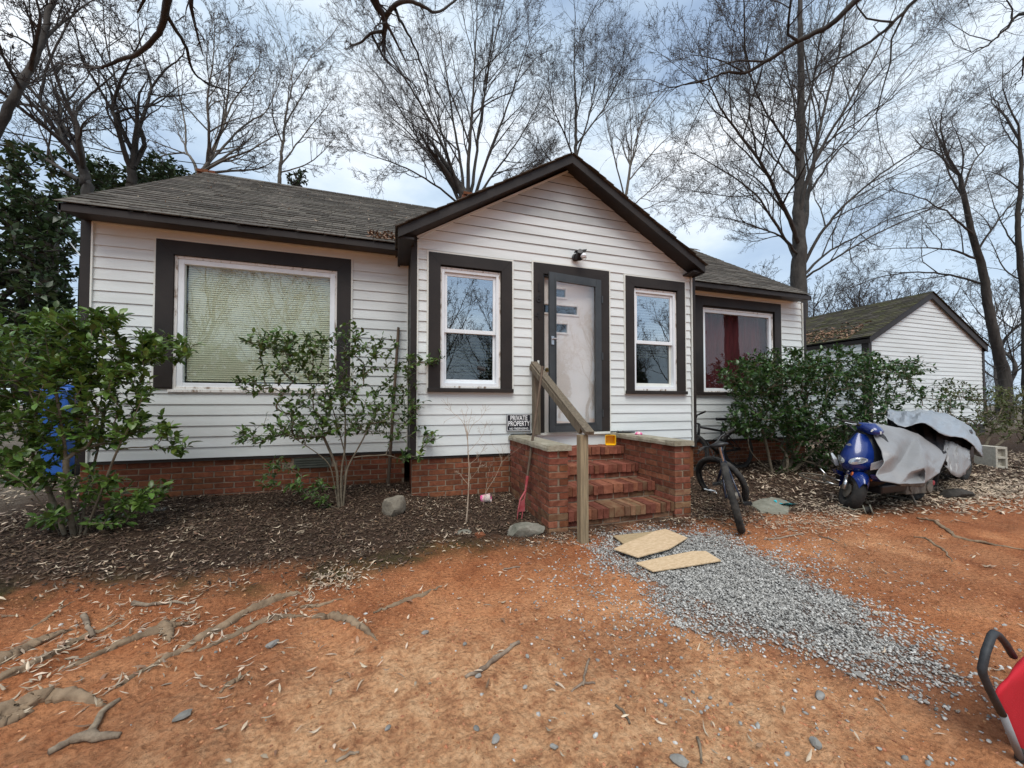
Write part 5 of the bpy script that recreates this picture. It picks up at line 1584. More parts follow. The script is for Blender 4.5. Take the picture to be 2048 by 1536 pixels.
# nose shield: a pointed apron, bulging, with twin lamps
def lofted(secs, n=16):
    """secs: (z, x_front, half width, x_back)"""
    rows_ = []
    for z_, xf, hw, xb in secs:
        r_ = []
        for k in range(n + 1):
            a_ = -1 + 2 * k / n
            r_.append((xb + (xf - xb) * (1 - abs(a_) ** 2.3), hw * a_ * (1.0 + .05 * (1 - abs(a_))), z_ - .02 * abs(a_)))
        rows_.append(r_)
    return rows_
nose = [(.470, .02, .05, -.06), (.490, .06, .105, -.06), (.530, .095, .145, -.06), (.590, .10, .165, -.07), (.66, .08, .168, -.09), (.73, .04, .152, -.12), (.80, -.01, .122, -.15), (.87, -.065, .085, -.17), (.92, -.115, .05, -.19)]
rows = lofted(nose)
S(MB().grid(rows), 'nose_panel', M['blue_paint'], smooth='all')
# black inner shield behind and below it
S(MB().grid(lofted([(.30, -.10, .10, -.22), (.36, -.06, .19, -.24), (.47, -.05, .245, -.25), (.60, -.08, .265, -.27), (.75, -.12, .24, -.30), (.90, -.17, .17, -.32), (.98, -.22, .10, -.33)])), 'leg_shield', M['black'], smooth='all')
for s_ in (-1, 1):
    # lower blue wing and grey flash
    S(MB().hexa([(-.10, .13 * s_, .36), (-.03, .17 * s_, .40), (-.09, .25 * s_, .40), (-.20, .25 * s_, .36), (-.08, .13 * s_, .43), (.0, .17 * s_, .455), (-.09, .262 * s_, .45), (-.20, .262 * s_, .42)]), 'wing_panel', M['blue_paint'], bevel=.01)
    S(MB().hexa([(.0, .172 * s_, .50), (-.09, .262 * s_, .535), (-.12, .262 * s_, .535), (-.05, .16 * s_, .50), (.015, .19 * s_, .585), (-.09, .275 * s_, .645), (-.12, .27 * s_, .645), (-.05, .18 * s_, .585)]), 'side_flash', M['silver'], bevel=.004)
    # lamps: almond lens in a dark recess
    rows_ = []
    for r_ in (1.0, .96, .7, .35, .05):
        rr_ = []
        for k in range(20):
            a_ = 2 * math.pi * k / 20
            yy = .083 * s_ + r_ * (.058 * math.cos(a_)); zz = .600 + r_ * .036 * math.sin(a_) + .014 * (yy * s_ - .083) / .06
            zi = min(range(len(nose) - 1), key=lambda i: abs(nose[i][0] - zz)); z0_, xf0, hw0, xb0 = nose[zi]; z1_, xf1, hw1, xb1 = nose[zi + 1]
            t_ = (zz - z0_) / (z1_ - z0_); xf, hw, xb = xf0 + (xf1 - xf0) * t_, hw0 + (hw1 - hw0) * t_, xb0 + (xb1 - xb0) * t_
            xx = xb + (xf - xb) * (1 - min(1, abs(yy / hw)) ** 2.3)
            rr_.append((xx + .012 + .014 * (1 - r_ ** 2), yy, zz))
        rows_.append(rr_)
    hl = S(MB().grid(rows_, closed=True), 'headlight', M['glass_lamp'], smooth='all')
    S(MB().grid([[(x_ - .008, .083 * s_ + (y_ - .083 * s_) * 1.1, .600 + (z_ - .600) * 1.12) for x_, y_, z_ in rows_[0]], [(x_ - .014, y_, z_) for x_, y_, z_ in rows_[3]]], closed=True), 'reflector_bowl', M['silver'], hl, smooth='all')
# badge on the nose
S(MB().hexa([(.035, -.035, .775), (.046, .0, .765), (.045, .03, .775), (.03, .0, .785), (.045, -.035, .778), (.056, .0, .769), (.055, .03, .778), (.035, .0, .80)]), 'badge', M['chrome'])
# handlebar cowl, mirrors stub, grips
mb = MB().grid(lofted([(.93, -.10, .06, -.24), (.96, -.07, .12, -.26), (1.00, -.09, .14, -.27), (1.035, -.14, .11, -.28), (1.055, -.20, .04, -.29)]))
mb.v = [tuple(T(v_)) for v_ in mb.v]; S(mb, 'handlebar_cowl', M['blue_paint'], smooth='all')
mb = MB().hexa([(-.085, -.05, .955), (-.085, .05, .955), (-.12, .05, .95), (-.12, -.05, .95), (-.088, -.045, .985), (-.088, .045, .985), (-.12, .045, .99), (-.12, -.045, .99)]); mb.v = [tuple(T(v_)) for v_ in mb.v]; S(mb, 'turn_signal', M['cream'])
for s_ in (-1,):
    S(MB().tube([T((-.22, .10 * s_, .985)), T((-.25, .18 * s_, .995)), T((-.28, .27 * s_, .985))], [.016, .018, .018], 8), 'grip', M['rubber'])
    S(MB().tube([T((-.20, .16 * s_, .99)), T((-.19, .20 * s_, .98)), T((-.23, .26 * s_, .975))], .006, 6), 'brake_lever', M['chrome'])
# rear body, floor, engine, rear wheel, centre stand, exhaust
S(MB().hexa([(-.25, -.15, .20), (-.25, .15, .20), (-.75, .16, .20), (-.75, -.16, .20), (-.25, -.16, .30), (-.25, .16, .30), (-.75, .17, .30), (-.75, -.17, .30)]), 'floor_board', M['black'], bevel=.02)
S(MB().hexa([(-.62, -.13, .30), (-.62, .13, .30), (-1.5, .09, .45), (-1.5, -.09, .45), (-.70, -.15, .62), (-.70, .15, .62), (-1.52, .10, .66), (-1.52, -.10, .66)]), 'rear_body', M['blue_paint'], bevel=.04)
S(MB().hexa([(-.68, -.14, .62), (-.68, .14, .62), (-1.42, .12, .66), (-1.42, -.12, .66), (-.72, -.12, .68), (-.72, .12, .68), (-1.38, .10, .74), (-1.38, -.10, .74)]), 'seat', M['black'], bevel=.03)
w = empty('wheel', parent=sco)
mb = MB().torus((-1.24, 0, WR), (0, 1, 0), WR - .058, .060, 40, 10, squash=1.05); S(mb, 'tyre', M['rubber'], w, smooth='all')
S(MB().disc((-1.24, 0, WR), (0, 1, 0), .11, .06, 24), 'rim', M['engine'], w)
mb = MB(); mb.hexa([(-.72, .06, .16), (-.72, .16, .16), (-1.30, .16, .14), (-1.30, .07, .14), (-.72, .06, .30), (-.72, .16, .30), (-1.32, .16, .30), (-1.32, .07, .30)]); mb.disc((-1.22, .165, .215), (0, 1, 0), .07, .02, 18); mb.disc((-.84, .165, .235), (0, 1, 0), .055, .02, 18)
S(mb, 'engine_case', M['engine'], bevel=.012)
S(MB().hexa([(-.55, .10, .36), (-.55, .20, .34), (-1.05, .2, .30), (-1.05, .1, .30), (-.55, .10, .30), (-.55, .19, .28), (-1.05, .19, .24), (-1.05, .1, .24)]), 'side_skirt', M['engine'], bevel=.01)
S(MB().tube([(-.80, -.12, .18), (-1.0, -.15, .18), (-1.45, -.15, .27)], [.02, .035, .04], 10), 'exhaust', M['engine'], smooth='all')
mb = MB()
for s_ in (-1, 1): mb.tube([(-.92, .09 * s_, .22), (-.96, .13 * s_, .06), (-.98, .15 * s_, .0)], .012, 8)
mb.tube([(-.955, -.12, .07), (-.955, .12, .07)], .011, 8)
S(mb, 'centre_stand', M['engine'])
S(MB().lathe([(0, .02), (.03, .012), (.035, 0)], 12, M=Matrix.Translation((-1.40, .12, .25)) @ Matrix.Rotation(-math.pi / 2, 4, 'X')), 'tail_lamp', M['red_paint'])

# draped sheet helper: grid between two hems over a ridge line, with folds
def drape(name, ridge, hem_a, hem_b, mat, label, cat, nu=100, nv=72, fold=.03, seed=1, sag=.02, origin=None, crisp=False):
    r_ = random.Random(seed)
    def interp(line, t):
        f = t * (len(line) - 1); i = min(int(f), len(line) - 2); k = f - i
        p0 = line[max(i - 1, 0)]; p1, p2 = line[i], line[i + 1]; p3 = line[min(i + 2, len(line) - 1)]
        a = [Vector(q_) for q_ in (p0, p1, p2, p3)]
        return .5 * ((2 * a[1]) + (a[2] - a[0]) * k + (2 * a[0] - 5 * a[1] + 4 * a[2] - a[3]) * k * k + (3 * a[1] - a[0] - 3 * a[2] + a[3]) * k ** 3)
    ph = [r_.uniform(0, 6.28) for _ in range(12)]; fr = [r_.uniform(5, 13) for _ in range(6)]; ti = [r_.uniform(-4, 4) for _ in range(6)]
    rows_ = []
    for i in range(nu + 1):
        u = i / nu
        A_, Rg, B_ = interp(hem_a, u), interp(ridge, u), interp(hem_b, u)
        row_ = []
        for k in range(nv + 1):
            v = -1 + 2 * k / nv
            E_ = A_ if v < 0 else B_
            t = abs(v)
            q_ = Rg.lerp(E_, t)
            out = (E_ - Rg); out.z = 0
            out = out.normalized() if out.length > 1e-4 else Vector((0, 1, 0))
            bulge = math.sin(math.pi * min(t * 1.05, 1)) * .11
            q_ += out * bulge * .55 + Vector((0, 0, bulge * .35))
            # creases running from the ridge down to the hem
            w_ = 0
            for j in range(6):
                s2 = math.sin(fr[j] * u * 2.2 + ti[j] * v + ph[j])
                w_ += (abs(s2) - .6) * (.25 + .75 * t)
            w_ *= fold / 2.2
            v1 = mnoise.voronoi(q_ * 2.6 + Vector((seed, 0, 0)))[0]; v2 = mnoise.voronoi(q_ * 5.2 + Vector((0, seed, 0)))[0]
            w_ = w_ * 1.25 + fold * (1.1 * (v1[0] - .4) - .9 * (v2[0] - .4))
            w_ *= 1 - .65 * t ** 3
            if crisp: q_ += Vector((r_.gauss(0, .004), r_.gauss(0, .004), r_.gauss(0, .003)))
            q_ += out * w_ + Vector((0, 0, w_ * .5 * (1.2 - t) - sag * math.sin(math.pi * u)))
            row_.append(q_)
        rows_.append(row_)
    mb_ = MB().grid(rows_)
    o_ = mb_.build(name, mat, smooth='all')
    if crisp: o_.data.set_sharp_from_angle(angle=R(34))
    md = o_.modifiers.new('thickness', 'SOLIDIFY'); md.thickness = .004
    if crisp: return setp(o_, label, cat)
    md2 = o_.modifiers.new('smooth', 'SUBSURF'); md2.levels = 1; md2.render_levels = 1
    return setp(o_, label, cat)
Wm = Matrix.Translation(sco.location) @ Euler(sco.rotation_euler).to_matrix().to_4x4()
G = lambda *v_: tuple(Wm @ Vector(v_))
def sheet(name, pts, faces, mat, label, cat, seed=1, cuts=5, amp=.010, smooth_n=2):
    """cloth pulled into flat facets with sharp creases between pinned points"""
    bm = bmesh.new()
    vs_ = [bm.verts.new(p_) for p_ in pts]
    for f_ in faces: bm.faces.new([vs_[k] for k in f_])
    bmesh.ops.triangulate(bm, faces=bm.faces)
    bmesh.ops.subdivide_edges(bm, edges=bm.edges, cuts=cuts, use_grid_fill=True)
    inner = [v_ for v_ in bm.verts if not v_.is_boundary]
    for _ in range(smooth_n): bmesh.ops.smooth_vert(bm, verts=inner, factor=.5, use_axis_x=True, use_axis_y=True, use_axis_z=True)
    bm.normal_update()
    for v_ in bm.verts:
        q_ = v_.co
        d_ = mnoise.voronoi(q_ * 4.5 + Vector((seed, 0, 0)))[0]
        v_.co = q_ + v_.normal * (amp * 2.2 * (d_[1] - d_[0] - .25) + amp * mnoise.noise(q_ * 11 + Vector((0, seed, 0))))
    bmesh.ops.recalc_face_normals(bm, faces=bm.faces)
    me = bpy.data.meshes.new(name); bm.to_mesh(me); bm.free()
    me.materials.append(mat); me.polygons.foreach_set('use_smooth', [True] * len(me.polygons)); me.set_sharp_from_angle(angle=R(22))
    o_ = link(name, me, label=label, cat=cat)
    md = o_.modifiers.new('thickness', 'SOLIDIFY'); md.thickness = .004
    return o_
yt = fw.y
TP = lambda px_, py_, d_: tuple(on_y(px_, py_, yt + d_))
tp = [TP(1737, 842, .03), TP(1785, 850, .06), TP(1836, 865, .06), TP(1896, 906, .04),              # 0-3 ridge
      TP(1748, 872, -.12), TP(1764, 902, -.26), TP(1768, 924, -.32), TP(1752, 951, -.30),           # 4-7 front edge
      TP(1762, 961, -.36), TP(1800, 968, -.40), TP(1850, 966, -.40), TP(1880, 945, -.30),           # 8-11 hem
      TP(1796, 880, -.16), TP(1829, 874, -.03), TP(1806, 915, -.20), TP(1783, 944, -.30),           # 12-15 the long dark fold
      TP(1845, 900, -.26), TP(1862, 915, -.20), TP(1852, 935, -.40), TP(1822, 944, -.38), TP(1788, 912, -.33), TP(1868, 938, -.30), TP(1838, 950, -.30)]
TB = lambda px_, py_, d_: tuple(on_y(px_, py_, yt + d_))
far_pts = [TP(1745, 872, .34), TP(1790, 885, .40), TP(1840, 898, .40), TP(1892, 920, .25)]
tp += far_pts   # 23-26
tf = [(0, 4, 12), (0, 12, 1), (1, 12, 13), (1, 13, 2), (4, 5, 20), (4, 20, 12), (5, 6, 20), (12, 20, 14), (12, 14, 13), (6, 7, 15), (6, 15, 20), (20, 15, 14), (7, 8, 15), (8, 9, 15), (15, 9, 19), (15, 19, 14),
      (14, 19, 16), (13, 14, 16), (13, 16, 2), (2, 16, 17), (2, 17, 3), (16, 19, 18), (16, 18, 17), (19, 9, 22), (19, 22, 18), (9, 10, 22), (22, 10, 18), (18, 10, 21), (18, 21, 17), (10, 11, 21), (17, 21, 3), (21, 11, 3),
      (0, 1, 24, 23), (1, 2, 25, 24), (2, 3, 26, 25)]
sheet('grey_tarp', tp, tf, M['tarp'], 'grey tarp draped over the blue scooter', 'tarp', seed=5, cuts=6, amp=.007)

# ------------------------------------------------------------------ second machine behind, under a silver tarp and black cloth
m0 = on_g(1895, 968)
def Wp(px_, py_, d): return on_y(px_, py_, m0.y + d)
mo = empty('covered_motorbike', (m0.x, m0.y, gz(m0.x, m0.y)), 'motorbike hidden beneath silver tarp and black cloth behind the scooter', 'motorbike', rot=(0, 0, R(-172)))
def S2(mb, nm, mat, **k): return mb.build(nm, mat, mo, local=True, **k)
for xw in (.70, -.60):
    w = empty('wheel', parent=mo); MB().torus((xw, 0, .28), (0, 1, 0), .23, .055, 36, 8).build('tyre', M['rubber'], w, local=True, smooth='all'); MB().disc((xw, 0, .28), (0, 1, 0), .16, .05, 20).build('rim', M['engine'], w, local=True)
S2(MB().hexa([(.5, -.13, .3), (.5, .13, .3), (-.7, .12, .35), (-.7, -.12, .35), (.45, -.13, .85), (.45, .13, .85), (-.75, .10, .84), (-.75, -.10, .84)]), 'body', M['black'], bevel=.05)
S2(MB().tube([(.70, 0, .28), (.48, 0, .86)], .03, 8), 'fork', M['engine']);
ridge = [Wp(1772, 826, .05), Wp(1800, 822, .1), Wp(1850, 818, .15), Wp(1900, 828, .15), Wp(1938, 852, .15), Wp(1962, 890, .1)]
near = [Wp(1776, 836, -.20), Wp(1806, 852, -.36), Wp(1846, 843, -.46), Wp(1890, 868, -.48), Wp(1930, 876, -.40), Wp(1968, 915, -.30)]
far_ = [Wp(1775, 850, .5), Wp(1800, 880, .7), Wp(1850, 900, .8), Wp(1900, 900, .8), Wp(1940, 905, .7), Wp(1964, 915, .5)]
drape('silver_tarp', ridge, near, far_, M['tarp_blue'], 'silver blue tarp thrown over the black cloth on the rear motorbike', 'tarp', fold=.11, seed=12, nu=40, nv=26, crisp=True)
ridge = [Wp(1780, 838, .0), Wp(1815, 842, -.02), Wp(1850, 845, -.05), Wp(1890, 852, -.05), Wp(1925, 866, -.05), Wp(1945, 890, -.05)]
near = [Wp(1785, 868, -.3), Wp(1820, 890, -.42), Wp(1850, 905, -.48), Wp(1885, 915, -.5), Wp(1908, 945, -.48), Wp(1932, 930, -.4)]
far_ = [Wp(1785, 868, .4), Wp(1820, 890, .45), Wp(1850, 900, .45), Wp(1890, 905, .45), Wp(1925, 910, .4), Wp(1945, 915, .35)]
drape('black_cloth', ridge, near, far_, M['cloth_black'], 'bunched black cloth hanging beneath the silver tarp', 'cloth', fold=.13, seed=23, nu=44, nv=26, crisp=True)
ridge = [Wp(1890, 880, -.30), Wp(1905, 882, -.32), Wp(1920, 890, -.33), Wp(1938, 900, -.3)]
near = [Wp(1886, 925, -.46), Wp(1905, 946, -.52), Wp(1924, 950, -.52), Wp(1942, 930, -.45)]
far_ = [Wp(1890, 910, -.1), Wp(1905, 915, -.1), Wp(1925, 920, -.1), Wp(1940, 920, -.1)]
drape('grey_sheet', ridge, near, far_, M['tarp'], 'pale grey sheet corner hanging behind the scooter tarp', 'sheet', nu=24, nv=18, fold=.035, seed=31, crisp=True)

# ------------------------------------------------------------------ red padded cart in the lower right corner
YC = .80
def C_(px_, py_, d=0.0): return on_y(px_, py_, YC + d * .6)
org = on_g(2048, 1536)
gzr = gz(2.3, .85)
A0, A1, A2, A3 = C_(1990, 1263), C_(1963, 1345), C_(2003, 1425), None
# the tube loop: up from the front leg, bent over, and down behind the seat
fold_ = empty('padded_cart', (A0.x + .2, YC, gzr), 'red padded cart with grey tubing and black grip at lower right', 'cart')
leg_dir = (C_(2048, 1533) - C_(2003, 1425))
foot = C_(2003, 1425) + leg_dir * ((C_(2003, 1425).z - gzr - .01) / -leg_dir.z)
back = C_(2034, 1320, .10)
def pair(build):
    for dx in (0, .46):
        build(Vector((dx, .02 * (dx > 0), 0)))
pair(lambda d_: MB().tube([C_(2005, 1427) + d_, foot + d_], .0115, 12).build('leg', M['grey_tube'], fold_, smooth='all'))
def grip_(d_):
    MB().tube([C_(2004, 1428) + d_, C_(1982, 1385) + d_, C_(1966, 1350) + d_, C_(1964, 1338) + d_, C_(1971, 1305) + d_, C_(1983, 1272, .01) + d_, C_(1989, 1266, .02) + d_, C_(1997, 1270, .03) + d_, C_(2012, 1288, .06) + d_, C_(2026, 1312, .09) + d_], [.0125] * 10, 12).build('grip', M['foam'], fold_, smooth='all')
pair(grip_)
def seat_pts(px_, py_, d, dx): return C_(px_, py_, d) + Vector((dx, 0, 0))
rows = []
for dx in np.linspace(.0, .44, 9):
    b_ = .035 * math.sin(math.pi * dx / .44)
    rows.append([seat_pts(2046, 1322, .09, dx) + Vector((0, 0, b_)), seat_pts(2018, 1340, .06, dx) + Vector((0, -.005, b_)), seat_pts(1996, 1365, .04, dx) + Vector((0, -.01, b_ * .6)), seat_pts(1988, 1388, .03, dx), seat_pts(1993, 1412, .03, dx), seat_pts(2012, 1455, .04, dx), seat_pts(2044, 1512, .05, dx)])
o = MB().grid(rows).build('padded_seat', M['red_fabric'], fold_, smooth='all'); md = o.modifiers.new('thickness', 'SOLIDIFY'); md.thickness = .02; md.offset = 0; md3 = o.modifiers.new('smooth', 'SUBSURF'); md3.levels = md3.render_levels = 2
mb = MB(); mb.hexa([back + Vector((-.035, -.05, .005)) + Vector(v_) for v_ in ((-.014, -.03, .02), (.03, -.03, .02), (.03, -.022, .02), (-.014, -.022, .02), (-.06, -.06, -.055), (.035, -.06, -.02), (.035, -.052, -.02), (-.06, -.052, -.055))])
mb.build('binding', M['grey_fabric'], fold_)
for dx in (0, .46):
    MB().tube([foot + Vector((dx, 0, .035)), foot + Vector((dx, 0, 0)) - leg_dir.normalized() * -.005], [.0145, .017], 12).build('rubber_foot', M['rubber'], fold_)
# ------------------------------------------------------------------ bare winter trees
TR_ = random.Random(5)
def vadd(a, b, k=1.0): return (a[0] + b[0] * k, a[1] + b[1] * k, a[2] + b[2] * k)
def vnorm(a):
    l = math.sqrt(a[0] * a[0] + a[1] * a[1] + a[2] * a[2]) or 1.0
    return (a[0] / l, a[1] / l, a[2] / l)
def perp(d, r_):
    while True:
        q = (r_.gauss(0, 1), r_.gauss(0, 1), r_.gauss(0, 1))
        k = q[0] * d[0] + q[1] * d[1] + q[2] * d[2]
        p_ = (q[0] - d[0] * k, q[1] - d[1] * k, q[2] - d[2] * k)
        if p_[0] ** 2 + p_[1] ** 2 + p_[2] ** 2 > .05: return vnorm(p_)

def grow(out, p, d, L_, r, lev, P, r_):
    """one branch and everything on it; out[lev] collects (points, radii)"""
    n = P['seg'][lev]
    wig, trop = P['wig'][lev], P['trop'][lev]
    rmin = P['rmin']
    pts, rad, dirs = [p], [max(r, rmin)], [d]
    st = L_ / n
    for i in range(n):
        d = vnorm((d[0] + r_.gauss(0, wig), d[1] + r_.gauss(0, wig), d[2] + r_.gauss(0, wig) + trop))
        p = vadd(p, d, st)
        pts.append(p); dirs.append(d)
        rad.append(max(r * (1 - P['taper'] * (i + 1) / n), rmin * .8))
    out[lev].append((pts, rad))
    if lev + 1 < len(P['seg']): sprout(out, pts, rad, dirs, L_, lev + 1, P, r_)

def sprout(out, pts, rad, dirs, L_, lev, P, r_, t0=None):
    n = len(pts) - 1
    cnt = P['n'][lev] * (.75 + .5 * r_.random())
    cnt = int(cnt) + (r_.random() < cnt - int(cnt))
    t0 = P['t0'] if t0 is None else t0
    for k in range(cnt):
        t = t0 + (1 - t0) * (k + r_.random()) / cnt
        f = min(t * n, n - .001); i = int(f); f -= i
        q = vadd(pts[i], (pts[i + 1][0] - pts[i][0], pts[i + 1][1] - pts[i][1], pts[i + 1][2] - pts[i][2]), f)
        rr = rad[i] * (1 - f) + rad[i + 1] * f
        a = P['ang'][lev] * (.7 + .6 * r_.random())
        dd = dirs[min(i + 1, n)]
        s_ = perp(dd, r_)
        nd = vnorm((dd[0] * math.cos(a) + s_[0] * math.sin(a), dd[1] * math.cos(a) + s_[1] * math.sin(a), dd[2] * math.cos(a) + s_[2] * math.sin(a)))
        l = L_ * P['len'][lev] * (.6 + .6 * r_.random()) * (1.15 - .55 * t)
        grow(out, q, nd, l, min(rr * .62, l * .035), lev, P, r_)

def cat_rom(pts, n):
    out = []
    m = len(pts)
    for i in range(m - 1):
        p0, p1, p2, p3 = pts[max(i - 1, 0)], pts[i], pts[i + 1], pts[min(i + 2, m - 1)]
        for k in range(n):
            t = k / n
            out.append(tuple(.5 * (2 * b + (c - a) * t + (2 * a - 5 * b + 4 * c - d_) * t * t + (3 * b - a - 3 * c + d_) * t ** 3) for a, b, c, d_ in zip(p0, p1, p2, p3)))
    out.append(tuple(pts[-1]))
    return out

# upright, fan-shaped willow-oak habit
P_FAN = dict(seg=[8, 6, 5, 4, 3], wig=[.08, .13, .18, .21, .22], trop=[.03, .07, .06, .04, .02], n=[0, 11, 9, 7, 4], ang=[.5, .62, .62, .65, .7], len=[1, .52, .48, .46, .5], taper=.82, rmin=.0041, t0=.18)
P_THIN = dict(P_FAN, n=[0, 9, 7, 5, 3], rmin=.0045)
P_WILD = dict(P_FAN, wig=[.12, .17, .2, .24, .24], trop=[.02, .03, .03, .02, .0], ang=[.6, .8, .8, .8, .8], n=[0, 8, 6, 5, 3], rmin=.0038)

def tree(name, label, base, trunk, limbs, P, bark, twig, group=None, seed=1, cat='tree', lim_t0=.2, lim_k=.52, trk_k=.88, trunk_n=0, wob=.032):
    """trunk and limbs as world polylines ((points), r0, r1)"""
    r_ = random.Random(seed)
    root = empty(name, base, label, cat, group)
    b = Vector(base)
    loc = lambda p_: (p_[0] - b.x, p_[1] - b.y, p_[2] - b.z)
    out = [[] for _ in range(6)]
    def expand(pts, r0, r1, n=5):
        q = cat_rom([loc(p_) for p_ in pts], n)
        L_ = sum(math.dist(q[i], q[i + 1]) for i in range(len(q) - 1))
        m = len(q) - 1
        q = [q[0]] + [tuple(c + r_.gauss(0, wob * L_ / m) for c in p_) for p_ in q[1:]]
        rad = [r0 + (r1 - r0) * (i / m) ** .85 for i in range(len(q))]
        dirs = [vnorm(tuple(b_ - a_ for a_, b_ in zip(q[max(i - 1, 0)], q[min(i + 1, m)]))) for i in range(len(q))]
        return q, rad, dirs, L_
    for pts, r0, r1 in trunk:
        q, rad, dirs, L_ = expand(pts, r0 * .82 * trk_k, r1 * .8 * trk_k, 6)
        V, F = tubes([(q, rad)], 12)
        link('trunk', np_mesh('trunk', V, F, M[bark], True), root)
        # the leader runs on into branches
        for _ in range(3):
            grow(out, q[-1], vnorm(vadd(dirs[-1], (r_.gauss(0, .25), r_.gauss(0, .25), abs(r_.gauss(0, .25))))), L_ * .3, rad[-1] * .75, 1, P, r_)
        if trunk_n: 
            for _ in range(trunk_n):
                sprout(out, q, rad, dirs, L_ * .7, 1, dict(P, n=[0, 1, *P['n'][2:]]), r_, .35)
    for pts, r0, r1 in limbs:
        q, rad, dirs, L_ = expand(pts, r0 * lim_k, r1 * lim_k)
        V, F = tubes([(q, rad)], 8)
        link('limb', np_mesh('limb', V, F, M[bark], True), root)
        sprout(out, q, rad, dirs, L_, 1, P, r_, lim_t0)
        # the tip breaks up into twigs
        for _ in range(3):
            grow(out, q[-1], vnorm(vadd(dirs[-1], (r_.gauss(0, .3), r_.gauss(0, .3), r_.gauss(0, .3)))), L_ * .22, rad[-1] * .8, 2, P, r_)
    big = [x for o in out[1:2] for x in o]
    if big:
        V, F = tubes(big, 6); link('branches', np_mesh('branches', V, F, M[bark], True), root, kind='stuff')
    tw_ = [x for o in out[2:] for x in o]
    if tw_:
        V, F = tubes(tw_, 3); link('crown', np_mesh('crown', V, F, M[twig], True), root, kind='stuff')
    return root
def pl(y0, *pts):
    """pixel points on a tree standing at depth y0; a third value moves the point nearer or farther"""
    return [tuple(on_y(p_[0], p_[1], y0 + (p_[2] if len(p_) > 2 else 0))) for p_ in pts]
def foot(px_, y0): 
    p_ = on_y(px_, 700, y0); return (p_.x, y0, gz(p_.x, y0))

def tree_px(name, label, y0, trunk_px, limbs_px, P, bark, twig, **k):
    t0 = trunk_px[0][0]
    bx, by, bz = foot(t0[0][0], y0)
    trunk = []
    for i, (pts, r0, r1) in enumerate(trunk_px):
        pp = pl(y0, *pts)
        if i == 0: pp = [(pp[0][0], pp[0][1], bz - .1)] + pp
        trunk.append((pp, r0, r1))
    limbs = [(pl(y0, *pts), r0, r1) for pts, r0, r1 in limbs_px]
    return tree(name, label, (bx, by, bz), trunk, limbs, P, bark, twig, **k)

GRP = 'bare trees behind the house'
# the big tree right of the house
tree_px('oak_tree', 'tall bare tree with spreading limbs rising behind the right end of the house', 10.5,
    [([(1597, 580), (1598, 500), (1598, 420, .1), (1600, 330, .2), (1602, 200, .3), (1600, 60, .4), (1602, -80, .5)], .50, .10)],
    [([(1596, 490), (1580, 440, -.4), (1555, 390, -.8), (1525, 330, -1.2), (1480, 270, -1.6), (1440, 215, -2), (1415, 150, -2.2)], .20, .03),
     ([(1604, 470), (1615, 400, .5), (1628, 320, .9), (1650, 210, 1.2), (1680, 90, 1.4), (1700, -40, 1.5)], .24, .05),
     ([(1600, 420), (1618, 350, -.3), (1650, 285, -.7), (1700, 200, -1.2), (1750, 110, -1.6), (1790, 20, -2)], .18, .03),
     ([(1602, 540), (1640, 470, -.5), (1690, 410, -1), (1760, 350, -1.5), (1850, 290, -2), (1940, 230, -2.3)], .15, .02),
     ([(1602, 555), (1650, 510, .4), (1720, 470, .7), (1800, 430, 1), (1900, 410, 1.2)], .13, .02),
     ([(1604, 560), (1650, 530, -.6), (1730, 480, -1.4), (1830, 430, -2), (1950, 380, -2.6)], .11, .02),
     ([(1594, 530), (1570, 480, .5), (1530, 460, .9), (1470, 440, 1.2), (1400, 430, 1.5)], .12, .02),
     ([(1594, 510), (1565, 470, -.6), (1520, 400, -1.2), (1460, 350, -1.7), (1390, 310, -2)], .12, .02),
     ([(1598, 320), (1570, 280, -.3), (1530, 220, -.8), (1500, 150, -1.1), (1480, 60, -1.3)], .12, .025),
     ([(1598, 300), (1590, 220, .4), (1570, 120, .7), (1550, 10, .9)], .11, .025),
     ([(1600, 250), (1625, 170, -.4), (1640, 80, -.8), (1665, -30, -1)], .11, .025),
     ([(1622, 380, .6), (1660, 320, 1), (1720, 260, 1.4), (1800, 170, 1.8), (1880, 70, 2)], .12, .02),
     ([(1597, 360), (1560, 330, .6), (1500, 260, 1.1), (1450, 180, 1.5), (1400, 110, 1.7)], .10, .02)],
    P_FAN, 'bark', 'twig', group=GRP, seed=3, lim_k=.45, trk_k=.78)
# the fan of stems above the middle of the ridge
tree_px('elm_tree', 'wide bare fan shaped tree with many stems above the middle of the ridge', 14.0,
    [([(935, 470), (936, 420), (937, 395)], .42, .36)],
    [([(925, 400), (905, 340, -.3), (875, 270, -.6), (830, 190, -.9), (780, 110, -1.2), (745, 40, -1.4)], .17, .025),
     ([(930, 400), (920, 320, .3), (905, 230, .5), (890, 130, .7), (870, 20, .9)], .17, .025),
     ([(936, 400), (938, 310, -.3), (945, 210, -.6), (950, 110, -.8), (955, -10, -1)], .20, .03),
     ([(942, 400), (952, 300, .4), (968, 200, .7), (985, 100, .9), (1010, -10, 1)], .17, .025),
     ([(948, 400), (970, 330, -.4), (1000, 250, -.8), (1030, 170, -1), (1060, 80, -1.2)], .16, .025),
     ([(950, 402), (985, 350, .6), (1030, 290, 1), (1070, 220, 1.3), (1100, 150, 1.5)], .13, .02),
     ([(920, 402), (890, 350, .5), (850, 300, .9), (800, 250, 1.2), (745, 200, 1.5)], .14, .02),
     ([(915, 405), (870, 370, -.5), (820, 340, -.9), (770, 320, -1.2), (715, 300, -1.4)], .10, .018),
     ([(918, 404), (880, 330, 1), (830, 270, 1.6), (770, 170, 2), (735, 130, 2.2)], .12, .02),
     ([(952, 404), (1000, 375, -.5), (1050, 340, -.8), (1090, 300, -1)], .09, .018)],
    P_FAN, 'bark', 'twig', group=GRP, seed=8, lim_k=.43, trk_k=.72)
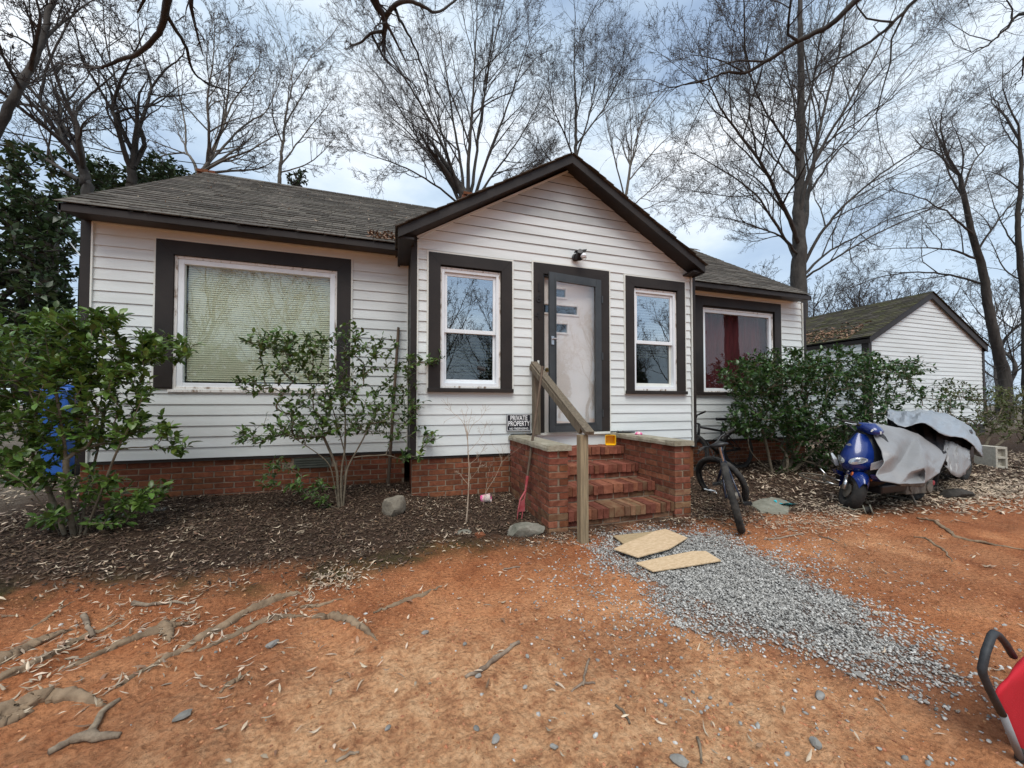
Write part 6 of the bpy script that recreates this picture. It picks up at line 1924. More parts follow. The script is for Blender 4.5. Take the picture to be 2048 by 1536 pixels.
# two slighter trees to its right
tree_px('elm_tree', 'slender bare tree standing behind the porch gable peak', 17.0, [([(1150, 420), (1152, 330), (1152, 260, .1), (1150, 190), (1148, 120)], .22, .04)],
    [([(1152, 330), (1130, 270, -.4), (1105, 210, -.8), (1095, 130, -1)], .10, .02), ([(1152, 320), (1175, 240, .4), (1190, 170, .8), (1195, 90, 1)], .11, .02), ([(1152, 290), (1205, 220, -.4), (1235, 160, -.7), (1250, 100, -.8)], .09, .02), ([(1152, 345), (1110, 330, .5), (1080, 290, 1), (1065, 240, 1.2)], .07, .015), ([(1150, 250), (1165, 170, -.5), (1168, 90, -.9)], .08, .02)],
    P_FAN, 'bark', 'twig', group=GRP, seed=17)
tree_px('elm_tree', 'bare grey tree half hidden by the right slope of the porch gable', 16.0, [([(1240, 480), (1250, 400), (1262, 330)], .17, .08)],
    [([(1262, 330), (1275, 270, -.4), (1300, 210, -.8), (1330, 180, -1)], .08, .018), ([(1258, 360), (1300, 310, .5), (1340, 270, .9), (1375, 230, 1.1)], .08, .018), ([(1250, 400), (1230, 320, -.5), (1215, 250, -.9), (1205, 190, -1)], .08, .018), ([(1245, 430), (1290, 390, -.6), (1340, 350, -1), (1390, 330, -1.2)], .07, .015), ([(1262, 330), (1262, 260, .5), (1258, 190, .9)], .08, .018), ([(1246, 430), (1310, 410, .6), (1350, 390, 1)], .06, .015)],
    P_THIN, 'bark_pale', 'twig', group=GRP, seed=19)
# the dark forked tree left of the chimney
tree_px('oak_tree', 'dark forked bare tree rising behind the left end of the roof', 11.0,
    [([(262, 420), (264, 370), (263, 335)], .26, .23)],
    [([(260, 335), (245, 290, -.2), (232, 240, -.4), (225, 215, -.4), (240, 165, -.6), (262, 120, -.8), (290, 60, -1)], .17, .03),
     ([(268, 335), (275, 270, .3), (292, 215, .5), (302, 170, .7), (285, 110, .9), (275, 40, 1)], .16, .03),
     ([(290, 220, .5), (320, 195, .6), (360, 190, .6), (410, 180, .5)], .06, .015),
     ([(226, 225, -.4), (195, 170, -.6), (165, 120, -.9), (150, 60, -1), (120, 0, -1.2)], .09, .02),
     ([(300, 180, .7), (330, 140, .5), (365, 110, .3), (370, 60, .2)], .08, .02),
     ([(250, 305), (225, 300, .5), (190, 280, .9), (160, 230, 1.1)], .06, .015),
     ([(240, 200, -.5), (225, 140, .2), (210, 70, .5), (205, 0, .6)], .08, .02)],
    P_WILD, 'bark_dark', 'twig_dark', group=GRP, seed=23, lim_k=.36, trk_k=.46)
# tree behind the chimney with pale curving limbs
tree_px('oak_tree', 'bare tree with pale curving limbs behind the left chimney', 13.5,
    [([(388, 440), (392, 370), (402, 345)], .22, .18)],
    [([(402, 345), (420, 320), (440, 270, .3), (462, 210, .5), (490, 170, .6), (520, 130, .7)], .12, .02),
     ([(405, 342), (450, 320, -.4), (500, 300, -.7), (550, 270, -1)], .10, .02),
     ([(396, 350), (385, 320, .3), (372, 300, .5), (370, 250, .6), (355, 170, .8), (350, 100, .9)], .11, .02),
     ([(404, 340), (440, 300, .6), (490, 250, .9), (535, 220, 1.1), (560, 160, 1.2)], .10, .02),
     ([(415, 325), (418, 270, -.5), (415, 200, -.8), (425, 130, -1), (430, 60, -1.1)], .11, .02),
     ([(370, 305, .5), (330, 310, .4), (290, 325, .3)], .06, .02),
     ([(440, 270, .3), (455, 200, .8), (460, 130, 1.2), (470, 90, 1.4)], .09, .018)],
    P_THIN, 'bark_pale', 'twig', group=GRP, seed=29, lim_k=.45, trk_k=.42)
tree_px('birch_tree', 'slim pale bare tree standing apart right of the left chimney', 15.0,
    [([(558, 420), (560, 340), (566, 290), (572, 230), (585, 170)], .12, .03)],
    [([(562, 330), (600, 280, .3), (640, 230, .5), (665, 200, .6)], .06, .015), ([(566, 290), (545, 230, -.3), (548, 160, -.4)], .06, .015), ([(570, 250), (605, 190, .3), (625, 150, .4)], .06, .015), ([(560, 345), (610, 330, -.4), (650, 300, -.7), (680, 260, -.8)], .05, .012), ([(575, 220), (580, 160, .4), (600, 110, .5)], .05, .012)],
    P_THIN, 'bark_pale', 'twig', group=GRP, seed=37)
# multi-limbed tree leaning left, growing through the evergreen
tree_px('oak_tree', 'bare tree with several long limbs leaning left out of the evergreen', 9.0,
    [([(175, 420), (172, 370), (165, 335)], .22, .17)],
    [([(162, 335), (140, 300, -.2), (110, 270, -.4), (85, 250, -.5), (45, 220, -.7), (0, 180, -1), (-60, 130, -1.2)], .09, .03),
     ([(165, 335), (150, 290, .3), (120, 240, .5), (80, 200, .7), (30, 140, .9), (-20, 80, 1)], .09, .025),
     ([(168, 340), (158, 290, -.4), (155, 250, -.5), (140, 220, -.6), (115, 160, -.8), (95, 90, -1), (90, 20, -1.1)], .08, .02),
     ([(160, 360), (110, 330, .4), (60, 300, .7), (0, 290, 1), (-60, 280, 1)], .07, .02),
     ([(170, 345), (165, 300, .6), (150, 240, .9), (170, 200, 1.1), (205, 170, 1.2), (235, 140, 1.3)], .07, .02),
     ([(80, 200, .7), (95, 130, .6), (130, 60, .5), (160, 0, .4)], .05, .015)],
    P_WILD, 'bark', 'twig_dark', group=GRP, seed=41, lim_k=.55, trk_k=.5)
# near trunk on the far left edge
tree_px('oak_tree', 'thick dark trunk leaning up from the left edge of the picture', 6.2,
    [([(-70, 420), (-35, 320), (0, 250), (30, 190), (60, 140, .1), (85, 80, .2), (100, 20, .3), (125, -60, .4)], .15, .06)],
    [([(62, 140, .1), (70, 90, -.2), (80, 40, -.4), (70, -20, -.5)], .05, .015), ([(20, 210), (50, 170, .4), (75, 160, .7), (110, 130, .9)], .035, .01), ([(85, 80, .2), (130, 40, .4), (185, 0, .6)], .04, .012), ([(40, 175), (10, 120, -.3), (-10, 60, -.5)], .04, .012)],
    P_WILD, 'bark_dark', 'twig_dark', group=GRP, seed=43, trk_k=.52, lim_k=.55)
# right edge: leaning pale trunk, dark trunk
tree_px('oak_tree', 'crooked bare tree leaning left behind the shed roof', 9.5,
    [([(2010, 760), (1995, 700), (1978, 620), (1965, 540), (1945, 470), (1930, 400), (1920, 350)], .34, .10)],
    [([(1945, 470), (1900, 430, -.3), (1850, 400, -.6), (1790, 380, -.9)], .09, .02), ([(1930, 400), (1900, 350, .4), (1880, 290, .7), (1870, 240, .9)], .09, .02), ([(1925, 380), (1950, 320, .4), (1990, 280, .8), (2040, 260, 1)], .09, .02), ([(1960, 520), (1900, 500, .4), (1830, 495, .8), (1740, 500, 1.2)], .10, .02), ([(1970, 570), (1900, 550, .8), (1820, 545, 1.8), (1740, 560, 2.8), (1650, 600, 3.6)], .11, .02), ([(1955, 500), (1990, 450, -.4), (2030, 400, -.7), (2080, 360, -.9)], .09, .02), ([(1922, 360), (1925, 300, -.4), (1905, 250, -.6)], .07, .02)],
    P_WILD, 'bark', 'twig_dark', group=GRP, seed=47)
tree_px('oak_tree', 'dark bare tree at the right edge beyond the shed', 7.6,
    [([(2052, 720), (2050, 620), (2040, 520), (2036, 440), (2042, 360), (2040, 280)], .19, .07)],
    [([(2040, 500), (2010, 460, .3), (1985, 400, .8), (1965, 330, 1.2)], .06, .015), ([(2036, 440), (2070, 380, .4), (2100, 320, .6)], .06, .015), ([(2042, 560), (2010, 540, .6), (1990, 500, 1.0), (1975, 470, 1.4)], .06, .015), ([(2040, 300), (2010, 260, .3), (1990, 200, .5)], .05, .014), ([(2042, 380), (2000, 350, .5), (1960, 340, .9)], .05, .014)],
    P_WILD, 'bark_dark', 'twig_dark', group=GRP, seed=53)

# distant woods: a few kinds, copied
def copy_tree(src, loc, rz, sc, label, group):
    r2 = src.copy(); COL.objects.link(r2)
    r2.location = loc; r2.rotation_euler = (0, 0, rz); r2.scale = (sc, sc, sc)
    r2['label'] = label; r2['group'] = group
    for ch in src.children:
        c2 = ch.copy(); COL.objects.link(c2); c2.parent = r2
    return r2
def simple_tree(label, seed, h, loc, P, group, bark='bark', twig='twig'):
    r_ = random.Random(seed)
    b = Vector(loc)
    ln = [(b.x + r_.gauss(0, .02 * h * k), b.y + r_.gauss(0, .02 * h * k), b.z - .1 + h * .7 * k / 4) for k in range(5)]
    limbs = []
    for k in range(9):
        t = .3 + .65 * k / 9; i = int(t * 4); p0 = Vector(ln[i]).lerp(Vector(ln[i + 1]), t * 4 - i)
        a_ = k * 2.4 + r_.random(); l_ = h * .42 * (1.15 - .6 * t)
        d_ = Vector((math.cos(a_) * .6, math.sin(a_) * .6, .8))
        limbs.append(([p0, p0 + d_ * l_ * .5, p0 + d_ * l_ + Vector((0, 0, l_ * .25))], h * .009, h * .002))
    return tree('bare_tree', label, loc, [(ln, h * .022, h * .006)], limbs, P, bark, twig, group=group, seed=seed)
P_BG = dict(P_FAN, n=[0, 6, 5, 4, 3], rmin=.010)
GB = 'bare trees in the woods beyond the house'
srcs = []
woods = [(-13, 26, 13), (-6, 30, 14), (2, 33, 15), (11, 30, 13), (19, 26, 12), (25, 22, 12), (31, 25, 13), (28, 15, 10), (38, 18, 12), (22, 33, 15), (44, 26, 13), (-20, 22, 12), (33, 11.5, 9), (40, 12, 11), (24, 12.5, 8), (27, 19, 11), (36, 30, 14), (50, 18, 13), (7, 24, 12), (-9, 20, 11)]
for k, (x_, y_, h_) in enumerate(woods):
    lb_ = 'thin bare tree in the grey woods beyond the house and shed'
    if k < 3: srcs.append((simple_tree(lb_, 60 + k, h_, (x_, y_, .38), P_BG, GB), h_))
    else:
        s_, h0 = srcs[k % 3]; copy_tree(s_, (x_, y_, .38), k * 1.7, h_ / h0, lb_, GB)
# brushwood: a tangle of thin stems at the foot of the woods
r_ = random.Random(77)
o_ = [[] for _ in range(4)]
P_BR = dict(seg=[5, 4, 3], wig=[.16, .2, .22], trop=[.03, .02, 0], n=[0, 6, 5], ang=[.6, .7, .8], len=[1, .5, .5], taper=.8, rmin=.007, t0=.1)
for k in range(260):
    x_, y_ = r_.uniform(14, 50), r_.uniform(10, 24)
    if x_ < 21 and y_ < 13: x_ += 8
    if k % 3 == 0: x_, y_ = r_.uniform(-30, -6), r_.uniform(11, 24)
    grow(o_, (x_, y_, .3), vnorm((r_.gauss(0, .4), r_.gauss(0, .4), 1)), r_.uniform(1.5, 4.2), .02, 0, P_BR, r_)
V, F = tubes([x for l_ in o_ for x in l_], 3)
link('brushwood', np_mesh('brushwood', V, F, M['twig'], True), kind='stuff', label='tangle of thin bare brush at the edge of the woods', cat='brush')

# ------------------------------------------------------------------ the yard trees beside the lens: roots on the clay, limbs overhead
def overhead(pts_px, r0, r1): return ([tuple(on_y(p_[0], p_[1], p_[2])) for p_ in pts_px], r0, r1)
P_OV = dict(P_WILD, n=[0, 5, 4, 4, 2], len=[1, .3, .45, .5, .5], rmin=.004)
def root_part(parent, pxs, rad, sides=16, n=11):
    rad = [r_ * .52 for r_ in rad]; rad[-1] *= .4
    pts, rs = ground_tube(pxs, rad, n, .44, .006)
    pts[-1].z -= rs[-1] * 1.5 + .004
    mb_ = MB().tube(pts, rs, sides, squash=.85)
    # ridged, scuffed bark along the root
    out, s_ = [], 0.0
    for i in range(len(pts)):
        if i: s_ += (pts[i] - pts[i - 1]).length
        for k in range(sides):
            v_ = Vector(mb_.v[i * sides + k]); a_ = 2 * math.pi * k / sides
            w_ = .42 * mnoise.noise(Vector((math.cos(a_) * 2.2, math.sin(a_) * 2.2, s_ * 3 + pxs[0][0]))) + .30 * mnoise.noise(v_ * 22)
            out.append(tuple(pts[i] + (v_ - pts[i]) * (1 + w_)))
    mb_.v = out
    return mb_.build('root', M['root'], parent, smooth='all')
yl = tree('yard_tree', 'yard tree at left with bark roots crossing the orange clay and dark limbs overhead', (-4.2, 1.9, gz(-4, 1.9)),
    [([(-4.2, 1.9, -.2), (-4.2, 1.9, 1), (-4.1, 1.95, 3), (-3.9, 2.0, 4.6)], .34, .24)],
    [([(-3.9, 2.0, 4.5)] + overhead([(300, -260, 2.9), (345, -60, 3.7)], 0, 0)[0], .13, .034),
     overhead([(345, -60, 3.7), (330, 25, 4.2), (318, 65, 4.4), (280, 105, 4.6), (235, 122, 4.8), (203, 135, 4.9)], .034, .012),
     ([tuple(on_y(330, 25, 4.2)), tuple(on_y(345, 48, 4.3)), tuple(on_y(372, 95, 4.6)), tuple(on_y(385, 140, 4.9)), tuple(on_y(420, 170, 5.2)), tuple(on_y(480, 185, 5.5))], .022, .006),
     ([(-3.9, 2.0, 4.6)] + overhead([(560, -420, 2.4), (700, -140, 3.2)], 0, 0)[0], .15, .046),
     overhead([(700, -140, 3.2), (742, -10, 3.7), (768, 35, 3.9), (768, 75, 4.0)], .046, .022),
     ([tuple(on_y(768, 62, 3.95)), tuple(on_y(740, 68, 4.05)), tuple(on_y(722, 85, 4.1)), tuple(on_y(703, 90, 4.2))], .016, .008),
     ([tuple(on_y(745, 72, 4.0)), tuple(on_y(760, 100, 4.2)), tuple(on_y(775, 125, 4.4)), tuple(on_y(830, 170, 4.9))], .014, .006),
     ([tuple(on_y(770, 38, 3.9)), tuple(on_y(785, 15, 3.8)), tuple(on_y(812, 2, 3.75)), tuple(on_y(845, 12, 3.8)), tuple(on_y(872, 25, 3.9)), tuple(on_y(912, 0, 4.0))], .026, .010),
     ([tuple(on_y(790, 18, 3.8)), tuple(on_y(805, 50, 4.2)), tuple(on_y(830, 95, 4.6)), tuple(on_y(850, 150, 5.2)), tuple(on_y(862, 200, 5.8))], .018, .006)],
    dict(P_OV, n=[0, 3, 3, 3, 1]), 'bark_dark', 'twig_dark', group='yard trees', seed=91, lim_k=1.0, lim_t0=.55, wob=.05)
for pxs, rad in ROOT_PX:
    root_part(yl, pxs, rad)
yr = tree('yard_tree', 'yard tree at right with roots near the scooter and long dark limbs across the sky', (10.5, 1.2, gz(10.5, 1.2)),
    [([(10.5, 1.2, -.3), (10.5, 1.25, 2), (10.4, 1.3, 4.5), (10.2, 1.5, 7)], .36, .24)],
    [([(10.2, 1.5, 6.6)] + overhead([(1960, -180, 4.2), (1800, -60, 4.9), (1720, -5, 5.3), (1660, 50, 5.7), (1590, 85, 6.1), (1540, 118, 6.4), (1490, 145, 6.7), (1450, 145, 6.9), (1410, 160, 7.2), (1340, 175, 7.5)], 0, 0)[0], .15, .02),
     ([(10.2, 1.5, 6.8)] + overhead([(2000, -160, 4.6), (1900, -60, 5.4), (1830, 0, 5.9), (1770, 60, 6.3), (1700, 110, 6.8), (1640, 150, 7.2), (1590, 190, 7.6)], 0, 0)[0], .13, .022),
     ([(10.2, 1.5, 6.2)] + overhead([(2060, 25, 4.6), (2010, 62, 4.9), (1975, 90, 5.1), (1940, 105, 5.3)], 0, 0)[0], .08, .014),
     ([(10.3, 1.4, 5.6)] + overhead([(2090, 130, 3.6), (2052, 110, 4.0), (2045, 150, 4.2), (2030, 170, 4.4)], 0, 0)[0], .05, .010),
     ([tuple(on_y(1490, 145, 6.7)), tuple(on_y(1440, 120, 6.8)), tuple(on_y(1400, 112, 7)), tuple(on_y(1375, 110, 7.1))], .03, .008),
     ([tuple(on_y(1410, 160, 7.2)), tuple(on_y(1380, 165, 7.3)), tuple(on_y(1340, 180, 7.5)), tuple(on_y(1300, 185, 7.7))], .02, .006)],
    P_OV, 'bark_dark', 'twig_dark', group='yard trees', seed=95, lim_k=.62, lim_t0=.4, wob=.03)
for pxs, rad in ROOT_PX_R:
    root_part(yr, pxs, rad)
# the trees across the road, seen only in the window reflections
for k, (x_, y_, h_) in enumerate(((-5, -17, 12), (3, -19, 13), (12, -16, 12), (-13, -18, 13), (-1, -22, 14), (7.5, -21, 13), (17, -20, 13), (-9, -23, 14), (22, -17, 12), (-9, -30, 12), (1, -34, 14), (9, -29, 12), (17, -33, 14), (-19, -34, 13), (26, -30, 12), (5, -44, 15), (-7, -45, 15), (14, -46, 15), (-28, -40, 14), (35, -38, 13))):
    s_, h0 = srcs[k % 3]; copy_tree(s_, (x_, y_, -.9), k * 2.1 + .4, h_ / h0, 'bare tree across the road mirrored in the house windows', 'bare trees across the road')
# ------------------------------------------------------------------ the shed, the pole, the bin
GY, GX0, GX1 = 6.8, 12.5, 18.1
GXM = 15.30
gar = empty('shed', (GXM, GY, .3), 'white sided shed with mossy gable roof right of the house', 'shed')
GZE, GZP = 3.08, 4.52
def glim(z):
    h = GZP - z
    return (GXM - h / .521, GXM + h / .521)
wg = MB().box(GX0, GX1, GY + .003, GY + .12, .2, GZE).prism([(GX0, GY + .003, GZE), (GX1, GY + .003, GZE), (GXM, GY + .003, GZP)], (0, 0, 0), (0, .1, 0)).build('siding_wall', M['room'], gar)
side_wall(wg, GY, GX0 + .12, GX1 - .10, .62, GZP - .06, [], ex=.1262, lim=glim)
def shed_board(ya, yb, z):
    MB().hexa([(GX0 - .022, ya, z), (GX0 + .002, ya, z), (GX0 + .002, yb, z), (GX0 - .022, yb, z), (GX0 - .004, ya, z + .124), (GX0 + .002, ya, z + .124), (GX0 + .002, yb, z + .124), (GX0 - .004, yb, z + .124)]).build('siding_board', M['siding'], ws)
ws = MB().box(GX0 + .003, GX0 + .1, GY + .125, GY + 6.2, .2, GZE).build('siding_wall', M['room'], gar)
for k in range(19): shed_board(GY + .14, GY + 6.2, .62 + k * .1262)
mb = MB(); mb.box(GX1 - .1, GX1, GY + .125, GY + 6.2, .2, GZE); mb.box(GX0, GX1, GY + 6.2, GY + 6.3, .2, GZE); mb.build('rear_wall', M['siding'], gar)
MB().box(GX0 - .02, GX0 + .115, GY - .03, GY + .13, .55, GZE).build('corner_board', M['brown'], gar, bevel=.003)
MB().box(GX1 - .095, GX1 + .02, GY - .03, GY + .13, .55, GZE).build('corner_board', M['brown'], gar, bevel=.003)
w = MB().box(GX0 + .02, GX1 - .02, GY + .02, GY + .1, .1, .60).build('foundation_wall', M['mortar'], gar)
mb = MB()
for k in range(7):
    x = GX0 + .02 - (.1 if k % 2 else 0)
    while x < GX1 - .03:
        a, b_ = max(x, GX0 + .02), min(x + BL, GX1 - .02)
        mb.box(a, b_, GY + .008, GY + .05, .60 - .0677 * (k + 1) + .005, .60 - .0677 * k - .005); x += BL + JT
mb.build('brick', M['brick_i'], w, kind='stuff')
gr = empty('roof', parent=gar); gr.location = Vector((GXM, GY, 4)) - world_loc(gar)
ov, fo = .06, .09
for sx in (-1, 1):
    xe, ze = GXM + sx * (GXM - GX0 + ov), GZP + .10 - (GXM - GX0 + ov) * .521
    MB().hexa([(xe, GY - fo + .02, ze - .07), (GXM, GY - fo + .02, GZP + .03), (GXM, GY + 6.4, GZP + .03), (xe, GY + 6.4, ze - .07), (xe, GY - fo + .02, ze), (GXM, GY - fo + .02, GZP + .10), (GXM, GY + 6.4, GZP + .10), (xe, GY + 6.4, ze)]).build('roof_deck', M['underlay'], gr)
    L_ = math.hypot(GXM - xe, GZP + .10 - ze); ux, uz = (GXM - xe) / L_, (GZP + .10 - ze) / L_
    mb = MB(); s = -.02
    while s < L_ - .03:
        yy = GY - fo - .03 + rng.uniform(-.1, 0)
        while yy < GY + 6.4:
            w_ = .31 + rng.uniform(-.05, .05)
            pt = lambda y_, s_, h_: (xe + ux * s_ - uz * h_ * (1 if ux > 0 else -1), y_, ze + uz * s_ + abs(ux) * h_)
            mb.hexa(shingle_shape(max(yy, GY - fo - .03), yy + w_ - .01, s + rng.uniform(-.008, .008), .18, rng.uniform(.009, .018), rng.uniform(-.004, .004), pt)); yy += w_
        s += .14
    mb.build('shingle', M['moss_shingle'], gr, kind='stuff')
    MB().prism([(xe, GY - fo, ze - .015), (GXM, GY - fo, GZP + .085), (GXM, GY - fo, GZP - .10), (xe, GY - fo, ze - .19)], (0, 0, 0), (0, .03, 0)).build('barge_board', M['brown'], gar)
    MB().prism([(xe + .03 * -sx, GY - fo + .03, ze - .09), (GXM, GY - fo + .03, GZP - .0), (GXM, GY - fo + .03, GZP - .03), (xe + .03 * -sx, GY - fo + .03, ze - .12)], (0, 0, 0), (0, fo - .034, 0)).build('rake_soffit', M['brown'], gar)
    MB().box(min(xe, xe - .03 * sx), max(xe, xe - .03 * sx), GY - fo + .03, GY + 6.4, ze - .18, ze - .03).build('fascia', M['brown'], gar)
    MB().prism([(GXM + sx * (GXM - GX0), GY - .02, GZE - .03), (GXM, GY - .02, GZP + .0), (GXM, GY - .02, GZP - .035), (GXM + sx * (GXM - GX0 - .02), GY - .02, GZE - .065)], (0, 0, 0), (0, .016, 0)).build('edging_strip', M['cream'], gar)
# drift of dead leaves and twigs caught on the shed roof
xe, ze = GXM - (GXM - GX0 + ov), GZP + .10 - (GXM - GX0 + ov) * .521
n = 900
ss = np.abs(nrng.normal(.55, .35, n)); yy = GY + nrng.uniform(.4, 5.5, n)
P = np.stack([xe + ss * .885, yy], -1); Z = ze + ss * .465 + .03
link('roof_leaves', chips(P, Z, (.06, .16), (.03, .06), M['leaf_red'], 'roof_leaves', .5, .5), kind='stuff', label='brown leaves drifted on the mossy shed roof', cat='leaf litter')
for k in range(5):
    s0 = rng.uniform(.5, 1.6); y_ = GY + rng.uniform(0, 2.5)
    a_ = Vector((xe + s0 * .885, y_, ze + s0 * .465 + .05)); b2 = a_ + Vector((rng.uniform(.1, .5), rng.uniform(.4, 1.0), 0)); b2.z = ze + (b2.x - xe) / .885 * .465 + .05
    o = MB().tube([a_, a_.lerp(b2, .5) + Vector((0, .05, .04)), b2], [.012, .012, .006], 6).build('fallen_twig', M['bark_pale']); setp(o, 'pale dead twig lying on the mossy shed roof', 'twig', 'twigs on the shed roof')
# a few leaves and twigs on the house roof by the porch valley
P = np.stack([nrng.uniform(-.35, .12, 130), nrng.normal(5.12, .12, 130)], -1); P[:, 1] = np.maximum(P[:, 1], 4.99)
link('roof_leaves', chips(P, EZ + (P[:, 1] - EY) * sl + .03, (.04, .09), (.015, .03), M['leaf_red'], 'roof_leaves', .5, .5), kind='stuff', label='red brown leaves caught in the valley beside the porch roof', cat='leaf litter')
P = np.stack([nrng.uniform(-3.0, 1.2, 160), nrng.uniform(5.0, 7.6, 160)], -1)
link('roof_leaves', chips(P, EZ + (P[:, 1] - EY) * sl + .022, (.02, .08), (.006, .016), M['chip_pale'], 'roof_leaves', .5, .5), kind='stuff', label='scraps of dead leaf scattered over the house roof', cat='leaf litter')

# old pole by the evergreen with its wires
yp = 8.3
a_, b_ = on_y(100, 430, yp), on_y(92, 640, yp)
po = empty('utility_pole', (b_.x, yp, gz(0, yp)), 'short weathered grey pole in front of the evergreen at left', 'pole')
MB().tube([(b_.x - .03, yp, 0), (b_.x, yp, b_.z), (a_.x, yp, a_.z)], [.135, .125, .115], 14).build('shaft', M['bark_pale'], po, smooth=True)
q0, q1 = on_y(101, 436, yp - .12), Vector((XL - .02, 6.2, 2.55))
o = MB().tube([q0, q0.lerp(q1, .5) + Vector((0, 0, -.12)), q1], .008, 6).build('guy_wire', M['white']); setp(o, 'pale wire running from the grey pole to the house corner', 'wire')
q0, q1 = on_y(-60, 250, 10), on_y(420, 330, 14)
o = MB().tube([q0, q0.lerp(q1, .5) + Vector((0, 0, -.1)), q1], .012, 6).build('overhead_wire', M['black']); setp(o, 'dark cable crossing the sky above the left evergreen', 'wire')
# blue wheeled bin half hidden by the left shrub
yb = 6.6
c_ = on_y(122, 790, yb)
bn = empty('wheeled_bin', (c_.x, yb, gz(0, yb)), 'bright blue wheeled bin behind the left shrub', 'bin')
g0 = gz(0, yb)
MB().hexa([(c_.x - .13, yb - .11, g0 + .05), (c_.x + .13, yb - .11, g0 + .05), (c_.x + .13, yb + .11, g0 + .05), (c_.x - .13, yb + .11, g0 + .05), (c_.x - .16, yb - .13, g0 + 1.16), (c_.x + .16, yb - .13, g0 + 1.16), (c_.x + .16, yb + .13, g0 + 1.16), (c_.x - .16, yb + .13, g0 + 1.16)]).build('bin_body', M['blue_bin'], bn, bevel=.03)
MB().hexa([(c_.x - .18, yb - .15, g0 + 1.16), (c_.x + .18, yb - .15, g0 + 1.16), (c_.x + .18, yb + .15, g0 + 1.18), (c_.x - .18, yb + .15, g0 + 1.18), (c_.x - .15, yb - .13, g0 + 1.21), (c_.x + .15, yb - .13, g0 + 1.21), (c_.x + .15, yb + .13, g0 + 1.26), (c_.x - .15, yb + .13, g0 + 1.26)]).build('lid', M['blue_bin'], bn, bevel=.012)
for sx in (-1, 1): MB().disc((c_.x + .13 * sx, yb + .10, g0 + .1), (1, 0, 0), .1, .05, 18).build('wheel', M['black'], bn)
# ------------------------------------------------------------------ leafy shrubs and evergreens
def leaf_mesh(name, mat, l=1.0, w=.5, fold=.16, curl=.18):
    """a pointed oval leaf with a folded midrib, lying along +x from its stalk"""
    xs_ = [0, .16, .42, .70, .90, 1.0]; ws_ = [.02, .30, .50, .42, .19, .0]
    mb_ = MB(); mid = []; lf = []; rt = []
    for x_, k in zip(xs_, ws_):
        z_ = -curl * x_ * x_
        mid.append((x_ * l, 0, z_ * l)); lf.append((x_ * l, k * w, (z_ + fold * k) * l)); rt.append((x_ * l, -k * w, (z_ + fold * k) * l))
    n_ = len(xs_)
    mb_.v = [(p_[0], p_[1], p_[2]) for p_ in mid + lf + rt]
    for i in range(n_ - 1):
        mb_.f.append((i, i + 1, n_ + i + 1, n_ + i)); mb_.m.append(0)
        mb_.f.append((i + 1, i, 2 * n_ + i, 2 * n_ + i + 1)); mb_.m.append(0)
    me = bpy.data.meshes.new(name); me.from_pydata(mb_.v, [], mb_.f); me.materials.append(mat)
    me.polygons.foreach_set('use_smooth', [True] * len(me.polygons))
    return me
LV = np.array([(0, 0, 0), (.16, 0, -.005), (.42, 0, -.03), (.70, 0, -.09), (1.0, 0, -.18), (.16, .15, .03), (.42, .26, .05), (.72, .20, -.03), (.16, -.15, .03), (.42, -.26, .05), (.72, -.20, -.03)])
LF = np.array([(0, 1, 5, 5), (1, 2, 6, 5), (2, 3, 7, 6), (3, 4, 7, 7), (0, 8, 1, 1), (8, 9, 2, 1), (9, 10, 3, 2), (10, 4, 3, 3)])
LT = np.array([(0, 1, 5), (1, 2, 6), (1, 6, 5), (2, 3, 7), (2, 7, 6), (3, 4, 7), (0, 8, 1), (8, 9, 2), (8, 2, 1), (9, 10, 3), (9, 3, 2), (10, 4, 3)])
LT4 = np.array([(0, 6, 2), (2, 6, 4), (0, 2, 9), (2, 4, 9)])

def leaves_mesh(name, mats_, simple=False):
    """mats_: (n,4,4) leaf matrices"""
    A = np.array(mats_)
    T_ = LT4 if simple else LT
    V = np.einsum('nij,kj->nki', A[:, :3, :3], LV) + A[:, None, :3, 3]
    F = T_[None] + (np.arange(len(A)) * len(LV))[:, None, None]
    return V.reshape(-1, 3), F.reshape(-1, 3)

def leaf_mx(p_, d_, up_, size, r_):
    x_ = Vector(d_).normalized(); u_ = Vector(up_)
    y_ = u_.cross(x_)
    y_ = y_.normalized() if y_.length > 1e-4 else x_.orthogonal().normalized()
    z_ = x_.cross(y_)
    s_ = size
    return [[x_.x * s_, y_.x * s_, z_.x * s_, p_[0]], [x_.y * s_, y_.y * s_, z_.y * s_, p_[1]], [x_.z * s_, y_.z * s_, z_.z * s_, p_[2]], [0, 0, 0, 1]]

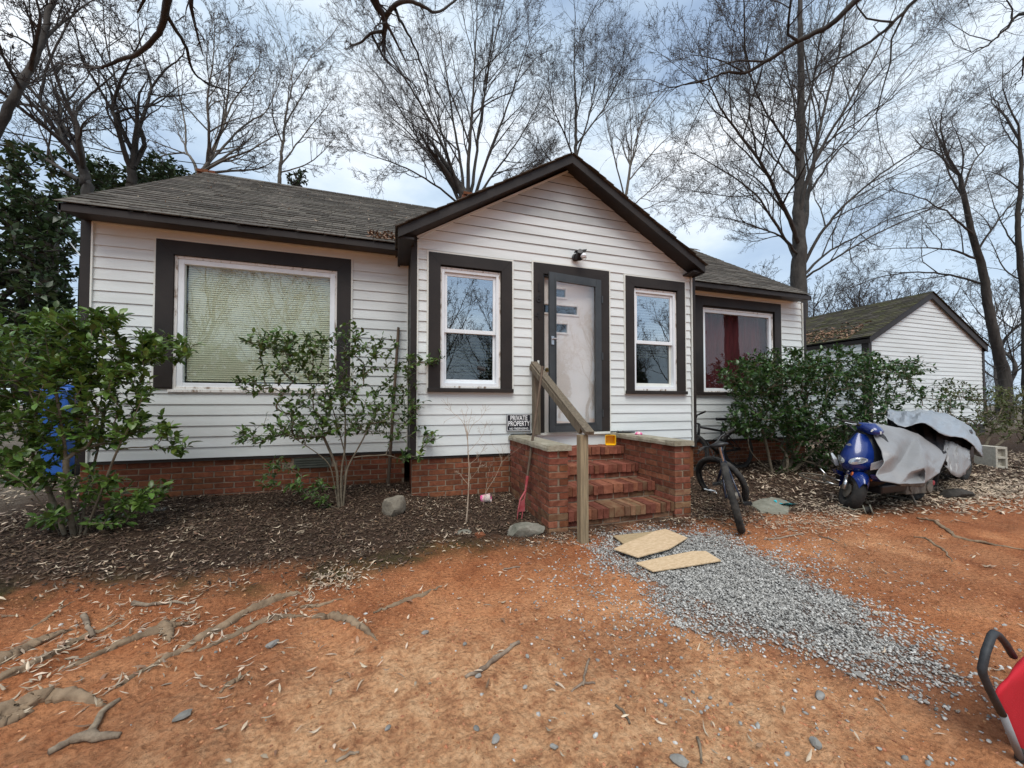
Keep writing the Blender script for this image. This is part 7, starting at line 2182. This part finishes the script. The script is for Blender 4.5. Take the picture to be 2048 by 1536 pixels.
def shrub(name, label, base, stems, ells, y0, leafmat, lsize, per_tip, seed, parts=300, group=None, stem_r=.016, tip_r=.0022, upright=.4, cat='shrub', stem_mat='stem', young=0.0, simple=False, droop=0.0, bare=0.0, depth_scale=1.0):
    """stems: polylines to start from; ells: pixel ellipses (cx, cy, rx, ry, tips, depth) that hold the twig tips"""
    r_ = random.Random(seed)
    root = empty(name, base, label, cat, group)
    b = Vector(base)
    nodes = []; par = []; 
    def add(p_, q_): nodes.append(tuple(p_)); par.append(q_); return len(nodes) - 1
    add(b - Vector((0, 0, .05)), -1)
    for st_ in stems:
        prev = 0
        for i, p_ in enumerate(cat_rom([tuple(q_) for q_ in st_], 5)):
            prev = add(p_, prev)
    tips = []
    for cx_, cy_, rx, ry, n_, dp in ells:
        for _ in range(n_):
            while True:
                a_, c_, d_ = r_.uniform(-1, 1), r_.uniform(-1, 1), r_.uniform(-1, 1)
                if a_ * a_ + c_ * c_ + d_ * d_ < 1: break
            p_ = on_y(cx_ + a_ * rx, cy_ + c_ * ry, y0 + d_ * dp)
            if p_.z < gz(p_.x, p_.y) + .03: continue
            tips.append(tuple(p_))
    bt = tuple(b)
    tips.sort(key=lambda t_: math.dist(t_, bt))
    tip_nodes = []
    for t_ in tips:
        A = np.array(nodes); tv = np.array(t_)
        dist = np.linalg.norm(A - tv, axis=1)
        # prefer joints lower and nearer the root, so twigs fan upwards and outwards
        db = np.linalg.norm(A - np.array(bt), axis=1); dt = math.dist(t_, bt)
        cost = dist + .9 * np.maximum(0, db - dt + .05) + upright * np.maximum(0, A[:, 2] - tv[2])
        cost[0] += 10
        j = int(np.argmin(cost))
        p0 = Vector(nodes[j]); p1 = Vector(t_)
        l_ = (p1 - p0).length
        n_ = max(1, int(l_ / .07))
        g_ = Vector(nodes[j]) - Vector(nodes[par[j]] if par[j] >= 0 else bt)
        g_ = g_.normalized() * l_ * .35 if g_.length > 1e-4 else Vector((0, 0, l_ * .3))
        prev = j
        for i in range(1, n_ + 1):
            k_ = i / n_
            q_ = p0.lerp(p1, k_) + g_ * (k_ * (1 - k_)) + Vector((r_.gauss(0, .006), r_.gauss(0, .006), r_.gauss(0, .006) ))
            if i == n_: q_ = p1
            prev = add(q_, prev)
        tip_nodes.append(prev)
    # pipe-model thickness
    N_ = len(nodes); wgt = [0.0] * N_
    for t_ in tip_nodes:
        wgt[t_] += 1
    for i in range(N_ - 1, 0, -1): wgt[par[i]] += wgt[i]
    mx_ = max(wgt[1:]) or 1
    rad_ = [tip_r + (stem_r - tip_r) * (w_ / mx_) ** .55 for w_ in wgt]
    nk = [0] * N_
    for i in range(1, N_): nk[par[i]] += 1
    # chains between forks
    polys = []; done = set()
    kids = [[] for _ in range(N_)]
    for i in range(1, N_): kids[par[i]].append(i)
    for i in range(1, N_):
        if wgt[i] < .5: continue
        if nk[par[i]] != 1 or par[i] == 0:
            ch_ = [par[i], i] if par[i] != 0 else [i]
            while len(kids[ch_[-1]]) == 1: ch_.append(kids[ch_[-1]][0])
            if len(ch_) > 1: polys.append(([nodes[c_] for c_ in ch_], [rad_[ch_[1]] if c_ == par[i] else rad_[c_] for c_ in ch_]))
    thick = [p_ for p_ in polys if p_[1][0] > stem_r * .42]; thin = [p_ for p_ in polys if p_[1][0] <= stem_r * .42]
    sub = lambda V_: V_ - np.array(b)
    if thick:
        V, F = tubes(thick, 8); link('stem', np_mesh('stem', sub(V), F, M[stem_mat], True), root)
    if thin:
        V, F = tubes(thin, 4); link('twigs', np_mesh('twigs', sub(V), F, M[stem_mat], True), root, kind='stuff')
    # leaves at and below every tip
    mats_ = []
    for t_ in tip_nodes:
        if r_.random() < bare: continue
        j = t_
        d_ = Vector(nodes[t_]) - Vector(nodes[par[t_]]); d_ = d_.normalized() if d_.length > 1e-5 else Vector((0, 0, 1))
        n_ = max(1, int(per_tip * (.6 + .8 * r_.random())))
        ph_ = r_.random() * 6.28
        p_ = Vector(nodes[t_]); q_ = par[t_]
        for k in range(n_):
            # walk back from the tip
            f_ = k / max(n_ - 1, 1)
            back = f_ * .11 * (lsize / .06)
            pos = p_ - d_ * back
            if back > .07 and q_ > 0: pos = Vector(nodes[q_]).lerp(pos, .5)
            s1 = d_.orthogonal().normalized(); s2 = d_.cross(s1)
            a_ = ph_ + k * 2.4
            o_ = s1 * math.cos(a_) + s2 * math.sin(a_)
            dirn = (o_ * (.55 + .55 * f_) + d_ * (1.05 - .6 * f_) + Vector((0, 0, -.12 - droop))).normalized()
            up_ = (Vector((0, 0, 1)) + o_ * r_.uniform(-.5, .5) + Vector((r_.gauss(0, .35), r_.gauss(0, .35), 0)))
            mats_.append(leaf_mx(pos - b, dirn, up_, lsize * r_.uniform(.5, 1.25), r_))
    def size_seen(m_): 
        w_ = Vector((m_[0][3], m_[1][3], m_[2][3])) + b
        return -(w_ - Vector((0, 0, ZC))).length + .3 * r_.random()
    # the leaves nearest the lens are pieces of their own
    mats_.sort(key=size_seen, reverse=True)
    vm = [leaf_mesh('leaf', M[leafmat], 1, .5 + .06 * k, .12 + .05 * k, .10 + .08 * k) for k in range(4)]
    ym = leaf_mesh('leaf', M['leaf_y'], 1, .5, .1, .1) if young else None
    for m_ in mats_[:parts]:
        me = ym if (young and r_.random() < young) else r_.choice(vm)
        o_ = bpy.data.objects.new('leaf', me); COL.objects.link(o_); o_.parent = root; o_.matrix_local = Matrix(m_)
    if len(mats_) > parts:
        rest = mats_[parts:]
        V, F = leaves_mesh('leaf', rest, simple)
        link('foliage', np_mesh('foliage', V, F, M[leafmat], True), root, kind='stuff')
    return root

def stems_px(y0, *lines): return [[tuple(on_y(p_[0], p_[1], y0 + (p_[2] if len(p_) > 2 else 0))) for p_ in l_] for l_ in lines]
# left: big camellia
p = on_g(150, 1074)
shrub('camellia_shrub', 'large glossy green shrub with several stems in front of the left corner', p,
    stems_px(p.y, [(130, 1070), (105, 1000, .1), (75, 930, .15), (40, 860, .2), (10, 780, .2)], [(148, 1072), (135, 990, -.1), (130, 900, -.15), (115, 800, -.2), (95, 700, -.2)],
             [(160, 1070), (175, 980, .1), (195, 900, .2), (205, 840, .2), (195, 720, .25)], [(168, 1072), (200, 990, -.1), (235, 900, -.2), (270, 830, -.25), (300, 760, -.3)], [(156, 1074), (150, 950, .3), (160, 850, .4), (150, 740, .5)], [(120, 1070), (85, 1010, -.2), (40, 960, -.3), (-10, 930, -.3)]),
    [(60, 690, 140, 75, 151, .45), (150, 650, 110, 40, 78, .4), (215, 640, 45, 28, 25, .3), (200, 720, 120, 50, 117, .4), (320, 700, 95, 28, 56, .3), (300, 680, 45, 22, 22, .3), (90, 780, 150, 70, 133, .45), (240, 770, 90, 40, 56, .35), (30, 870, 90, 60, 64, .4),
     (140, 860, 90, 50, 52, .4), (230, 850, 80, 40, 44, .35), (320, 855, 60, 25, 22, .3), (350, 890, 40, 16, 12, .25), (60, 930, 90, 45, 52, .35), (180, 960, 70, 40, 30, .3), (255, 1000, 70, 32, 32, .3), (220, 1045, 45, 22, 14, .25), (105, 1030, 40, 25, 14, .25), (310, 980, 45, 24, 13, .25), (-60, 800, 80, 160, 86, .5)],
    p.y, 'leaf_l', .072, 8, 101, group='broadleaf shrubs along the front wall', stem_r=.021, young=.10)
# middle: thinner camellia
p = on_g(682, 1019)
shrub('camellia_shrub', 'airy leafy shrub with a slender stem between picture window and porch', p,
    stems_px(p.y, [(684, 1018), (682, 975), (684, 935), (690, 890, .05), (690, 800, .1), (685, 740, .1)], [(678, 1018), (676, 975, .03), (672, 935, .05), (650, 880, .1), (610, 800, .15)], [(686, 1018), (690, 975, -.03), (696, 935, -.05), (725, 880, -.1), (765, 800, -.15)], [(676, 1016), (668, 965, -.05), (655, 925, -.08), (610, 890, -.15), (560, 860, -.2)], [(682, 1016), (686, 960, .04), (692, 920, .06), (660, 800, .15), (630, 720, .2)]),
    [(540, 680, 60, 25, 58, .25), (610, 690, 70, 28, 62, .3), (700, 680, 35, 40, 31, .25), (750, 690, 55, 25, 38, .25), (850, 715, 45, 18, 23, .2), (560, 730, 70, 30, 38, .3), (660, 750, 90, 40, 62, .3), (780, 750, 60, 40, 42, .25), (500, 770, 50, 16, 22, .25), (600, 800, 80, 30, 46, .3),
     (720, 800, 90, 30, 62, .3), (810, 800, 50, 40, 38, .25), (520, 870, 60, 22, 30, .25), (600, 850, 90, 30, 80, .3), (700, 840, 90, 28, 80, .3), (790, 850, 60, 30, 42, .25), (860, 870, 25, 18, 11, .15), (830, 910, 30, 15, 11, .15), (570, 925, 40, 25, 12, .2), (610, 975, 45, 22, 22, .2), (540, 960, 22, 18, 11, .15), (640, 1000, 20, 16, 8, .12)],
    p.y, 'leaf_m', .064, 5.6, 103, group='broadleaf shrubs along the front wall', stem_r=.014, young=.06)
# right: dense dark shrub before the red curtain window
p = on_g(1560, 948)
shrub('evergreen_shrub', 'dense dark green shrub in front of the red curtained window', p,
    stems_px(p.y, [(1545, 950), (1530, 880), (1510, 820, -.1), (1480, 770, -.2)], [(1560, 950), (1575, 890, .1), (1570, 820, .2), (1560, 760, .2)], [(1570, 950), (1600, 890, -.1), (1640, 830, -.2), (1660, 760, -.2)], [(1580, 950), (1630, 900, .1), (1700, 850, .2), (1740, 790, .3)], [(1552, 952), (1500, 900, -.1), (1500, 840, -.2)]),
    [(1500, 760, 70, 45, 198, .6), (1570, 740, 100, 50, 321, .7), (1680, 740, 110, 50, 321, .7), (1770, 760, 90, 50, 198, .7), (1540, 830, 90, 50, 260, .6), (1650, 830, 110, 55, 346, .7), (1750, 830, 70, 40, 124, .6), (1640, 890, 80, 40, 148, .5), (1480, 840, 40, 35, 55, .4), (1700, 900, 50, 30, 55, .4), (1825, 735, 55, 22, 35, .4), (1570, 940, 30, 12, 13, .2), (1640, 935, 20, 10, 8, .2)],
    p.y, 'leaf_r', .074, 8, 107, group='broadleaf shrubs along the front wall', stem_r=.028, upright=.3)
# thin one in front of the shed, then the pale hedge at the edge
p = on_g(1860, 930); p = Vector((on_y(1860, 900, 4.9).x, 4.9, gz(10, 4.9)))
shrub('evergreen_shrub', 'thin sparse shrub before the white siding of the shed', p,
    stems_px(4.9, [(1865, 905), (1870, 860), (1880, 800)], [(1858, 905), (1840, 850), (1820, 790)]),
    [(1880, 790, 70, 35, 40, .5), (1930, 800, 60, 40, 45, .6), (1850, 800, 50, 40, 30, .5), (1900, 840, 80, 30, 40, .5), (1830, 740, 40, 18, 8, .3), (1825, 718, 8, 14, 3, .1)],
    4.9, 'leaf_r', .075, 6, 109, parts=80, group='broadleaf shrubs along the front wall', stem_r=.024)
p = Vector((on_y(1965, 900, 4.7).x, 4.7, gz(12, 4.7)))
shrub('hedge_shrub', 'yellow green shrub at the right edge beside the cinder block', p,
    stems_px(4.7, [(1950, 905), (1955, 860), (1960, 800)], [(1965, 905), (1990, 850), (2010, 800)], [(1975, 905), (2030, 860), (2070, 800)]),
    [(1980, 800, 60, 30, 90, .5), (2040, 800, 60, 35, 120, .6), (1985, 850, 70, 30, 90, .5), (2050, 850, 60, 40, 110, .6), (2110, 820, 50, 60, 80, .6), (1915, 775, 40, 20, 16, .3)],
    4.7, 'leaf_h', .06, 7, 113, parts=120, group='broadleaf shrubs along the front wall', stem_r=.026)
# bare sapling by the porch wall
p = on_g(932, 1052)
o = tree('bare_sapling', 'bare pale sapling in front of the porch brick foundation', tuple(p),
    [(pl(p.y, (932, 1055), (936, 1000), (938, 940), (936, 900), (935, 870)), .011, .006)],
    [(pl(p.y, (935, 880), (928, 850), (918, 835, .05), (905, 825, .08), (896, 812, .1)), .006, .002), (pl(p.y, (936, 905), (950, 890, .05), (965, 870, .08), (970, 855, .1)), .005, .002), (pl(p.y, (937, 930), (955, 915, -.05), (968, 895, -.08)), .004, .002), (pl(p.y, (936, 965), (955, 940, -.1), (960, 930, -.1)), .004, .002), (pl(p.y, (935, 872), (945, 850, -.05), (960, 838, -.05), (970, 822, -.05)), .005, .002), (pl(p.y, (937, 970), (925, 955, .05), (918, 945, .08)), .003, .0015)],
    dict(P_WILD, n=[0, 3, 2, 0, 0], rmin=.0016, seg=[5, 4, 3]), 'sapling', 'sapling', cat='sapling', seed=131, wob=.03)
p = on_g(966, 1012)
tree('bare_sapling', 'thin forked bare twig plant leaning towards the left cap stone', (p.x, p.y, p.z),
    [(pl(p.y, (966, 1012), (972, 985), (990, 955), (1003, 925)), .005, .003)],
    [(pl(p.y, (1003, 925), (998, 905), (985, 890, .05), (981, 868, .1), (978, 855, .1)), .003, .0012), (pl(p.y, (1003, 925), (1020, 910, -.1), (1040, 895, -.2), (1055, 880, -.3)), .003, .0012), (pl(p.y, (970, 992), (975, 960, .1), (980, 935, .15)), .003, .0012)],
    dict(P_WILD, n=[0, 2, 2, 0, 0], rmin=.0012, seg=[5, 4, 3]), 'sapling', 'sapling', cat='sapling', seed=137, wob=.03)

# ------------------------------------------------------------------ evergreens at the left
def evergreen(label, y0, base_px, trunk_px, ells, seed, size, per, mat='leaf_e', name='evergreen_tree'):
    p_ = Vector((on_y(base_px, 800, y0).x, y0, gz(0, y0)))
    return shrub(name, label, p_, stems_px(y0, *trunk_px), ells, y0, mat, size, per, seed, parts=0, stem_r=.09, tip_r=.006, cat='tree', group='evergreen trees left of the house', stem_mat='bark_dark', simple=True)
evergreen('dark holly like evergreen filling the left edge behind the shrub', 8.0, 40, [[(40, 800), (42, 650), (48, 500), (50, 380)], [(40, 760), (90, 600, .3), (110, 500, .4)], [(38, 740), (-20, 600), (-50, 480)]],
    [(20, 480, 110, 90, 150, 1.1), (90, 520, 75, 90, 120, 1.0), (40, 600, 120, 90, 170, 1.1), (30, 390, 90, 60, 70, .9), (100, 430, 60, 50, 60, .9), (40, 700, 130, 70, 130, 1.0), (-60, 560, 80, 180, 120, 1.0), (110, 640, 40, 70, 60, .7), (30, 320, 60, 40, 28, .7)], 201, .13, 9)
evergreen('dark evergreen showing above the left eave of the roof', 12.0, 300, [[(255, 700), (255, 500), (258, 400), (260, 350)], [(255, 600), (180, 420), (150, 360)], [(255, 600), (320, 420), (340, 350)]],
    [(170, 370, 80, 45, 90, 1.2), (240, 365, 70, 35, 80, 1.2), (310, 345, 55, 38, 80, 1.1), (345, 360, 45, 30, 50, 1.0), (130, 320, 60, 40, 40, 1.0), (200, 340, 60, 30, 40, 1.0)], 203, .15, 8)
evergreen('small dark evergreen top right of the left chimney', 16.0, 595, [[(595, 700), (596, 450), (597, 360)]], [(592, 360, 24, 22, 26, .7), (600, 345, 12, 14, 8, .5)], 207, .15, 7)
evergreen('low evergreen thicket behind the blue bin', 9.5, 60, [[(60, 800), (60, 720), (50, 650)], [(62, 800), (120, 730), (140, 690)]],
    [(60, 700, 100, 60, 120, 1.0), (-40, 720, 90, 60, 80, 1.0), (120, 740, 40, 50, 40, .8)], 211, .12, 8)

# dark evergreens across the road, which the windows mirror
src = [o_ for o_ in scene.objects if o_.name.startswith('evergreen_tree')][0]
for k, x_ in enumerate((-30, -22, -14, -6, 2, 10, 18, 26, 34)):
    copy_tree(src, (x_, -24 - 2 * (k % 3), -1.2), k * 1.3, 1.25 + .2 * (k % 2), 'dark evergreen across the road mirrored in the house windows', 'evergreens across the road')
